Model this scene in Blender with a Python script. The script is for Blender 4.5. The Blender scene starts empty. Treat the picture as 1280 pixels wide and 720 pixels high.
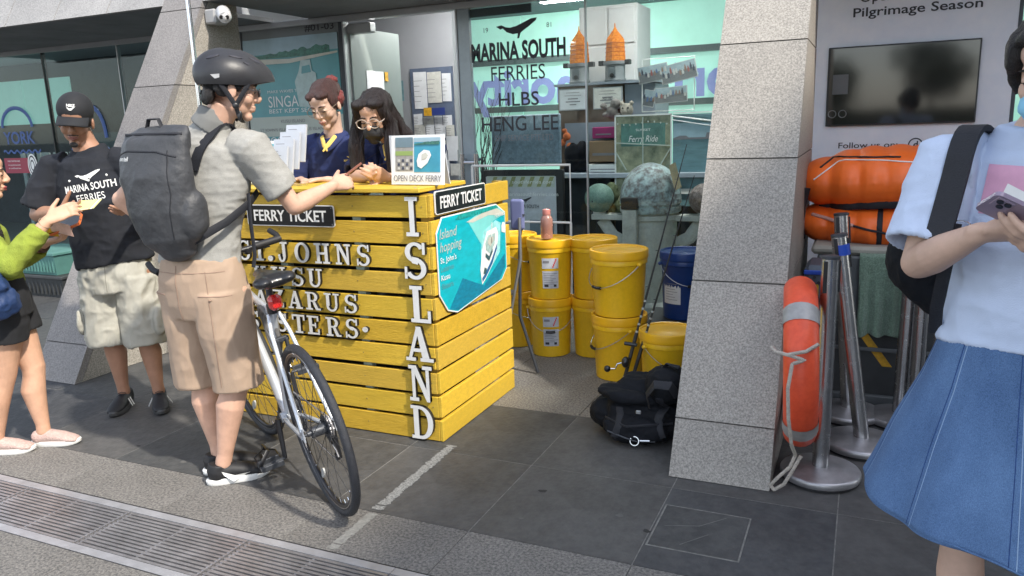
import bpy, bmesh, math, random
import numpy as np
from mathutils import Vector, Matrix, noise
R = math.radians
random.seed(7)
rng = np.random.default_rng(7)
S = bpy.context.scene
COL = S.collection

# ------------------------------------------------------------------ camera, sky, sun
def camera():
    yaw, pitch, roll = R(-24.65940504), R(11.93454376), R(-2.05197604)
    f = Vector((math.sin(yaw)*math.cos(pitch), math.cos(yaw)*math.cos(pitch), -math.sin(pitch)))
    r0 = Vector((math.cos(yaw), -math.sin(yaw), 0)); u0 = r0.cross(f)
    c, s = math.cos(roll), math.sin(roll)
    r = c*r0 + s*u0; u = -s*r0 + c*u0
    cd = bpy.data.cameras.new("camera"); co = bpy.data.objects.new("camera", cd); COL.objects.link(co)
    m = Matrix((r, u, -f)).transposed().to_4x4(); m.translation = (0, 0, 1.45)
    co.matrix_world = m
    cd.sensor_width = 36; cd.lens = 968.646/1280*36; cd.clip_start = .05; cd.clip_end = 2000
    S.camera = co
camera()
SUN_AZ, SUN_EL = R(111), R(46)
w = bpy.data.worlds.new("World"); S.world = w; w.use_nodes = True
nt = w.node_tree; bg = nt.nodes["Background"]
sky = nt.nodes.new("ShaderNodeTexSky"); sky.sky_type = 'NISHITA'; sky.sun_disc = False
sky.sun_elevation = SUN_EL; sky.sun_rotation = SUN_AZ; sky.air_density = 1.0; sky.dust_density = .9
hs = nt.nodes.new("ShaderNodeHueSaturation"); hs.inputs["Saturation"].default_value = .5; nt.links.new(sky.outputs[0], hs.inputs["Color"]); nt.links.new(hs.outputs[0], bg.inputs[0]); bg.inputs[1].default_value = 0.15
sd = bpy.data.lights.new("sun", 'SUN'); sd.energy = 2.05; sd.angle = R(2.0); sd.color = (1, .93, .82)
so = bpy.data.objects.new("sun", sd); COL.objects.link(so)
tos = Vector((math.sin(SUN_AZ)*math.cos(SUN_EL), math.cos(SUN_AZ)*math.cos(SUN_EL), math.sin(SUN_EL)))
so.rotation_euler = tos.to_track_quat('Z', 'Y').to_euler(); so.location = tos*30
S.view_settings.view_transform = 'Standard'; S.view_settings.look = 'None'; S.view_settings.gamma = 1
S.view_settings.exposure = 1.42

# ------------------------------------------------------------------ materials
MATS = {}
def mat(name, col, rough=.7, metal=0, var=0., vscale=8, bump=0., bscale=120, col2=None, spec=.5, trans=0, emit=0, alpha=1, speck=None, coat=0, stretch=(1, 1, 1), sheen=0, perobj=0):
    """procedural Principled: large mottling, optional fine speckle, optional bump"""
    if name in MATS: return MATS[name]
    m = bpy.data.materials.new(name); m.use_nodes = True; MATS[name] = m
    N = m.node_tree.nodes; L = m.node_tree.links; b = N["Principled BSDF"]
    b.inputs["Base Color"].default_value = (*col, 1); b.inputs["Roughness"].default_value = rough
    b.inputs["Metallic"].default_value = metal; b.inputs["Specular IOR Level"].default_value = spec
    if coat: b.inputs["Coat Weight"].default_value = coat
    if sheen: b.inputs["Sheen Weight"].default_value = sheen
    if trans: b.inputs["Transmission Weight"].default_value = trans
    if emit: b.inputs["Emission Color"].default_value = (*col, 1); b.inputs["Emission Strength"].default_value = emit
    tc = N.new("ShaderNodeTexCoord"); mp = N.new("ShaderNodeMapping"); mp.inputs["Scale"].default_value = stretch
    L.new(tc.outputs["Object"], mp.inputs[0]); out = None
    if var:
        n = N.new("ShaderNodeTexNoise"); n.inputs["Scale"].default_value = vscale; n.inputs["Detail"].default_value = 6; n.inputs["Roughness"].default_value = .65
        L.new(mp.outputs[0], n.inputs[0])
        r = N.new("ShaderNodeMapRange"); r.inputs[1].default_value = .3; r.inputs[2].default_value = .7
        L.new(n.outputs[0], r.inputs[0])
        mx = N.new("ShaderNodeMix"); mx.data_type = 'RGBA'
        a = tuple(c*(1-var) for c in col); c2 = col2 or tuple(min(1, c*(1+var)) for c in col)
        mx.inputs[6].default_value = (*a, 1); mx.inputs[7].default_value = (*c2, 1)
        L.new(r.outputs[0], mx.inputs[0]); out = mx.outputs[2]
        rr = N.new("ShaderNodeMapRange"); rr.inputs[3].default_value = max(0, rough-.08); rr.inputs[4].default_value = min(1, rough+.1)
        L.new(n.outputs[0], rr.inputs[0]); L.new(rr.outputs[0], b.inputs["Roughness"])
    if speck:
        sc, dark, light, amt = speck
        n2 = N.new("ShaderNodeTexNoise"); n2.inputs["Scale"].default_value = sc; n2.inputs["Detail"].default_value = 2; n2.inputs["Roughness"].default_value = .8
        L.new(mp.outputs[0], n2.inputs[0])
        cr = N.new("ShaderNodeValToRGB"); e = cr.color_ramp.elements
        e[0].position = .36; e[0].color = (*dark, 1); e[1].position = .64; e[1].color = (*light, 1)
        L.new(n2.outputs[0], cr.inputs[0])
        m2 = N.new("ShaderNodeMix"); m2.data_type = 'RGBA'; m2.inputs[0].default_value = amt
        if out: L.new(out, m2.inputs[6])
        else: m2.inputs[6].default_value = (*col, 1)
        L.new(cr.outputs[0], m2.inputs[7]); out = m2.outputs[2]
    if perobj:
        oi = N.new("ShaderNodeObjectInfo"); mr = N.new("ShaderNodeMapRange"); mr.inputs[3].default_value = 1-perobj; mr.inputs[4].default_value = 1+perobj
        hv = N.new("ShaderNodeHueSaturation"); L.new(oi.outputs["Random"], mr.inputs[0]); L.new(mr.outputs[0], hv.inputs["Value"])
        if out: L.new(out, hv.inputs["Color"])
        else: hv.inputs["Color"].default_value = (*col, 1)
        out = hv.outputs[0]
    if out: L.new(out, b.inputs["Base Color"])
    if bump:
        n3 = N.new("ShaderNodeTexNoise"); n3.inputs["Scale"].default_value = bscale; n3.inputs["Detail"].default_value = 4
        L.new(mp.outputs[0], n3.inputs[0])
        bp = N.new("ShaderNodeBump"); bp.inputs["Strength"].default_value = bump; bp.inputs["Distance"].default_value = .01
        L.new(n3.outputs[0], bp.inputs["Height"]); L.new(bp.outputs[0], b.inputs["Normal"])
    return m
def glassmat(name, tint=(.92, .97, .97), refl=.10, rough=.02):
    m = bpy.data.materials.new(name); m.use_nodes = True; N = m.node_tree.nodes; L = m.node_tree.links
    N.remove(N["Principled BSDF"]); o = N["Material Output"]
    t = N.new("ShaderNodeBsdfTransparent"); t.inputs[0].default_value = (*tint, 1)
    g = N.new("ShaderNodeBsdfGlossy"); g.inputs["Roughness"].default_value = rough
    lw = N.new("ShaderNodeLayerWeight"); pw = N.new("ShaderNodeMath"); pw.operation = 'POWER'; pw.inputs[1].default_value = 4
    fr = N.new("ShaderNodeMath"); fr.operation = 'MULTIPLY'; fr.inputs[1].default_value = .6
    L.new(lw.outputs["Facing"], pw.inputs[0]); L.new(pw.outputs[0], fr.inputs[0])
    ad = N.new("ShaderNodeMath"); ad.operation = 'ADD'; ad.use_clamp = True; ad.inputs[1].default_value = refl
    mx = N.new("ShaderNodeMixShader")
    L.new(fr.outputs[0], ad.inputs[0]); L.new(ad.outputs[0], mx.inputs[0]); L.new(t.outputs[0], mx.inputs[1]); L.new(g.outputs[0], mx.inputs[2]); L.new(mx.outputs[0], o.inputs[0])
    return m
slate = [mat("slate%d" % i, c, .6, var=.30, vscale=2.6, bump=.35, bscale=45, speck=(14, (.03, .03, .032), (.11, .108, .105), .28)) for i, c in enumerate([(.052, .054, .058), (.065, .066, .068), (.043, .045, .05), (.078, .076, .074), (.057, .059, .06)])]
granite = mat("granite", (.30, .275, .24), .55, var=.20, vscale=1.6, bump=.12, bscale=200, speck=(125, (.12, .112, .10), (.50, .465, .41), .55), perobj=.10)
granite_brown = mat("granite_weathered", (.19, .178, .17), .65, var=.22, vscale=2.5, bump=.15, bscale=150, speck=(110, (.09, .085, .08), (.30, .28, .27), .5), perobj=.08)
granite_floor = mat("granite_floor", (.14, .132, .122), .6, var=.25, vscale=3, bump=.2, bscale=200, speck=(95, (.04, .04, .04), (.36, .34, .30), .6))
granite_worn = mat("granite_worn", (.125, .118, .11), .68, var=.35, vscale=5, bump=.3, bscale=180, speck=(95, (.045, .045, .046), (.32, .30, .27), .55), perobj=.06)
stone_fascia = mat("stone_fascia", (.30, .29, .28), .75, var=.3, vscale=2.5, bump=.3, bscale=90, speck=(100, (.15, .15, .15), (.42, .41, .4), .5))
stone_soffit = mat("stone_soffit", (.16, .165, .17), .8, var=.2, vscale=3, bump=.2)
grout = mat("grout", (.16, .155, .145), .9, var=.3, vscale=20)
grout_light = mat("grout_light", (.2, .195, .18), .9, var=.4, vscale=25)
steel = mat("steel", (.52, .52, .53), .24, 1, var=.08, vscale=30)
steel_floor = mat("steel_floor", (.42, .41, .42), .36, .75, var=.25, vscale=9, bump=.1, bscale=300)
alu = mat("alu", (.42, .43, .44), .42, .8, var=.06)
alu_grey = mat("alu_grey", (.3, .31, .32), .5, .4, var=.06)
alu_dark = mat("alu_dark", (.06, .065, .075), .45, .4, var=.1)
yellow = mat("yellow_paint", (.64, .415, .035), .52, var=.13, vscale=5, bump=.25, bscale=30, stretch=(1, 6, 14), speck=(22, (.46, .30, .02), (.76, .55, .08), .28))
yellows = [yellow]+[mat("yellow_paint_%d" % i, c, .5+.04*i, var=.16, vscale=4+i, bump=.3, bscale=26+6*i, stretch=(1, 6, 12+i), speck=(18+4*i, (c[0]*.62, c[1]*.55, .015), (min(1, c[0]*1.18), c[1]*1.2, .07), .26), perobj=.05) for i, c in enumerate([(.60, .38, .03), (.67, .44, .04), (.62, .405, .05)])]
yellow_in = mat("yellow_inner", (.4, .25, .03), .6, var=.2)
pallet_blue = mat("pallet_mint", (.35, .45, .4), .7, var=.3)
letter_white = mat("letter_white", (.74, .74, .72), .45, var=.04, vscale=20)
black_paint = mat("black_paint", (.012, .012, .013), .45, var=.3, vscale=20)
white_paint = mat("white_paint", (.75, .75, .74), .45, var=.04)
white_print = mat("white_print", (.78, .78, .76), .55)
sign_black = mat("sign_black", (.008, .008, .01), .3, var=.2)
bucket_yellow = mat("bucket_yellow", (.74, .45, .012), .38, var=.09, vscale=6, bump=.06, bscale=40, speck=(55, (.5, .27, .01), (.8, .46, .02), .18))
bucket_lid = mat("bucket_lid", (.76, .41, .012), .36, var=.09, vscale=7)
bucket_blue = mat("bucket_blue", (.006, .035, .16), .32, var=.15)
label_grey = mat("label_grey", (.46, .48, .52), .4, var=.12, vscale=25)
label_white = mat("label_white", (.6, .6, .6), .45, var=.1)
ink = mat("ink", (.03, .03, .04), .6)
ink_grey = mat("ink_grey", (.2, .2, .22), .6)
ink_red = mat("ink_red", (.55, .03, .03), .5)
paper = mat("paper", (.72, .74, .77), .7, var=.07, vscale=15)
paper2 = mat("paper_warm", (.6, .6, .56), .7, var=.12, vscale=30)
rubber = mat("rubber", (.018, .018, .02), .6, var=.3, vscale=40)
tyre_m = mat("tyre", (.022, .024, .03), .55, var=.3, vscale=60, bump=.4, bscale=300)
bike_white = mat("bike_white", (.55, .58, .62), .22, .35, var=.08, coat=.6)
chrome = mat("chrome", (.6, .6, .62), .18, 1)
plastic_black = mat("plastic_black", (.012, .012, .014), .35, var=.2, coat=.2)
red_light = mat("red_reflector", (.55, .01, .015), .12, var=.35, vscale=150, coat=1, speck=(160, (.3, 0, 0), (.95, .08, .06), .5))
orange_pvc = mat("orange_pvc", (.85, .15, .018), .42, var=.1, vscale=5, bump=.15, bscale=25)
orange_ring = mat("orange_ring", (.78, .085, .03), .42, var=.1, vscale=6, speck=(35, (.5, .05, .02), (.85, .14, .05), .2))
tape_refl = mat("tape_silver", (.36, .35, .34), .4, .2, var=.15, vscale=30)
rope_m = mat("rope", (.42, .38, .33), .85, var=.25, vscale=60)
nylon_black = mat("nylon_black", (.006, .007, .010), .8, var=.35, vscale=9, bump=.3, bscale=60, spec=.25)
strap_black = mat("strap_black", (.012, .013, .018), .7, var=.2, vscale=30, bump=.3, bscale=300)
towel_m = mat("towel", (.16, .25, .18), .95, var=.3, vscale=25, bump=1, bscale=180, speck=(120, (.09, .15, .11), (.28, .4, .3), .5), sheen=.3)
box_grey = mat("case_grey", (.1, .11, .115), .55, var=.2, vscale=8, bump=.15)
box_dark = mat("case_dark", (.035, .038, .04), .6, var=.3, vscale=6)
tape_yellow = mat("tape_yellow", (.6, .33, .02), .5, var=.3, vscale=30)
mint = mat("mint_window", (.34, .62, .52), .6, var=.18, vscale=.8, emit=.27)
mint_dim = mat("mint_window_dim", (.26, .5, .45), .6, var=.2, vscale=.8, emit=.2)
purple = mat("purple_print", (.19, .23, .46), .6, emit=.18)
bar_dark = mat("mullion_dark", (.08, .12, .12), .5)
teal_dark = mat("interior_teal", (.022, .045, .055), .5, var=.4, vscale=1.2)
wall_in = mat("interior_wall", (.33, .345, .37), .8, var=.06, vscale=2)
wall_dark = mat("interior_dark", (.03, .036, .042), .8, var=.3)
floor_in = mat("interior_floor", (.12, .13, .13), .5, var=.2)
lamp_m = mat("ceiling_lamp", (1, .98, .94), .5, emit=34)
cab_brown = mat("cabinet_brown", (.12, .08, .055), .6, var=.2, vscale=5, stretch=(1, 1, .2))
cab_grey = mat("cabinet_grey", (.24, .28, .33), .5, var=.1)
locker_m = mat("locker_white", (.62, .62, .62), .5, var=.05)
amber = mat("amber_lens", (.62, .15, .004), .1, var=.3, vscale=20, coat=1, speck=(70, (.3, .06, .002), (.95, .36, .03), .5), emit=.0)
beacon_grey = mat("beacon_grey", (.16, .18, .19), .5, var=.15)
bronze = mat("aged_bronze", (.23, .22, .21), .6, .1, var=.35, vscale=7, bump=.3, bscale=30, speck=(17, (.09, .085, .09), (.42, .55, .56), .75))
verdigris = mat("verdigris", (.14, .24, .2), .6, .1, var=.3, vscale=14, bump=.2, bscale=80, speck=(60, (.1, .16, .13), (.22, .36, .3), .4))
binn_white = mat("binnacle_cream", (.42, .43, .4), .6, var=.22, vscale=7, bump=.2, speck=(30, (.25, .25, .23), (.5, .5, .46), .3))
binn_rust = mat("ball_rust", (.13, .1, .09), .6, .1, var=.4, vscale=14, speck=(40, (.07, .05, .05), (.35, .3, .28), .5))
sea = mat("print_sea", (.03, .36, .42), .4, var=.25, vscale=9, stretch=(1, 1, 3))
sea_dull = mat("print_sea_dull", (.1, .33, .36), .35, var=.12, vscale=4)
sea_cyan = mat("print_cyan", (.0, .42, .5), .35, var=.16, vscale=12, stretch=(1, 1, 3))
sky_print = mat("print_sky", (.32, .45, .52), .4, var=.1)
sand_print = mat("print_sand", (.55, .55, .48), .4, var=.1)
tree_print = mat("print_trees", (.05, .18, .14), .4, var=.5, vscale=40)
cream_print = mat("print_cream", (.45, .5, .45), .4, var=.04)
photo_mix = mat("print_photo", (.07, .09, .12), .35, var=.5, vscale=26, col2=(.42, .45, .5), speck=(16, (.04, .07, .13), (.62, .62, .58), .45), stretch=(1, 1, .7))
photo_green = mat("print_photo_green", (.2, .27, .17), .35, var=.6, vscale=9, col2=(.45, .45, .3))
photo_sea = mat("print_photo_sea", (.13, .25, .28), .35, var=.25, vscale=5, stretch=(1, 1, 5))
screen_m = mat("screen_glass", (.012, .013, .014), .06, spec=.9)
poster_blue = mat("poster_cloud", (.66, .70, .82), .35, var=.06, vscale=1.6, col2=(.86, .85, .88))
cloth_teal = mat("bin_teal", (.08, .2, .18), .6, var=.15)
pink_plastic = mat("pink_plastic", (.62, .25, .22), .3, coat=.4)
clear_plastic = glassmat("clear_plastic", (.85, .82, .8), .08, .1)
glass_m = glassmat("shop_glass", (.94, .985, .98), .015)
glass_dark = glassmat("office_glass", (.80, .90, .90), .02)
acrylic = glassmat("acrylic", (.93, .95, .96), .06, .05)
skinL = mat("skin_light", (.58, .35, .25), .55, var=.14, vscale=13, bump=.05, bscale=300)
skinM = mat("skin_tan", (.36, .19, .12), .55, var=.14, vscale=13, bump=.05, bscale=300)
skinW = mat("skin_warm", (.56, .33, .22), .55, var=.14, vscale=13, bump=.05, bscale=300)
skinP = mat("skin_pale", (.56, .37, .28), .55, var=.13, vscale=13, bump=.05, bscale=300)
lip_m = mat("lips", (.42, .19, .15), .55)
lens_m = glassmat("spectacle_lens", (.9, .92, .93), .0, .05)
hair_m = mat("hair_black", (.012, .010, .010), .42, var=.4, vscale=30, bump=.8, bscale=90, stretch=(6, 6, 1))
hair_brown = mat("hair_dark_brown", (.03, .016, .014), .42, var=.4, vscale=30, bump=.8, bscale=90, stretch=(6, 6, 1), col2=(.09, .035, .028))
hair_red = mat("hair_red", (.16, .03, .03), .45, var=.4, vscale=25, bump=.8, bscale=90, stretch=(6, 6, 1), col2=(.3, .06, .05))
eye_w = mat("eye_white", (.6, .58, .55), .3); eye_d = mat("eye_dark", (.02, .012, .01), .2)
heather = mat("shirt_heather", (.34, .335, .31), .9, var=.12, vscale=60, bump=.35, bscale=500, stretch=(1, 1, 5), speck=(300, (.2, .2, .19), (.48, .47, .44), .35))
khaki = mat("shorts_khaki", (.40, .29, .21), .85, var=.07, vscale=9, bump=.3, bscale=600)
black_cotton = mat("black_cotton", (.008, .01, .016), .85, var=.3, vscale=10, bump=.2, bscale=400)
cargo = mat("shorts_cargo", (.4, .39, .34), .88, var=.12, vscale=10, bump=.3, bscale=500)
navy = mat("navy_polo", (.008, .018, .085), .75, var=.25, vscale=10, bump=.2, bscale=400)
collar_y = mat("collar_yellow", (.7, .5, .12), .8)
lime = mat("lime_knit", (.25, .31, .04), .9, var=.12, vscale=30, bump=.5, bscale=300, stretch=(1, 1, .4))
black_shorts = mat("black_shorts", (.014, .015, .018), .85, var=.3, vscale=20)
navy_bag = mat("navy_bag", (.012, .035, .11), .6, var=.3, vscale=8, bump=.4, bscale=30)
pale_tee = mat("pale_blue_tee", (.52, .6, .76), .88, var=.04, vscale=10, bump=.2, bscale=400)
denim = mat("denim", (.045, .105, .235), .85, var=.35, vscale=4.5, bump=.45, bscale=500, col2=(.14, .245, .42), speck=(420, (.02, .07, .2), (.16, .3, .6), .4), stretch=(1.6, 1.6, .7))
denim_dark = mat("denim_seam", (.02, .06, .2), .85, var=.4, vscale=60)
pack_m = mat("backpack_grey", (.045, .047, .052), .55, var=.2, vscale=8, bump=.45, bscale=35)
helmet_m = mat("helmet_black", (.026, .026, .029), .42, var=.15, vscale=20, bump=.08, bscale=200)
shoe_black = mat("shoe_black", (.012, .012, .014), .6, var=.2)
shoe_white = mat("shoe_white", (.7, .7, .68), .5, var=.05)
shoe_pink = mat("shoe_pink_knit", (.5, .36, .32), .85, var=.15, vscale=60, bump=.6, bscale=200)
mask_black = mat("mask_black", (.015, .015, .017), .6); mask_blue = mat("mask_blue", (.25, .55, .75), .8, var=.05)
leaf_m = [mat("leaf%d" % i, c, .7) for i, c in enumerate([(.05, .09, .03), (.08, .13, .04), (.035, .06, .025)])]
bark = mat("bark", (.1, .08, .06), .9, var=.3)
print_pink = mat("print_pink", (.62, .32, .45), .6, var=.15, vscale=12)
phone_m = mat("phone_metal", (.30, .24, .32), .3, .15, var=.1)
orange_case = mat("orange_case", (.62, .14, .03), .4)
gold_wire = mat("gold_wire", (.34, .27, .2), .4, .6)
hairpart = mat("hair_strand", (.02, .012, .011), .35)

# ------------------------------------------------------------------ object helpers
def wloc(o):
    v = Vector((0, 0, 0))
    while o: v += o.location; o = o.parent
    return v
def tag(o, label=None, cat=None, group=None, kind=None):
    if label: o['label'] = label
    if cat: o['category'] = cat
    if group: o['group'] = group
    if kind: o['kind'] = kind
    return o
def thing(name, label, cat, loc=(0, 0, 0), rot=(0, 0, 0), group=None):
    o = bpy.data.objects.new(name, None); COL.objects.link(o); o.empty_display_size = .1
    o.location = loc; o.rotation_euler = rot; return tag(o, label, cat, group)
def structure(name, loc=(0, 0, 0)):
    o = bpy.data.objects.new(name, None); COL.objects.link(o); o.location = loc; o['kind'] = 'structure'; return o
def mesh(name, V, F, mats, parent=None, smooth=False, fm=None, local=False):
    """V are world coordinates unless local (then in the parent's frame)."""
    V = np.asarray(V, float).reshape(-1, 3)
    if parent is not None and not local: V = V-np.array(wloc(parent))
    org = None
    if parent is None:
        org = np.array([(V[:, 0].min()+V[:, 0].max())/2, (V[:, 1].min()+V[:, 1].max())/2, V[:, 2].min()]); V = V-org
    me = bpy.data.meshes.new(name); me.from_pydata([tuple(v) for v in V], [], [tuple(f) for f in F])
    mats = mats if isinstance(mats, (list, tuple)) else [mats]
    for m in mats: me.materials.append(m)
    if fm is not None: me.polygons.foreach_set('material_index', list(fm))
    if smooth: me.polygons.foreach_set('use_smooth', [True]*len(me.polygons))
    o = bpy.data.objects.new(name, me); COL.objects.link(o)
    if org is not None: o.location = org
    if parent is not None: o.parent = parent
    return o
def frame(fwd, up=(0, 0, 1)):
    """matrix with columns right, forward, up"""
    f = Vector(fwd).normalized(); u = Vector(up); r = f.cross(u).normalized(); u = r.cross(f)
    return Matrix((r, f, u)).transposed()
class MB:
    def __init__(s, M=None): s.v = []; s.f = []; s.m = []; s.M = M
    def add(s, V, F, mi=0):
        n = len(s.v)
        for p in V: s.v.append(tuple((s.M @ Vector(p))) if s.M else tuple(p))
        for q in F: s.f.append(tuple(i+n for i in q)); s.m.append(mi)
        return s
    def box(s, x0, x1, y0, y1, z0, z1, mi=0):
        V = [(x, y, z) for z in (z0, z1) for x, y in ((x0, y0), (x1, y0), (x1, y1), (x0, y1))]
        return s.add(V, [(0, 3, 2, 1), (4, 5, 6, 7), (0, 1, 5, 4), (1, 2, 6, 5), (2, 3, 7, 6), (3, 0, 4, 7)], mi)
    def bbox(s, x0, x1, y0, y1, z0, z1, b=.004, mi=0):
        """box with bevelled edges (chamfer b)"""
        bm = bmesh.new(); bmesh.ops.create_cube(bm, size=1)
        for v in bm.verts: v.co = Vector(((x0+x1)/2+v.co.x*(x1-x0), (y0+y1)/2+v.co.y*(y1-y0), (z0+z1)/2+v.co.z*(z1-z0)))
        bmesh.ops.bevel(bm, geom=list(bm.edges), offset=b, segments=1, affect='EDGES')
        bm.verts.index_update(); V = [v.co.copy() for v in bm.verts]; F = [[v.index for v in f.verts] for f in bm.faces]; bm.free()
        return s.add(V, F, mi)
    def prism(s, poly, fn, d0, d1, mi=0, side=None):
        """poly 2D counter-clockwise; fn(x,y,d)->3D"""
        n = len(poly); V = [fn(x, y, d0) for x, y in poly]+[fn(x, y, d1) for x, y in poly]
        s.add(V, [tuple(range(n))], mi); b = len(s.v)-2*n
        s.f.append(tuple(b+n+i for i in reversed(range(n)))); s.m.append(mi if side is None else side)
        for i in range(n): s.f.append((b+i, b+n+i, b+n+(i+1) % n, b+(i+1) % n)); s.m.append(mi if side is None else side)
        return s
    def hexa(s, P8, mi=0): return s.add(P8, [(0, 3, 2, 1), (4, 5, 6, 7), (0, 1, 5, 4), (1, 2, 6, 5), (2, 3, 7, 6), (3, 0, 4, 7)], mi)
    def tube(s, pts, r, n=10, ref=None, caps=True, mi=0, round_caps=False):
        """tube along pts; r scalar / per-point scalar / per-point (a,b); a along ref"""
        pts = [Vector(p) for p in pts]; k = len(pts)
        if not isinstance(r, (list, tuple)): r = [r]*k
        rr = [(x, x) if not isinstance(x, (list, tuple)) else x for x in r]
        if round_caps:
            t0 = (pts[0]-pts[1]).normalized(); t1 = (pts[-1]-pts[-2]).normalized()
            a0 = min(rr[0]); a1 = min(rr[-1]); p0 = pts[0]; p1 = pts[-1]; q0 = rr[0]; q1 = rr[-1]
            pre = [(p0+t0*a0*h, (q0[0]*g, q0[1]*g)) for h, g in ((1, .12), (.87, .5), (.5, .87))]
            post = [(p1+t1*a1*h, (q1[0]*g, q1[1]*g)) for h, g in ((.5, .87), (.87, .5), (1, .12))]
            pts = [x[0] for x in pre]+pts+[x[0] for x in post]; rr = [x[1] for x in pre]+rr+[x[1] for x in post]; k = len(pts)
        V = []; F = []; a = None
        for i, p in enumerate(pts):
            t = (pts[min(i+1, k-1)]-pts[max(i-1, 0)]).normalized()
            if ref is not None: a = Vector(ref)-t*t.dot(Vector(ref))
            elif a is None: a = t.orthogonal()
            else: a = a-t*t.dot(a)
            if a.length < 1e-5: a = t.orthogonal()
            a.normalize(); b = t.cross(a)
            for j in range(n):
                c = 2*math.pi*j/n; V.append(p+a*(rr[i][0]*math.cos(c))+b*(rr[i][1]*math.sin(c)))
        for i in range(k-1):
            for j in range(n): F.append((i*n+j, i*n+(j+1) % n, (i+1)*n+(j+1) % n, (i+1)*n+j))
        if caps: F.append(tuple(reversed(range(n)))); F.append(tuple((k-1)*n+j for j in range(n)))
        return s.add(V, F, mi)
    def ell(s, c, r, rot=None, n=16, k=10, mi=0):
        V = []; F = []; c = Vector(c); rot = rot or Matrix.Identity(3)
        for i in range(1, k):
            th = math.pi*i/k
            for j in range(n):
                ph = 2*math.pi*j/n; V.append(c+rot @ Vector((r[0]*math.sin(th)*math.cos(ph), r[1]*math.sin(th)*math.sin(ph), r[2]*math.cos(th))))
        T = len(V); V.append(c+rot @ Vector((0, 0, r[2]))); V.append(c+rot @ Vector((0, 0, -r[2])))
        for i in range(k-2):
            for j in range(n): F.append((i*n+j, (i+1)*n+j, (i+1)*n+(j+1) % n, i*n+(j+1) % n))
        for j in range(n): F.append((T, j, (j+1) % n)); F.append((T+1, (k-2)*n+(j+1) % n, (k-2)*n+j))
        return s.add(V, F, mi)
    def lathe(s, prof, c=(0, 0, 0), n=28, mi=0, arc=None):
        """prof list of (r,z)"""
        V = []; F = []; k = len(prof)
        for r_, z in prof:
            for j in range(n):
                a = 2*math.pi*j/n; V.append((c[0]+r_*math.cos(a), c[1]+r_*math.sin(a), c[2]+z))
        for i in range(k-1):
            for j in range(n): F.append((i*n+j, i*n+(j+1) % n, (i+1)*n+(j+1) % n, (i+1)*n+j))
        F.append(tuple(reversed(range(n)))); F.append(tuple((k-1)*n+j for j in range(n)))
        return s.add(V, F, mi)
    def torus(s, c, R_, r_, M3=None, n=48, k=10, mi=0, sq=1., a0=0, a1=2*math.pi):
        V = []; F = []; c = Vector(c); M3 = M3 or Matrix.Identity(3); full = abs(a1-a0-2*math.pi) < 1e-6
        N_ = n if full else n+1
        for i in range(N_):
            a = a0+(a1-a0)*i/n
            for j in range(k):
                b = 2*math.pi*j/k; q = R_+r_*math.cos(b)
                V.append(c+M3 @ Vector((q*math.cos(a), q*math.sin(a), r_*sq*math.sin(b))))
        for i in range(n):
            i2 = (i+1) % N_
            for j in range(k): F.append((i*k+j, i2*k+j, i2*k+(j+1) % k, i*k+(j+1) % k))
        return s.add(V, F, mi)
    def build(s, name, mats, parent=None, smooth=False, local=False):
        o = mesh(name, s.v, s.f, mats, parent, smooth, s.m, local)
        if smooth: autosmooth(o.data)
        return o
def autosmooth(me, ang=38):
    bm = bmesh.new(); bm.from_mesh(me); bm.normal_update()
    for e in bm.edges:
        if len(e.link_faces) == 2 and e.calc_face_angle(0) > R(ang): e.smooth = False
    bm.to_mesh(me); bm.free()
def vnoise(P, seed=0):
    """value noise, vectorised, in [-1,1]"""
    P = P+seed*17.31; i = np.floor(P).astype(np.int64); f = P-i; f = f*f*(3-2*f); out = 0
    def h(a, b, c):
        n = (a*374761393+b*668265263+c*2147483647+seed*1274126177) & 0xffffffff
        n = ((n ^ (n >> 13))*1274126177) & 0xffffffff
        return ((n ^ (n >> 16)) & 0xffff)/32767.5-1
    for dx in (0, 1):
        for dy in (0, 1):
            for dz in (0, 1):
                wt = (f[:, 0] if dx else 1-f[:, 0])*(f[:, 1] if dy else 1-f[:, 1])*(f[:, 2] if dz else 1-f[:, 2])
                out = out+wt*h(i[:, 0]+dx, i[:, 1]+dy, i[:, 2]+dz)
    return out
def folds(amp=.004, sc=(9, 9, 9), seed=1, fine=.35, ridge=True):
    sc = np.array(sc, float)
    def fn(P, N):
        wv = np.stack([vnoise(P*5, seed+3), vnoise(P*5+9, seed+4), vnoise(P*5+21, seed+5)], 1)*.35
        a = vnoise(P*sc+wv, seed); b = vnoise(P*sc*2.3+wv*2+5, seed+1)
        if ridge: a = 1-2*np.abs(a)**.8; b = 1-2*np.abs(b)
        return amp*(a*.75+b*fine)
    return fn
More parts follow.
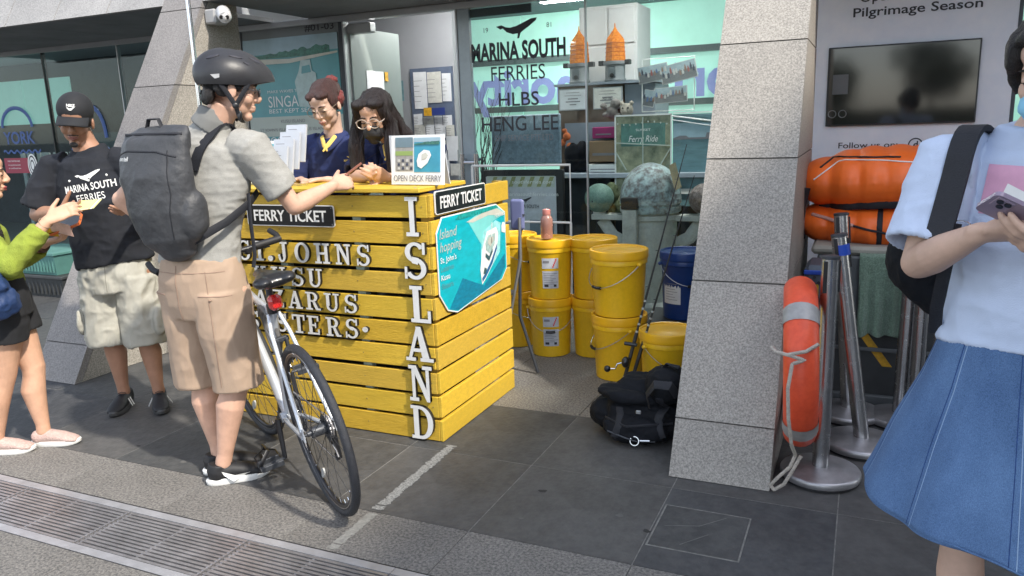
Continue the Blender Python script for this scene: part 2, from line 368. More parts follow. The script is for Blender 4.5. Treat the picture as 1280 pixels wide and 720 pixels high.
def organic(mb, name, m, parent, vox=.006, sm=3, disp=None, clamp=None, local=False, floor=None):
    """fuse the closed pieces of mb into one continuous surface"""
    me = bpy.data.meshes.new("tmp"); me.from_pydata(mb.v, [], mb.f)
    o = bpy.data.objects.new("tmp", me); COL.objects.link(o)
    md = o.modifiers.new("r", 'REMESH'); md.mode = 'VOXEL'; md.voxel_size = vox; md.use_smooth_shade = True
    if sm: ms = o.modifiers.new("s", 'SMOOTH'); ms.factor = .5; ms.iterations = sm
    dg = bpy.context.evaluated_depsgraph_get(); dg.update()
    ev = o.evaluated_get(dg); m2 = bpy.data.meshes.new_from_object(ev)
    bpy.data.objects.remove(o); bpy.data.meshes.remove(me)
    n = len(m2.vertices); co = np.empty(n*3); m2.vertices.foreach_get('co', co); co = co.reshape(-1, 3)
    if disp:
        no = np.empty(n*3); m2.vertices.foreach_get('normal', no); no = no.reshape(-1, 3)
        for d in (disp if isinstance(disp, (list, tuple)) else [disp]):
            r_ = d(co, no); co = co+(no*r_[:, None] if r_.ndim == 1 else r_)
    if floor is not None: co[:, 2] = np.maximum(co[:, 2], floor)
    off = np.array(wloc(parent)) if (parent is not None and not local) else np.zeros(3)
    org = None
    if parent is None:
        org = np.array([co[:, 0].mean(), co[:, 1].mean(), co[:, 2].min()]); off = org
    m2.vertices.foreach_set('co', (co-off).ravel()); m2.update(); m2.materials.clear(); m2.materials.append(m)
    m2.polygons.foreach_set('use_smooth', [True]*len(m2.polygons)); m2.polygons.foreach_set('material_index', [0]*len(m2.polygons))
    m2.name = name; ob = bpy.data.objects.new(name, m2); COL.objects.link(ob)
    if org is not None: ob.location = org
    if parent is not None: ob.parent = parent
    return ob
def text_geo(s, size=1, bold=0, xs=1., align='CENTER', res=3, extrude=0, shear=0, spacing=1.):
    c = bpy.data.curves.new("t", 'FONT'); c.body = s; c.size = size; c.offset = bold*size*1.1; c.align_x = align; c.resolution_u = res; c.extrude = extrude; c.shear = shear; c.space_character = spacing
    o = bpy.data.objects.new("t", c); COL.objects.link(o); dg = bpy.context.evaluated_depsgraph_get(); dg.update()
    me = bpy.data.meshes.new_from_object(o.evaluated_get(dg))
    V = [(v.co.x*xs, v.co.y, v.co.z) for v in me.vertices]; F = [tuple(p.vertices) for p in me.polygons]
    bpy.data.objects.remove(o); bpy.data.curves.remove(c); bpy.data.meshes.remove(me)
    return V, F
def text(name, s, m, parent, org, right=(1, 0, 0), up=(0, 0, 1), size=.1, bold=0, xs=1., align='CENTER', width=None, extrude=0, lift=0, shear=0, spacing=1., onto=None, rough=None):
    """flat lettering; size = cap height"""
    V, F = text_geo(s, size/.70, bold, xs, align, extrude=extrude, shear=shear, spacing=spacing)
    V = np.array(V)
    if width:
        w0 = V[:, 0].max()-V[:, 0].min(); V[:, 0] *= width/w0
        if align == 'CENTER': V[:, 0] -= (V[:, 0].max()+V[:, 0].min())/2
        else: V[:, 0] -= V[:, 0].min()
    r_ = Vector(right).normalized(); u_ = Vector(up).normalized(); n_ = r_.cross(u_)
    P = [Vector(org)+r_*x+u_*y+n_*(z+lift) for x, y, z in V]
    if onto is not None: P = drape(P, -n_, onto)
    return mesh(name, P, F, m, parent)
def bvh_of(o):
    from mathutils.bvhtree import BVHTree
    off = wloc(o); return BVHTree.FromPolygons([v.co+off for v in o.data.vertices], [tuple(p.vertices) for p in o.data.polygons])
def drape(P, d, bvh, off=.0025, back=.25, strict=False):
    out = []
    for p in P:
        h = bvh.ray_cast(p-d*back, d, back*2.5); out.append((h[0]-d*off) if h[0] is not None else (None if strict else p))
    return out
def quad(name, m, parent, o, right, up, w_, h_, t=.003, lift=0):
    """thin board centred at o"""
    r_ = Vector(right).normalized(); u_ = Vector(up).normalized(); n_ = r_.cross(u_)
    b = MB(); b.prism([(-w_/2, -h_/2), (w_/2, -h_/2), (w_/2, h_/2), (-w_/2, h_/2)], lambda x, y, d: Vector(o)+r_*x+u_*y+n_*d, lift+t, lift)
    return b.build(name, m, parent)
def polyflat(name, m, parent, o, right, up, pts, lift=.002, t=.0015):
    r_ = Vector(right).normalized(); u_ = Vector(up).normalized(); n_ = r_.cross(u_)
    b = MB(); b.prism(pts, lambda x, y, d: Vector(o)+r_*x+u_*y+n_*d, lift+t, lift)
    return b.build(name, m, parent)
def ground_z(): return 0.
# ------------------------------------------------------------------ ground, paving, drain
g = MB(); g.add([(-400, -400, -.10), (400, -400, -.10), (400, 400, -.10), (-400, 400, -.10)], [(0, 1, 2, 3)])
tag(g.build('ground', mat("asphalt", (.06, .06, .06), .9, var=.06, vscale=.05)), kind='structure')
b = MB(); b.box(-9, 5, 1.975, 9.5, -.09, -.006); b.box(-9, 5, -3, 1.64, -.09, -.006)
tag(b.build('paving_bed', grout), kind='structure')
pave = structure('paving')
cache = {}
def tile(name, x0, x1, y0, y1, m, gap=.0022, z=0.):
    b = MB(); j = [random.uniform(-.0006, .0006) for _ in range(4)]
    cx, cy = (x0+x1)/2, (y0+y1)/2
    a, c = (x1-x0)/2-gap, (y1-y0)/2-gap
    V = [(-a, -c, -.02), (a, -c, -.02), (a, c, -.02), (-a, c, -.02)]
    V += [(-a, -c, z+j[0]), (a, -c, z+j[1]), (a, c, z+j[2]), (-a, c, z+j[3])]
    b.hexa(V); o = b.build(name, m, pave, local=True); o.location = (cx, cy, 0); return o
xs = [-1.254+.613*k for k in range(-12, 11)]
for i in range(len(xs)-1):
    x0, x1 = xs[i], xs[i+1]
    for y0, y1 in ((2.274, 2.868), (2.868, 3.478)): tile('slate_tile', x0, x1, y0, y1, random.choice(slate))
    tile('granite_tile', x0, x1, 1.978, 2.274, granite_worn, .0012)
    for y0, y1 in ((1.03, 1.642), (.42, 1.03), (-.19, .42)): tile('granite_tile', x0, x1, y0, y1, granite_worn, .0012)
    for y0, y1 in ((3.478, 4.09), (4.09, 4.70), (4.70, 5.44)):
        c = (x0+x1)/2
        m = granite_floor if -4.0 < c < -.65 else random.choice(slate)
        tile('granite_tile' if m is granite_floor else 'slate_tile', x0, x1, y0, y1, m)
tile('threshold_slab', -4.9, -.3, 5.442, 5.6, granite_floor)
# worn white line and the hatch cover
def strip(name, p0, p1, wd, m, z=.0012, wob=.004, holes=.0):
    p0 = Vector(p0); p1 = Vector(p1); d = (p1-p0).normalized(); n = Vector((-d.y, d.x)); b = MB(); L = (p1-p0).length; k = int(L/.008)
    rr = random.Random(5); prevl = prevr = None
    for i in range(k+1):
        t = p0+d*L*i/k; l = wd/2+rr.uniform(-wob, wob); r_ = wd/2+rr.uniform(-wob, wob); q = (t+n*l, t-n*r_)
        if prevl is not None and rr.random() > holes:
            c0, c1 = (prevl, prevr), q; lo = rr.uniform(0, .25) if rr.random() < holes*2 else 0; hi = rr.uniform(.75, 1) if rr.random() < holes*2 else 1
            def mixp(a, b_, f): return a.lerp(b_, f)
            P = [mixp(c0[0], c0[1], lo), mixp(c0[0], c0[1], hi), mixp(c1[0], c1[1], hi), mixp(c1[0], c1[1], lo)]
            b.add([(p.x, p.y, z) for p in P], [(0, 3, 2, 1)])
        prevl, prevr = q
    return b.build(name, m, pave)
line_m = mat("worn_line", (.24, .24, .225), .85, var=.35, vscale=50, speck=(120, (.08, .08, .08), (.38, .38, .36), .6))
strip('painted_line', (-1.666, 2.292), (-1.682, 2.938), .045, line_m, holes=.035, wob=.006)
strip('painted_line', (-1.655, 1.99), (-1.66, 2.262), .04, mat("faded_line", (.24, .235, .215), .9, var=.3, vscale=50), z=.0014, holes=.02)
b = MB(); b.box(-.625, -.321, 2.417, 2.715, -.01, .0025); hc = b.build('hatch_cover', slate[4], pave)
b = MB()
for x0, x1, y0, y1 in ((-.6315, -.626, 2.411, 2.721), (-.320, -.3145, 2.411, 2.721), (-.626, -.320, 2.411, 2.4158), (-.626, -.320, 2.7162, 2.721)): b.box(x0, x1, y0, y1, -.01, .0018)
b.build('hatch_frame', grout_light, pave)
for p0, p1 in (((-.60, 2.56), (-.48, 2.60)), ((-.48, 2.60), (-.40, 2.69)), ((-.52, 2.45), (-.44, 2.55))): b = MB(); b.tube([(p0[0], p0[1], .0024), (p1[0], p1[1], .0024)], .0012, 4); b.build('hatch_scratch', grout, pave)
b = MB()
for x in xs[3:16]:
    b.box(x-.0018, x+.0018, 2.27, 3.48, -.02, -.0007)
for y in (2.868, 3.478): b.box(-6, 1.4, y-.0018, y+.0018, -.02, -.0009)
b.build('joint_filler', grout_light, pave)
rr = random.Random(21); stain_m = mat("stain", (.028, .027, .026), .75, var=.3); gum_m = mat("gum_spot", (.12, .118, .112), .85, var=.2)
for k in range(34):
    x, y = rr.uniform(-3.6, .9), rr.uniform(2.3, 3.9)
    if -3.05 < x < -1.7 and y > 2.9: continue
    q = rr.uniform(.006, .017) if k % 3 else rr.uniform(.008, .018); n = 12; b = MB(); ph = rr.uniform(0, 6)
    pl = [(x+q*(1+.3*math.sin(3*a+ph)+.15*rr.random())*math.cos(a), y+q*.8*(1+.25*math.cos(2*a+ph))*math.sin(a)) for a in [2*math.pi*i/n for i in range(n)]]
    b.add([(a_, c_, .0010) for a_, c_ in pl], [tuple(range(n))]); b.build('stain', stain_m if k % 3 == 0 else gum_m, pave)
# drain: channel and grate panels
rim_m = mat("rim_steel", (.46, .46, .48), .42, .55, var=.15, vscale=12)
drain = structure('drain')
b = MB(); b.box(-9, 5, 1.64, 1.978, -.12, -.09); b.box(-9, 5, 1.64, 1.645, -.12, -.001); b.box(-9, 5, 1.973, 1.978, -.12, -.001)
b.build('channel', black_paint, drain)
for k in range(-9, 9):
    x0 = -1.373+.605*k; x1 = x0+.603
    gp = thing('grate_panel', None, None, ((x0+x1)/2, 1.809, 0)); gp.parent = drain
    b = MB(); b.box(x0, x1, 1.646, 1.682, -.03, 0); b.box(x0, x1, 1.936, 1.972, -.03, 0); b.build('grate_rim', rim_m, gp)
    b = MB(); nb = 13
    for i in range(nb):
        y = 1.682+.254*(i+.5)/nb; b.box(x0+.003, x1-.003, y-.0058, y+.0058, -.025, -.0012)
    for x in (x0+.012, (x0+x1)/2, x1-.012): b.box(x-.004, x+.004, 1.682, 1.936, -.03, -.0035)
    o = b.build('grate_bar', steel_floor, gp); o['kind'] = 'stuff'
    for ch in gp.children: pass

# ------------------------------------------------------------------ leaning granite columns, fascia, soffit
YI = lambda z: 2.96+.58*z
COURSE = [0, .215, .745, 1.26, 1.79, 2.32, 2.82]
def column(label, x0, x1, yb, fm_=None):
    t = thing('granite_column', label, 'column', ((x0+x1)/2, 3.0, 0))
    b = MB(); i = .012
    b.hexa([(x0+i, YI(0)+i*1.5, 0), (x1-i, YI(0)+i*1.5, 0), (x1-i, yb-.01, 0), (x0+i, yb-.01, 0), (x0+i, YI(2.8)+i*1.5, 2.8), (x1-i, YI(2.8)+i*1.5, 2.8), (x1-i, yb-.01, 2.8), (x0+i, yb-.01, 2.8)])
    b.build('core', grout, t)
    for k in range(len(COURSE)-1):
        za, zb = COURSE[k]+.003, COURSE[k+1]-.003; e = (.0, .004, -.002, .003, 0, 0, 0)[k]
        b = MB(); y0, y1 = YI(za)-e, YI(zb)-e
        b.hexa([(x0, y0, za), (x1, y0, za), (x1, y0+.05, za), (x0, y0+.05, za), (x0, y1, zb), (x1, y1, zb), (x1, y1+.05, zb), (x0, y1+.05, zb)])
        b.build('stone_panel', fm_ or granite, t)
        ya0, ya1 = min(y0+.054, yb-.02), min(y1+.054, yb-.012)
        for xa, xb in ((x1-.011, x1), (x0, x0+.011)):
            b = MB(); b.hexa([(xa, ya0, za), (xb, ya0, za), (xb, yb, za), (xa, yb, za), (xa, ya1, zb), (xb, ya1, zb), (xb, yb, zb), (xa, yb, zb)])
            b.build('side_panel', granite, t)
    return t
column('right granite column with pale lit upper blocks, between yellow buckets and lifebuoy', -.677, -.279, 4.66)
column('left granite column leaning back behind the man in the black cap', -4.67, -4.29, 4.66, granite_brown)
fas = thing('granite_fascia', 'sloping grey stone fascia above the office windows at upper left', 'fascia', (-6, 4.4, 2.365))
def fasc(x0, x1, m=stone_fascia):
    for za, zb in ((2.368, 3.0), (3.006, 3.7)):
        b = MB(); y0, y1 = 4.332+.58*(za-2.365), 4.332+.58*(zb-2.365)
        b.hexa([(x0, y0, za), (x1, y0, za), (x1, y0+.05, za), (x0, y0+.05, za), (x0, y1, zb), (x1, y1, zb), (x1, y1+.05, zb), (x0, y1+.05, zb)])
        b.build('stone_panel', m, fas)
x = -4.674
while x > -9: fasc(max(x-.588, -9), x-.004) if x < -5.2 else fasc(-5.25, x); x = -5.254 if x > -5.2 else x-.592
x = -4.286
while x < -.7: fasc(x, min(x+.596, -.682)); x += .6
x = -.275
while x < 4: fasc(x, x+.596); x += .6
sof = thing('stone_soffit', 'dark grey stone soffit panels under the fascia above the shopfront', 'soffit', (-3, 4.9, 2.365))
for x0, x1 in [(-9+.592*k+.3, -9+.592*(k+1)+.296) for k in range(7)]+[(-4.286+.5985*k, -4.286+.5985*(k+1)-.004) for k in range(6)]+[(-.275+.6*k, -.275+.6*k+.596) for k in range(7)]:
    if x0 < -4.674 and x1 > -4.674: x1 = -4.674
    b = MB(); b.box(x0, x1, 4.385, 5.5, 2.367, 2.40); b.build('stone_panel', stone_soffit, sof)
# upper building mass above and behind the fascia
b = MB(); b.box(-9, 4.4, 5.9, 10.5, 2.9, 6); tag(b.build('building_mass', stone_fascia, None), 'plain grey upper wall of the pier building above the fascia', 'building')
# ------------------------------------------------------------------ glass front
YF = 5.5
gf = thing('office_window', 'dark glazed office window wall at left behind the man in the cap', 'window', (-6.9, YF, 0))
for x0, x1 in ((-9, -7.675), (-7.661, -6.591), (-6.579, -5.11)):
    b = MB(); b.box(x0, x1, YF, YF+.012, .03, 2.318); b.build('pane', glass_dark, gf)
b = MB(); b.box(-7.674, -7.662, YF-.012, YF+.03, 0, 2.318); b.build('mullion', black_paint, gf)
b = MB(); b.box(-6.590, -6.580, YF-.012, YF+.03, 0, 2.318); b.build('mullion', alu, gf)
b = MB(); b.box(-9, -5.11, YF-.02, YF+.05, 2.32, 2.366); b.build('frame', alu_grey, gf)
b = MB(); b.box(-9, -5.11, YF-.02, YF+.05, 0, .03); b.build('sill', alu_grey, gf)
P = (1, 0, 0)
text('window_lettering', 'YORK', mat("decal_blue", (.02, .07, .25), .5), gf, (-8.22, YF-.004, 1.43), size=.125, bold=.02, width=.50)
dk = MATS["decal_blue"]
pts = [(-8.22+.24*math.cos(a), YF-.006, 1.6+.2*math.sin(a)) for a in [math.pi*i/16 for i in range(17)]]
b = MB(); b.tube(pts, [(.004, .022)]*17, 6, ref=(0, 1, 0)); b.build('window_arch', dk, gf)
b = MB(); b.tube([(-8.5+.6*i/30, YF-.006, 1.345+.016*math.sin(i*1.3)) for i in range(31)], [(.003, .011)]*31, 6, ref=(0, 1, 0)); b.build('window_wave', dk, gf)
b = MB(); b.tube([(-7.42+.6*i/24, YF-.006, 1.35+.016*math.sin(i*1.3)) for i in range(25)], [(.003, .011)]*25, 6, ref=(0, 1, 0)); b.build('window_wave', dk, gf)
b = MB(); b.tube([(-7.05+.16*math.cos(a), YF-.006, 1.46+.3*math.sin(a)) for a in [math.pi*i/12 for i in range(13)]], [(.004, .026)]*13, 6, ref=(0, 1, 0)); b.build('window_arch', dk, gf)
red = mat("decal_red", (.28, .02, .05), .5)
quad('notice_sticker', red, gf, (-8.27, YF-.005, 1.2), P, (0, 0, 1), .5, .16)
b = MB(); b.prism([(.075*math.cos(a), .12*math.sin(a)) for a in [2*math.pi*i/24 for i in range(24)]], lambda x, y, d: (-8.06+x, d, 1.2+y), YF-.012, YF-.009); b.build('seal_sticker', white_print, gf)
b = MB(); b.torus((-8.06, YF-.0125, 1.2), 1, .09, Matrix(((.055, 0, 0), (0, 0, .02), (0, .095, 0))), n=24, k=5); b.torus((-8.06, YF-.0125, 1.2), 1, .16, Matrix(((.028, 0, 0), (0, 0, .02), (0, .05, 0))), n=20, k=5)
b.build('seal_ring', ink, gf)
for z in (1.24, 1.2, 1.165): text('sticker_text', 'NO SMOKING' if z > 1.23 else 'air conditioned area', white_print, gf, (-8.36, YF-.009, z), size=.016, width=.2)

sf = thing('shop_window', 'ferry office glass shopfront with black lettering in the middle of the photo', 'window', (-2, YF, 0))
for x0, x1 in ((-2.80, -1.884), (-1.872, -.345)):
    b = MB(); b.box(x0, x1, YF, YF+.012, .03, 2.33); b.build('pane', glass_m, sf)
b = MB(); b.box(-1.884, -1.872, YF-.003, YF+.018, .03, 2.33); b.build('pane_joint', alu, sf)
b = MB(); b.bbox(-5.06, -.3, YF-.03, YF+.06, 2.315, 2.366); b.build('frame', alu, sf)
b = MB(); b.bbox(-5.10, -5.04, YF-.02, YF+.05, 0, 2.314); b.build('frame', alu, sf)
b = MB(); b.box(-2.90, -2.802, YF-.01, YF+.03, 0, 2.314); b.build('stile', mat("stile_glass", (.3, .36, .4), .15, var=.1), sf)
b = MB(); b.bbox(-2.915, -2.901, YF-.02, YF+.04, 0, 2.314, .002); b.build('stile_edge', alu, sf)
b = MB(); b.box(-2.80, -.345, YF-.01, YF+.04, 0, .03); b.build('sill', alu, sf)
b = MB(); b.box(-2.80, -2.3, YF+.014, YF+.03, 2.25, 2.31); b.build('door_closer', alu_dark, sf)
U = (0, 0, 1)
text('window_lettering', 'MARINA SOUTH', ink, sf, (-2.410, YF-.004, 1.925), size=.125, bold=.035, width=.765)
text('window_lettering', 'FERRIES', ink, sf, (-2.413, YF-.004, 1.772), size=.108, width=.44)
text('window_lettering', 'HLBS', ink, sf, (-2.413, YF-.004, 1.585), size=.1, bold=.008, width=.33)
text('window_lettering', 'HENG LEE', ink, sf, (-2.413, YF-.004, 1.40), size=.11, bold=.006, width=.63)
text('window_lettering', 'SHIP SERVICE PTE LTD', ink_grey, sf, (-2.38, YF-.004, 1.325), size=.045, width=.48)
text('window_lettering', '19', ink, sf, (-2.667, YF-.004, 2.13), size=.034); text('window_lettering', '81', ink, sf, (-2.15, YF-.004, 2.13), size=.034)
WH = [(-.165, .045), (-.12, .052), (-.085, .035), (-.05, .03), (0, .038), (.06, .06), (.12, .082), (.165, .085), (.16, .068), (.1, .028), (.06, .005), (.035, -.012), (.02, -.05), (.005, -.05), (.012, -.015), (-.03, -.018), (-.08, .0), (-.11, .028), (-.13, .022), (-.15, .036)]
def whale(parent, o, right, up, s, m, onto=None, lift=.004):
    r_ = Vector(right).normalized(); u_ = Vector(up).normalized(); n_ = r_.cross(u_)
    W = [(.5*(x), y) for x, y in WH]
    bm = bmesh.new(); vs = [bm.verts.new(Vector(o)+r_*x*s+u_*y*s+n_*lift) for x, y in WH]; f = bm.faces.new(list(reversed(vs))); bmesh.ops.triangulate(bm, faces=[f])
    bm.verts.index_update(); V = [v.co.copy() for v in bm.verts]; F = [[v.index for v in q.verts] for q in bm.faces]; bm.free()
    if onto is not None: V = drape(V, -n_, onto)
    return mesh('whale_emblem', V, F, m, parent)
whale(sf, (-2.413, YF-.0, 2.12), P, U, 1., ink)
b = MB()
for x in (-2.88, -2.76):
    b.tube([(x, YF-.07, .35), (x, YF-.07, 1.235)], .019, 12)
    b.tube([(x, YF-.07, 1.19), (x, YF+.0, 1.19)], .012, 8)
b.build('pull_handle', chrome, sf, True)
b = MB(); b.tube([(-2.88, YF-.07, 1.17), (-2.76, YF-.07, 1.17)], .012, 8); b.build('handle_bracket', chrome, sf, True)
# door with the unit number, ferry poster beside it
dr = thing('glass_door', 'poster clad glass door bay marked #01-03 beside the left granite column', 'door', (-4.5, YF, 0))
b = MB(); b.box(-5.04, -4.0, YF, YF+.012, 0, 2.314); b.build('pane', mat("bay_grey", (.17, .19, .2), .35), dr)
b = MB(); b.bbox(-4.0, -3.955, YF-.02, YF+.04, 0, 2.314); b.build('stile', alu_dark, dr)
b = MB(); b.bbox(-3.955, -3.94, YF-.03, YF+.05, 0, 2.314, .003); b.build('stile_edge', alu, dr)
text('unit_number', '#01-03', ink, dr, (-4.2, YF-.004, 2.27), size=.052, width=.30, bold=.01)
b = MB(); b.bbox(-3.99, -3.72, YF+.03, YF+.12, 2.22, 2.3, .01); b.build('door_closer', alu, dr)
ps = thing('ferry_poster', 'turquoise island poster in the door bay behind the two ticket clerks', 'poster', (-4.52, YF, 1.0))
quad('sheet', sea_dull, ps, (-4.525, YF-.006, 1.67), P, U, 1.01, 1.14)
quad('sky_band', sky_print, ps, (-4.525, YF-.0095, 2.175), P, U, 1.01, .13, .001)
def ridge(n=26, w_=1.0, h_=.09, seed=1, taper=True):
    rr = random.Random(seed); up_ = [(-w_/2+w_*i/n, (.25+.75*(i/n))*h_*rr.uniform(.75, 1.1)) for i in range(n+1)]
    return [(-w_/2, 0)]+[(w_/2, 0)]+list(reversed(up_))
polyflat('island_print', tree_print, ps, (-4.53, YF-.0095, 2.075), P, U, ridge(w_=.85), lift=.003)
polyflat('beach_print', sand_print, ps, (-4.525, YF-.0095, 2.06), P, U, [(-.5, -.03), (0, -.035), (.5, .02), (.5, .035), (0, .0), (-.5, .02)], lift=.005)
BO = [(-.13, .02), (-.10, -.19), (.04, -.2), (.10, -.12), (.1, .08), (.06, .1), (.05, .19), (-.05, .19), (-.08, .1)]
polyflat('boat_print', mat("print_pale", (.42, .55, .54), .4, var=.15, vscale=20), ps, (-4.36, YF-.0095, 1.85), P, U, BO, lift=.005)
polyflat('boat_window_print', sea_dull, ps, (-4.36, YF-.0095, 1.93), P, U, [(-.05, 0), (.05, .01), (.04, .07), (-.04, .06)], lift=.0075)
text('poster_text', 'MAKE WAVES TO', white_print, ps, (-4.80, YF-.0125, 1.785), size=.025, align='LEFT', width=.36)
text('poster_text', "SINGAPORE'S", white_print, ps, (-4.80, YF-.0125, 1.665), size=.095, align='LEFT', width=.68)
text('poster_text', 'BEST KEPT SECRETS', white_print, ps, (-4.80, YF-.0125, 1.615), size=.035, align='LEFT', width=.62)
quad('cream_band', cream_print, ps, (-4.525, YF-.0095, 1.5), P, U, 1.01, .17, .001)
text('poster_text', 'KUSU ISLAND', ink_grey, ps, (-4.55, YF-.0125, 1.53), size=.028, width=.26)
text('poster_text', "ST JOHN'S ISLAND  LAZARUS ISLAND", ink_grey, ps, (-4.56, YF-.0125, 1.46), size=.026, width=.72)
text('poster_text', 'BOOK ONLINE', white_print, ps, (-4.56, YF-.0125, 1.36), size=.05, width=.6)
# open door leaf
dl = thing('door_leaf', 'open grey glass door leaf with white papers taped to it', 'door', (-3.93, 5.53, 0))
b = MB(); b.box(-3.945, -3.925, 5.54, 6.28, .02, 2.28); b.build('leaf', mat("frosted_leaf", (.2, .23, .225), .35, var=.08, vscale=1), dl)
quad('taped_paper', paper, dl, (-3.923, 5.86, 1.86), (0, 1, 0), U, .26, .16); quad('taped_paper', paper, dl, (-3.922, 5.86, 1.72), (0, 1, 0), U, .10, .14, .004); quad('taped_card', tape_yellow, dl, (-3.92, 6.03, 1.9), (0, 1, 0), U, .05, .08, .004)
# ------------------------------------------------------------------ interior
inn = structure('interior')
b = MB(); b.box(-17, 4.4, 5.56, 9.3, -.09, .002); b.build('floor', floor_in, inn)
b = MB(); b.box(-17, 4.4, 5.56, 9.3, 2.75, 2.8); b.build('ceiling', wall_in, inn)
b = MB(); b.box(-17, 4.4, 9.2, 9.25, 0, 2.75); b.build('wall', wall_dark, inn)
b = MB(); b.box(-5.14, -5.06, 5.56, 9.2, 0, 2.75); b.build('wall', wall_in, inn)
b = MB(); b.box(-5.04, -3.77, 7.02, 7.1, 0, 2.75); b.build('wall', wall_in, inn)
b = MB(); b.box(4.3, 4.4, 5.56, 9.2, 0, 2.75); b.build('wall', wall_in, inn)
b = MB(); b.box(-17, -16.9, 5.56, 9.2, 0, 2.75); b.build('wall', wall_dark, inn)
for x, y in ((-7.2, 6.6), (-9.2, 7.5), (-3.4, 6.3), (-1.2, 6.0), (.8, 6.8), (-3.0, 8.2)):  # all but the left office pair are added to brighten the interior
    b = MB(); b.box(x-.3, x+.3, y-.08, y+.08, 2.72, 2.749); lo = b.build('ceiling_light', lamp_m); tag(lo, {-7.2: 'lit ceiling lamp in the left office, nearer the glass', -9.2: 'lit ceiling lamp in the left office, farther back', -3.4: 'added fill lamp just inside the ferry office doorway', -1.2: 'added fill lamp above the bronze dome', .8: 'added fill lamp behind the screen poster bay', -3.0: 'added fill lamp deepest in the ferry office'}[x], 'lamp', 'ceiling lamps inside the building')
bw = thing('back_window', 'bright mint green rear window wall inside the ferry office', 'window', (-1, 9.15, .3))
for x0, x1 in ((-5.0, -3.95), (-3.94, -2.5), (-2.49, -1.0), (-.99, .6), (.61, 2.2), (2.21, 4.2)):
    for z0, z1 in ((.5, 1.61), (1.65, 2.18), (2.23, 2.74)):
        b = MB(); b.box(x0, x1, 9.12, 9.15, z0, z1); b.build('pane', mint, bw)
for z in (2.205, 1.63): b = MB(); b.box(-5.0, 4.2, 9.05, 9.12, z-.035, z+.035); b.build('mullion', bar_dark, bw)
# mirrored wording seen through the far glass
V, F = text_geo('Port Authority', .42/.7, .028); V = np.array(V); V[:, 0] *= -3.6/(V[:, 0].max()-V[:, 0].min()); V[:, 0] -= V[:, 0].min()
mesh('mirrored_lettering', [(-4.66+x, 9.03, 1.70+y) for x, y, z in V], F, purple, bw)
bl = thing('rear_office_window', 'pale mint window seen inside the dark office at far left', 'window', (-13.9, 9.15, 1))
for x0, x1 in ((-16.8, -15.0), (-14.98, -13.35), (-13.33, -12.15)):
    b = MB(); b.box(x0, x1, 9.12, 9.15, 1.74, 2.48); b.build('pane', mint_dim, bl)
b = MB(); b.box(-12, -8.5, 8.9, 9.1, .8, 1.55); tag(b.build('partition', teal_dark), 'dark teal partition inside the office at left', 'partition')
# grey curtain-like tarp behind the left window
b = MB(); 
for i in range(24):
    x = -9.0+1.6*i/24; b.box(x, x+.06, 6.0+.03*math.sin(i*1.7), 6.02+.03*math.sin(i*1.7), .45, 1.32)
tag(b.build('curtain', mat("tarp_grey", (.24, .25, .25), .6, var=.3)), 'grey plastic curtain strips behind the left office window', 'curtain')
# notice board
nbd = thing('notice_board', 'blue grey notice wall crowded with pinned white sheets behind the clerks', 'notice board', (-3.98, 7.0, 1.0))
b = MB(); b.box(-4.26, -3.78, 6.99, 7.015, 1.0, 2.03); b.build('backing', mat("board_navy", (.10, .13, .20), .7, var=.2), nbd)
rr = random.Random(3)
cells = [(-4.22, 1.63, .15, .36), (-4.06, 1.68, .16, .30), (-3.89, 1.7, .1, .27)]
y = 1.58
while y > 1.03:
    x = -4.24
    while x < -3.82:
        ww = rr.uniform(.09, .14); cells.append((x, y-rr.uniform(.09, .13), ww, rr.uniform(.09, .14))); x += ww+.01
    y -= .125
for i, (x, z, ww, hh) in enumerate(cells): o = quad('pinned_sheet', (paper, paper2, paper)[i % 3], nbd, (x+ww/2, 6.985-.0012*i, z+hh/2+rr.uniform(-.01, .01)), (1, 0, rr.uniform(-.04, .04)), U, ww, hh, .001)
for i, (x, z, ww, hh) in enumerate(cells[:12]):
    for k in range(5):
        b = MB(); zz = z+hh*(.2+.14*k); b.box(x+.015, x+ww*rr.uniform(.55, .85), 6.935, 6.936, zz, zz+.004); b.build('print_line', ink_grey, nbd)
quad('pinned_card', tape_yellow, nbd, (-4.04, 6.93, 1.6), P, U, .09, .08); quad('pinned_card', mat("card_blue", (.02, .04, .2), .6), nbd, (-3.92, 6.93, 1.6), P, U, .15, .07)
quad('pinned_card', cloth_teal, nbd, (-4.44, 6.95, 1.57), P, U, .11, .16); quad('pinned_picture', photo_sea, nbd, (-4.43, 6.95, 1.82), P, U, .22, .2); quad('pinned_sheet', paper, nbd, (-4.44, 6.96, 1.28), P, U, .18, .2)
# frosted blue panel, low notice screen, white rack rail
b = MB(); b.bbox(-2.85, -2.237, 5.9, 5.93, 1.125, 1.52, .008); tag(b.build('frosted_panel', mat("frosted_blue", (.14, .2, .25), .5, var=.35, vscale=30)), 'speckled blue grey frosted panel standing under the HENG LEE lettering', 'panel')
ds = thing('display_board', 'black framed display board with web address stripes low in shop window', 'display', (-2.55, 5.8, .4))
b = MB(); b.bbox(-2.9, -2.19, 5.82, 5.86, .36, 1.085, .006); b.build('frame', black_paint, ds)
quad('sheet', label_grey, ds, (-2.56, 5.815, .73), P, U, .62, .60)
quad('striped_header', cream_print, ds, (-2.56, 5.811, .99), P, U, .60, .09, .002)
for k in range(7): polyflat('stripe', mat("stripe_olive", (.25, .27, .12), .6), ds, (-2.83+.083*k, 5.808, .95), P, U, [(0, 0), (.035, 0), (.07, .08), (.035, .08)])
text('board_text', 'southferries.com', white_print, ds, (-2.45, 5.803, .975), size=.028, width=.36)
text('board_text', 'marinasouthferries.com', white_print, ds, (-2.46, 5.803, .875), size=.03, width=.46)
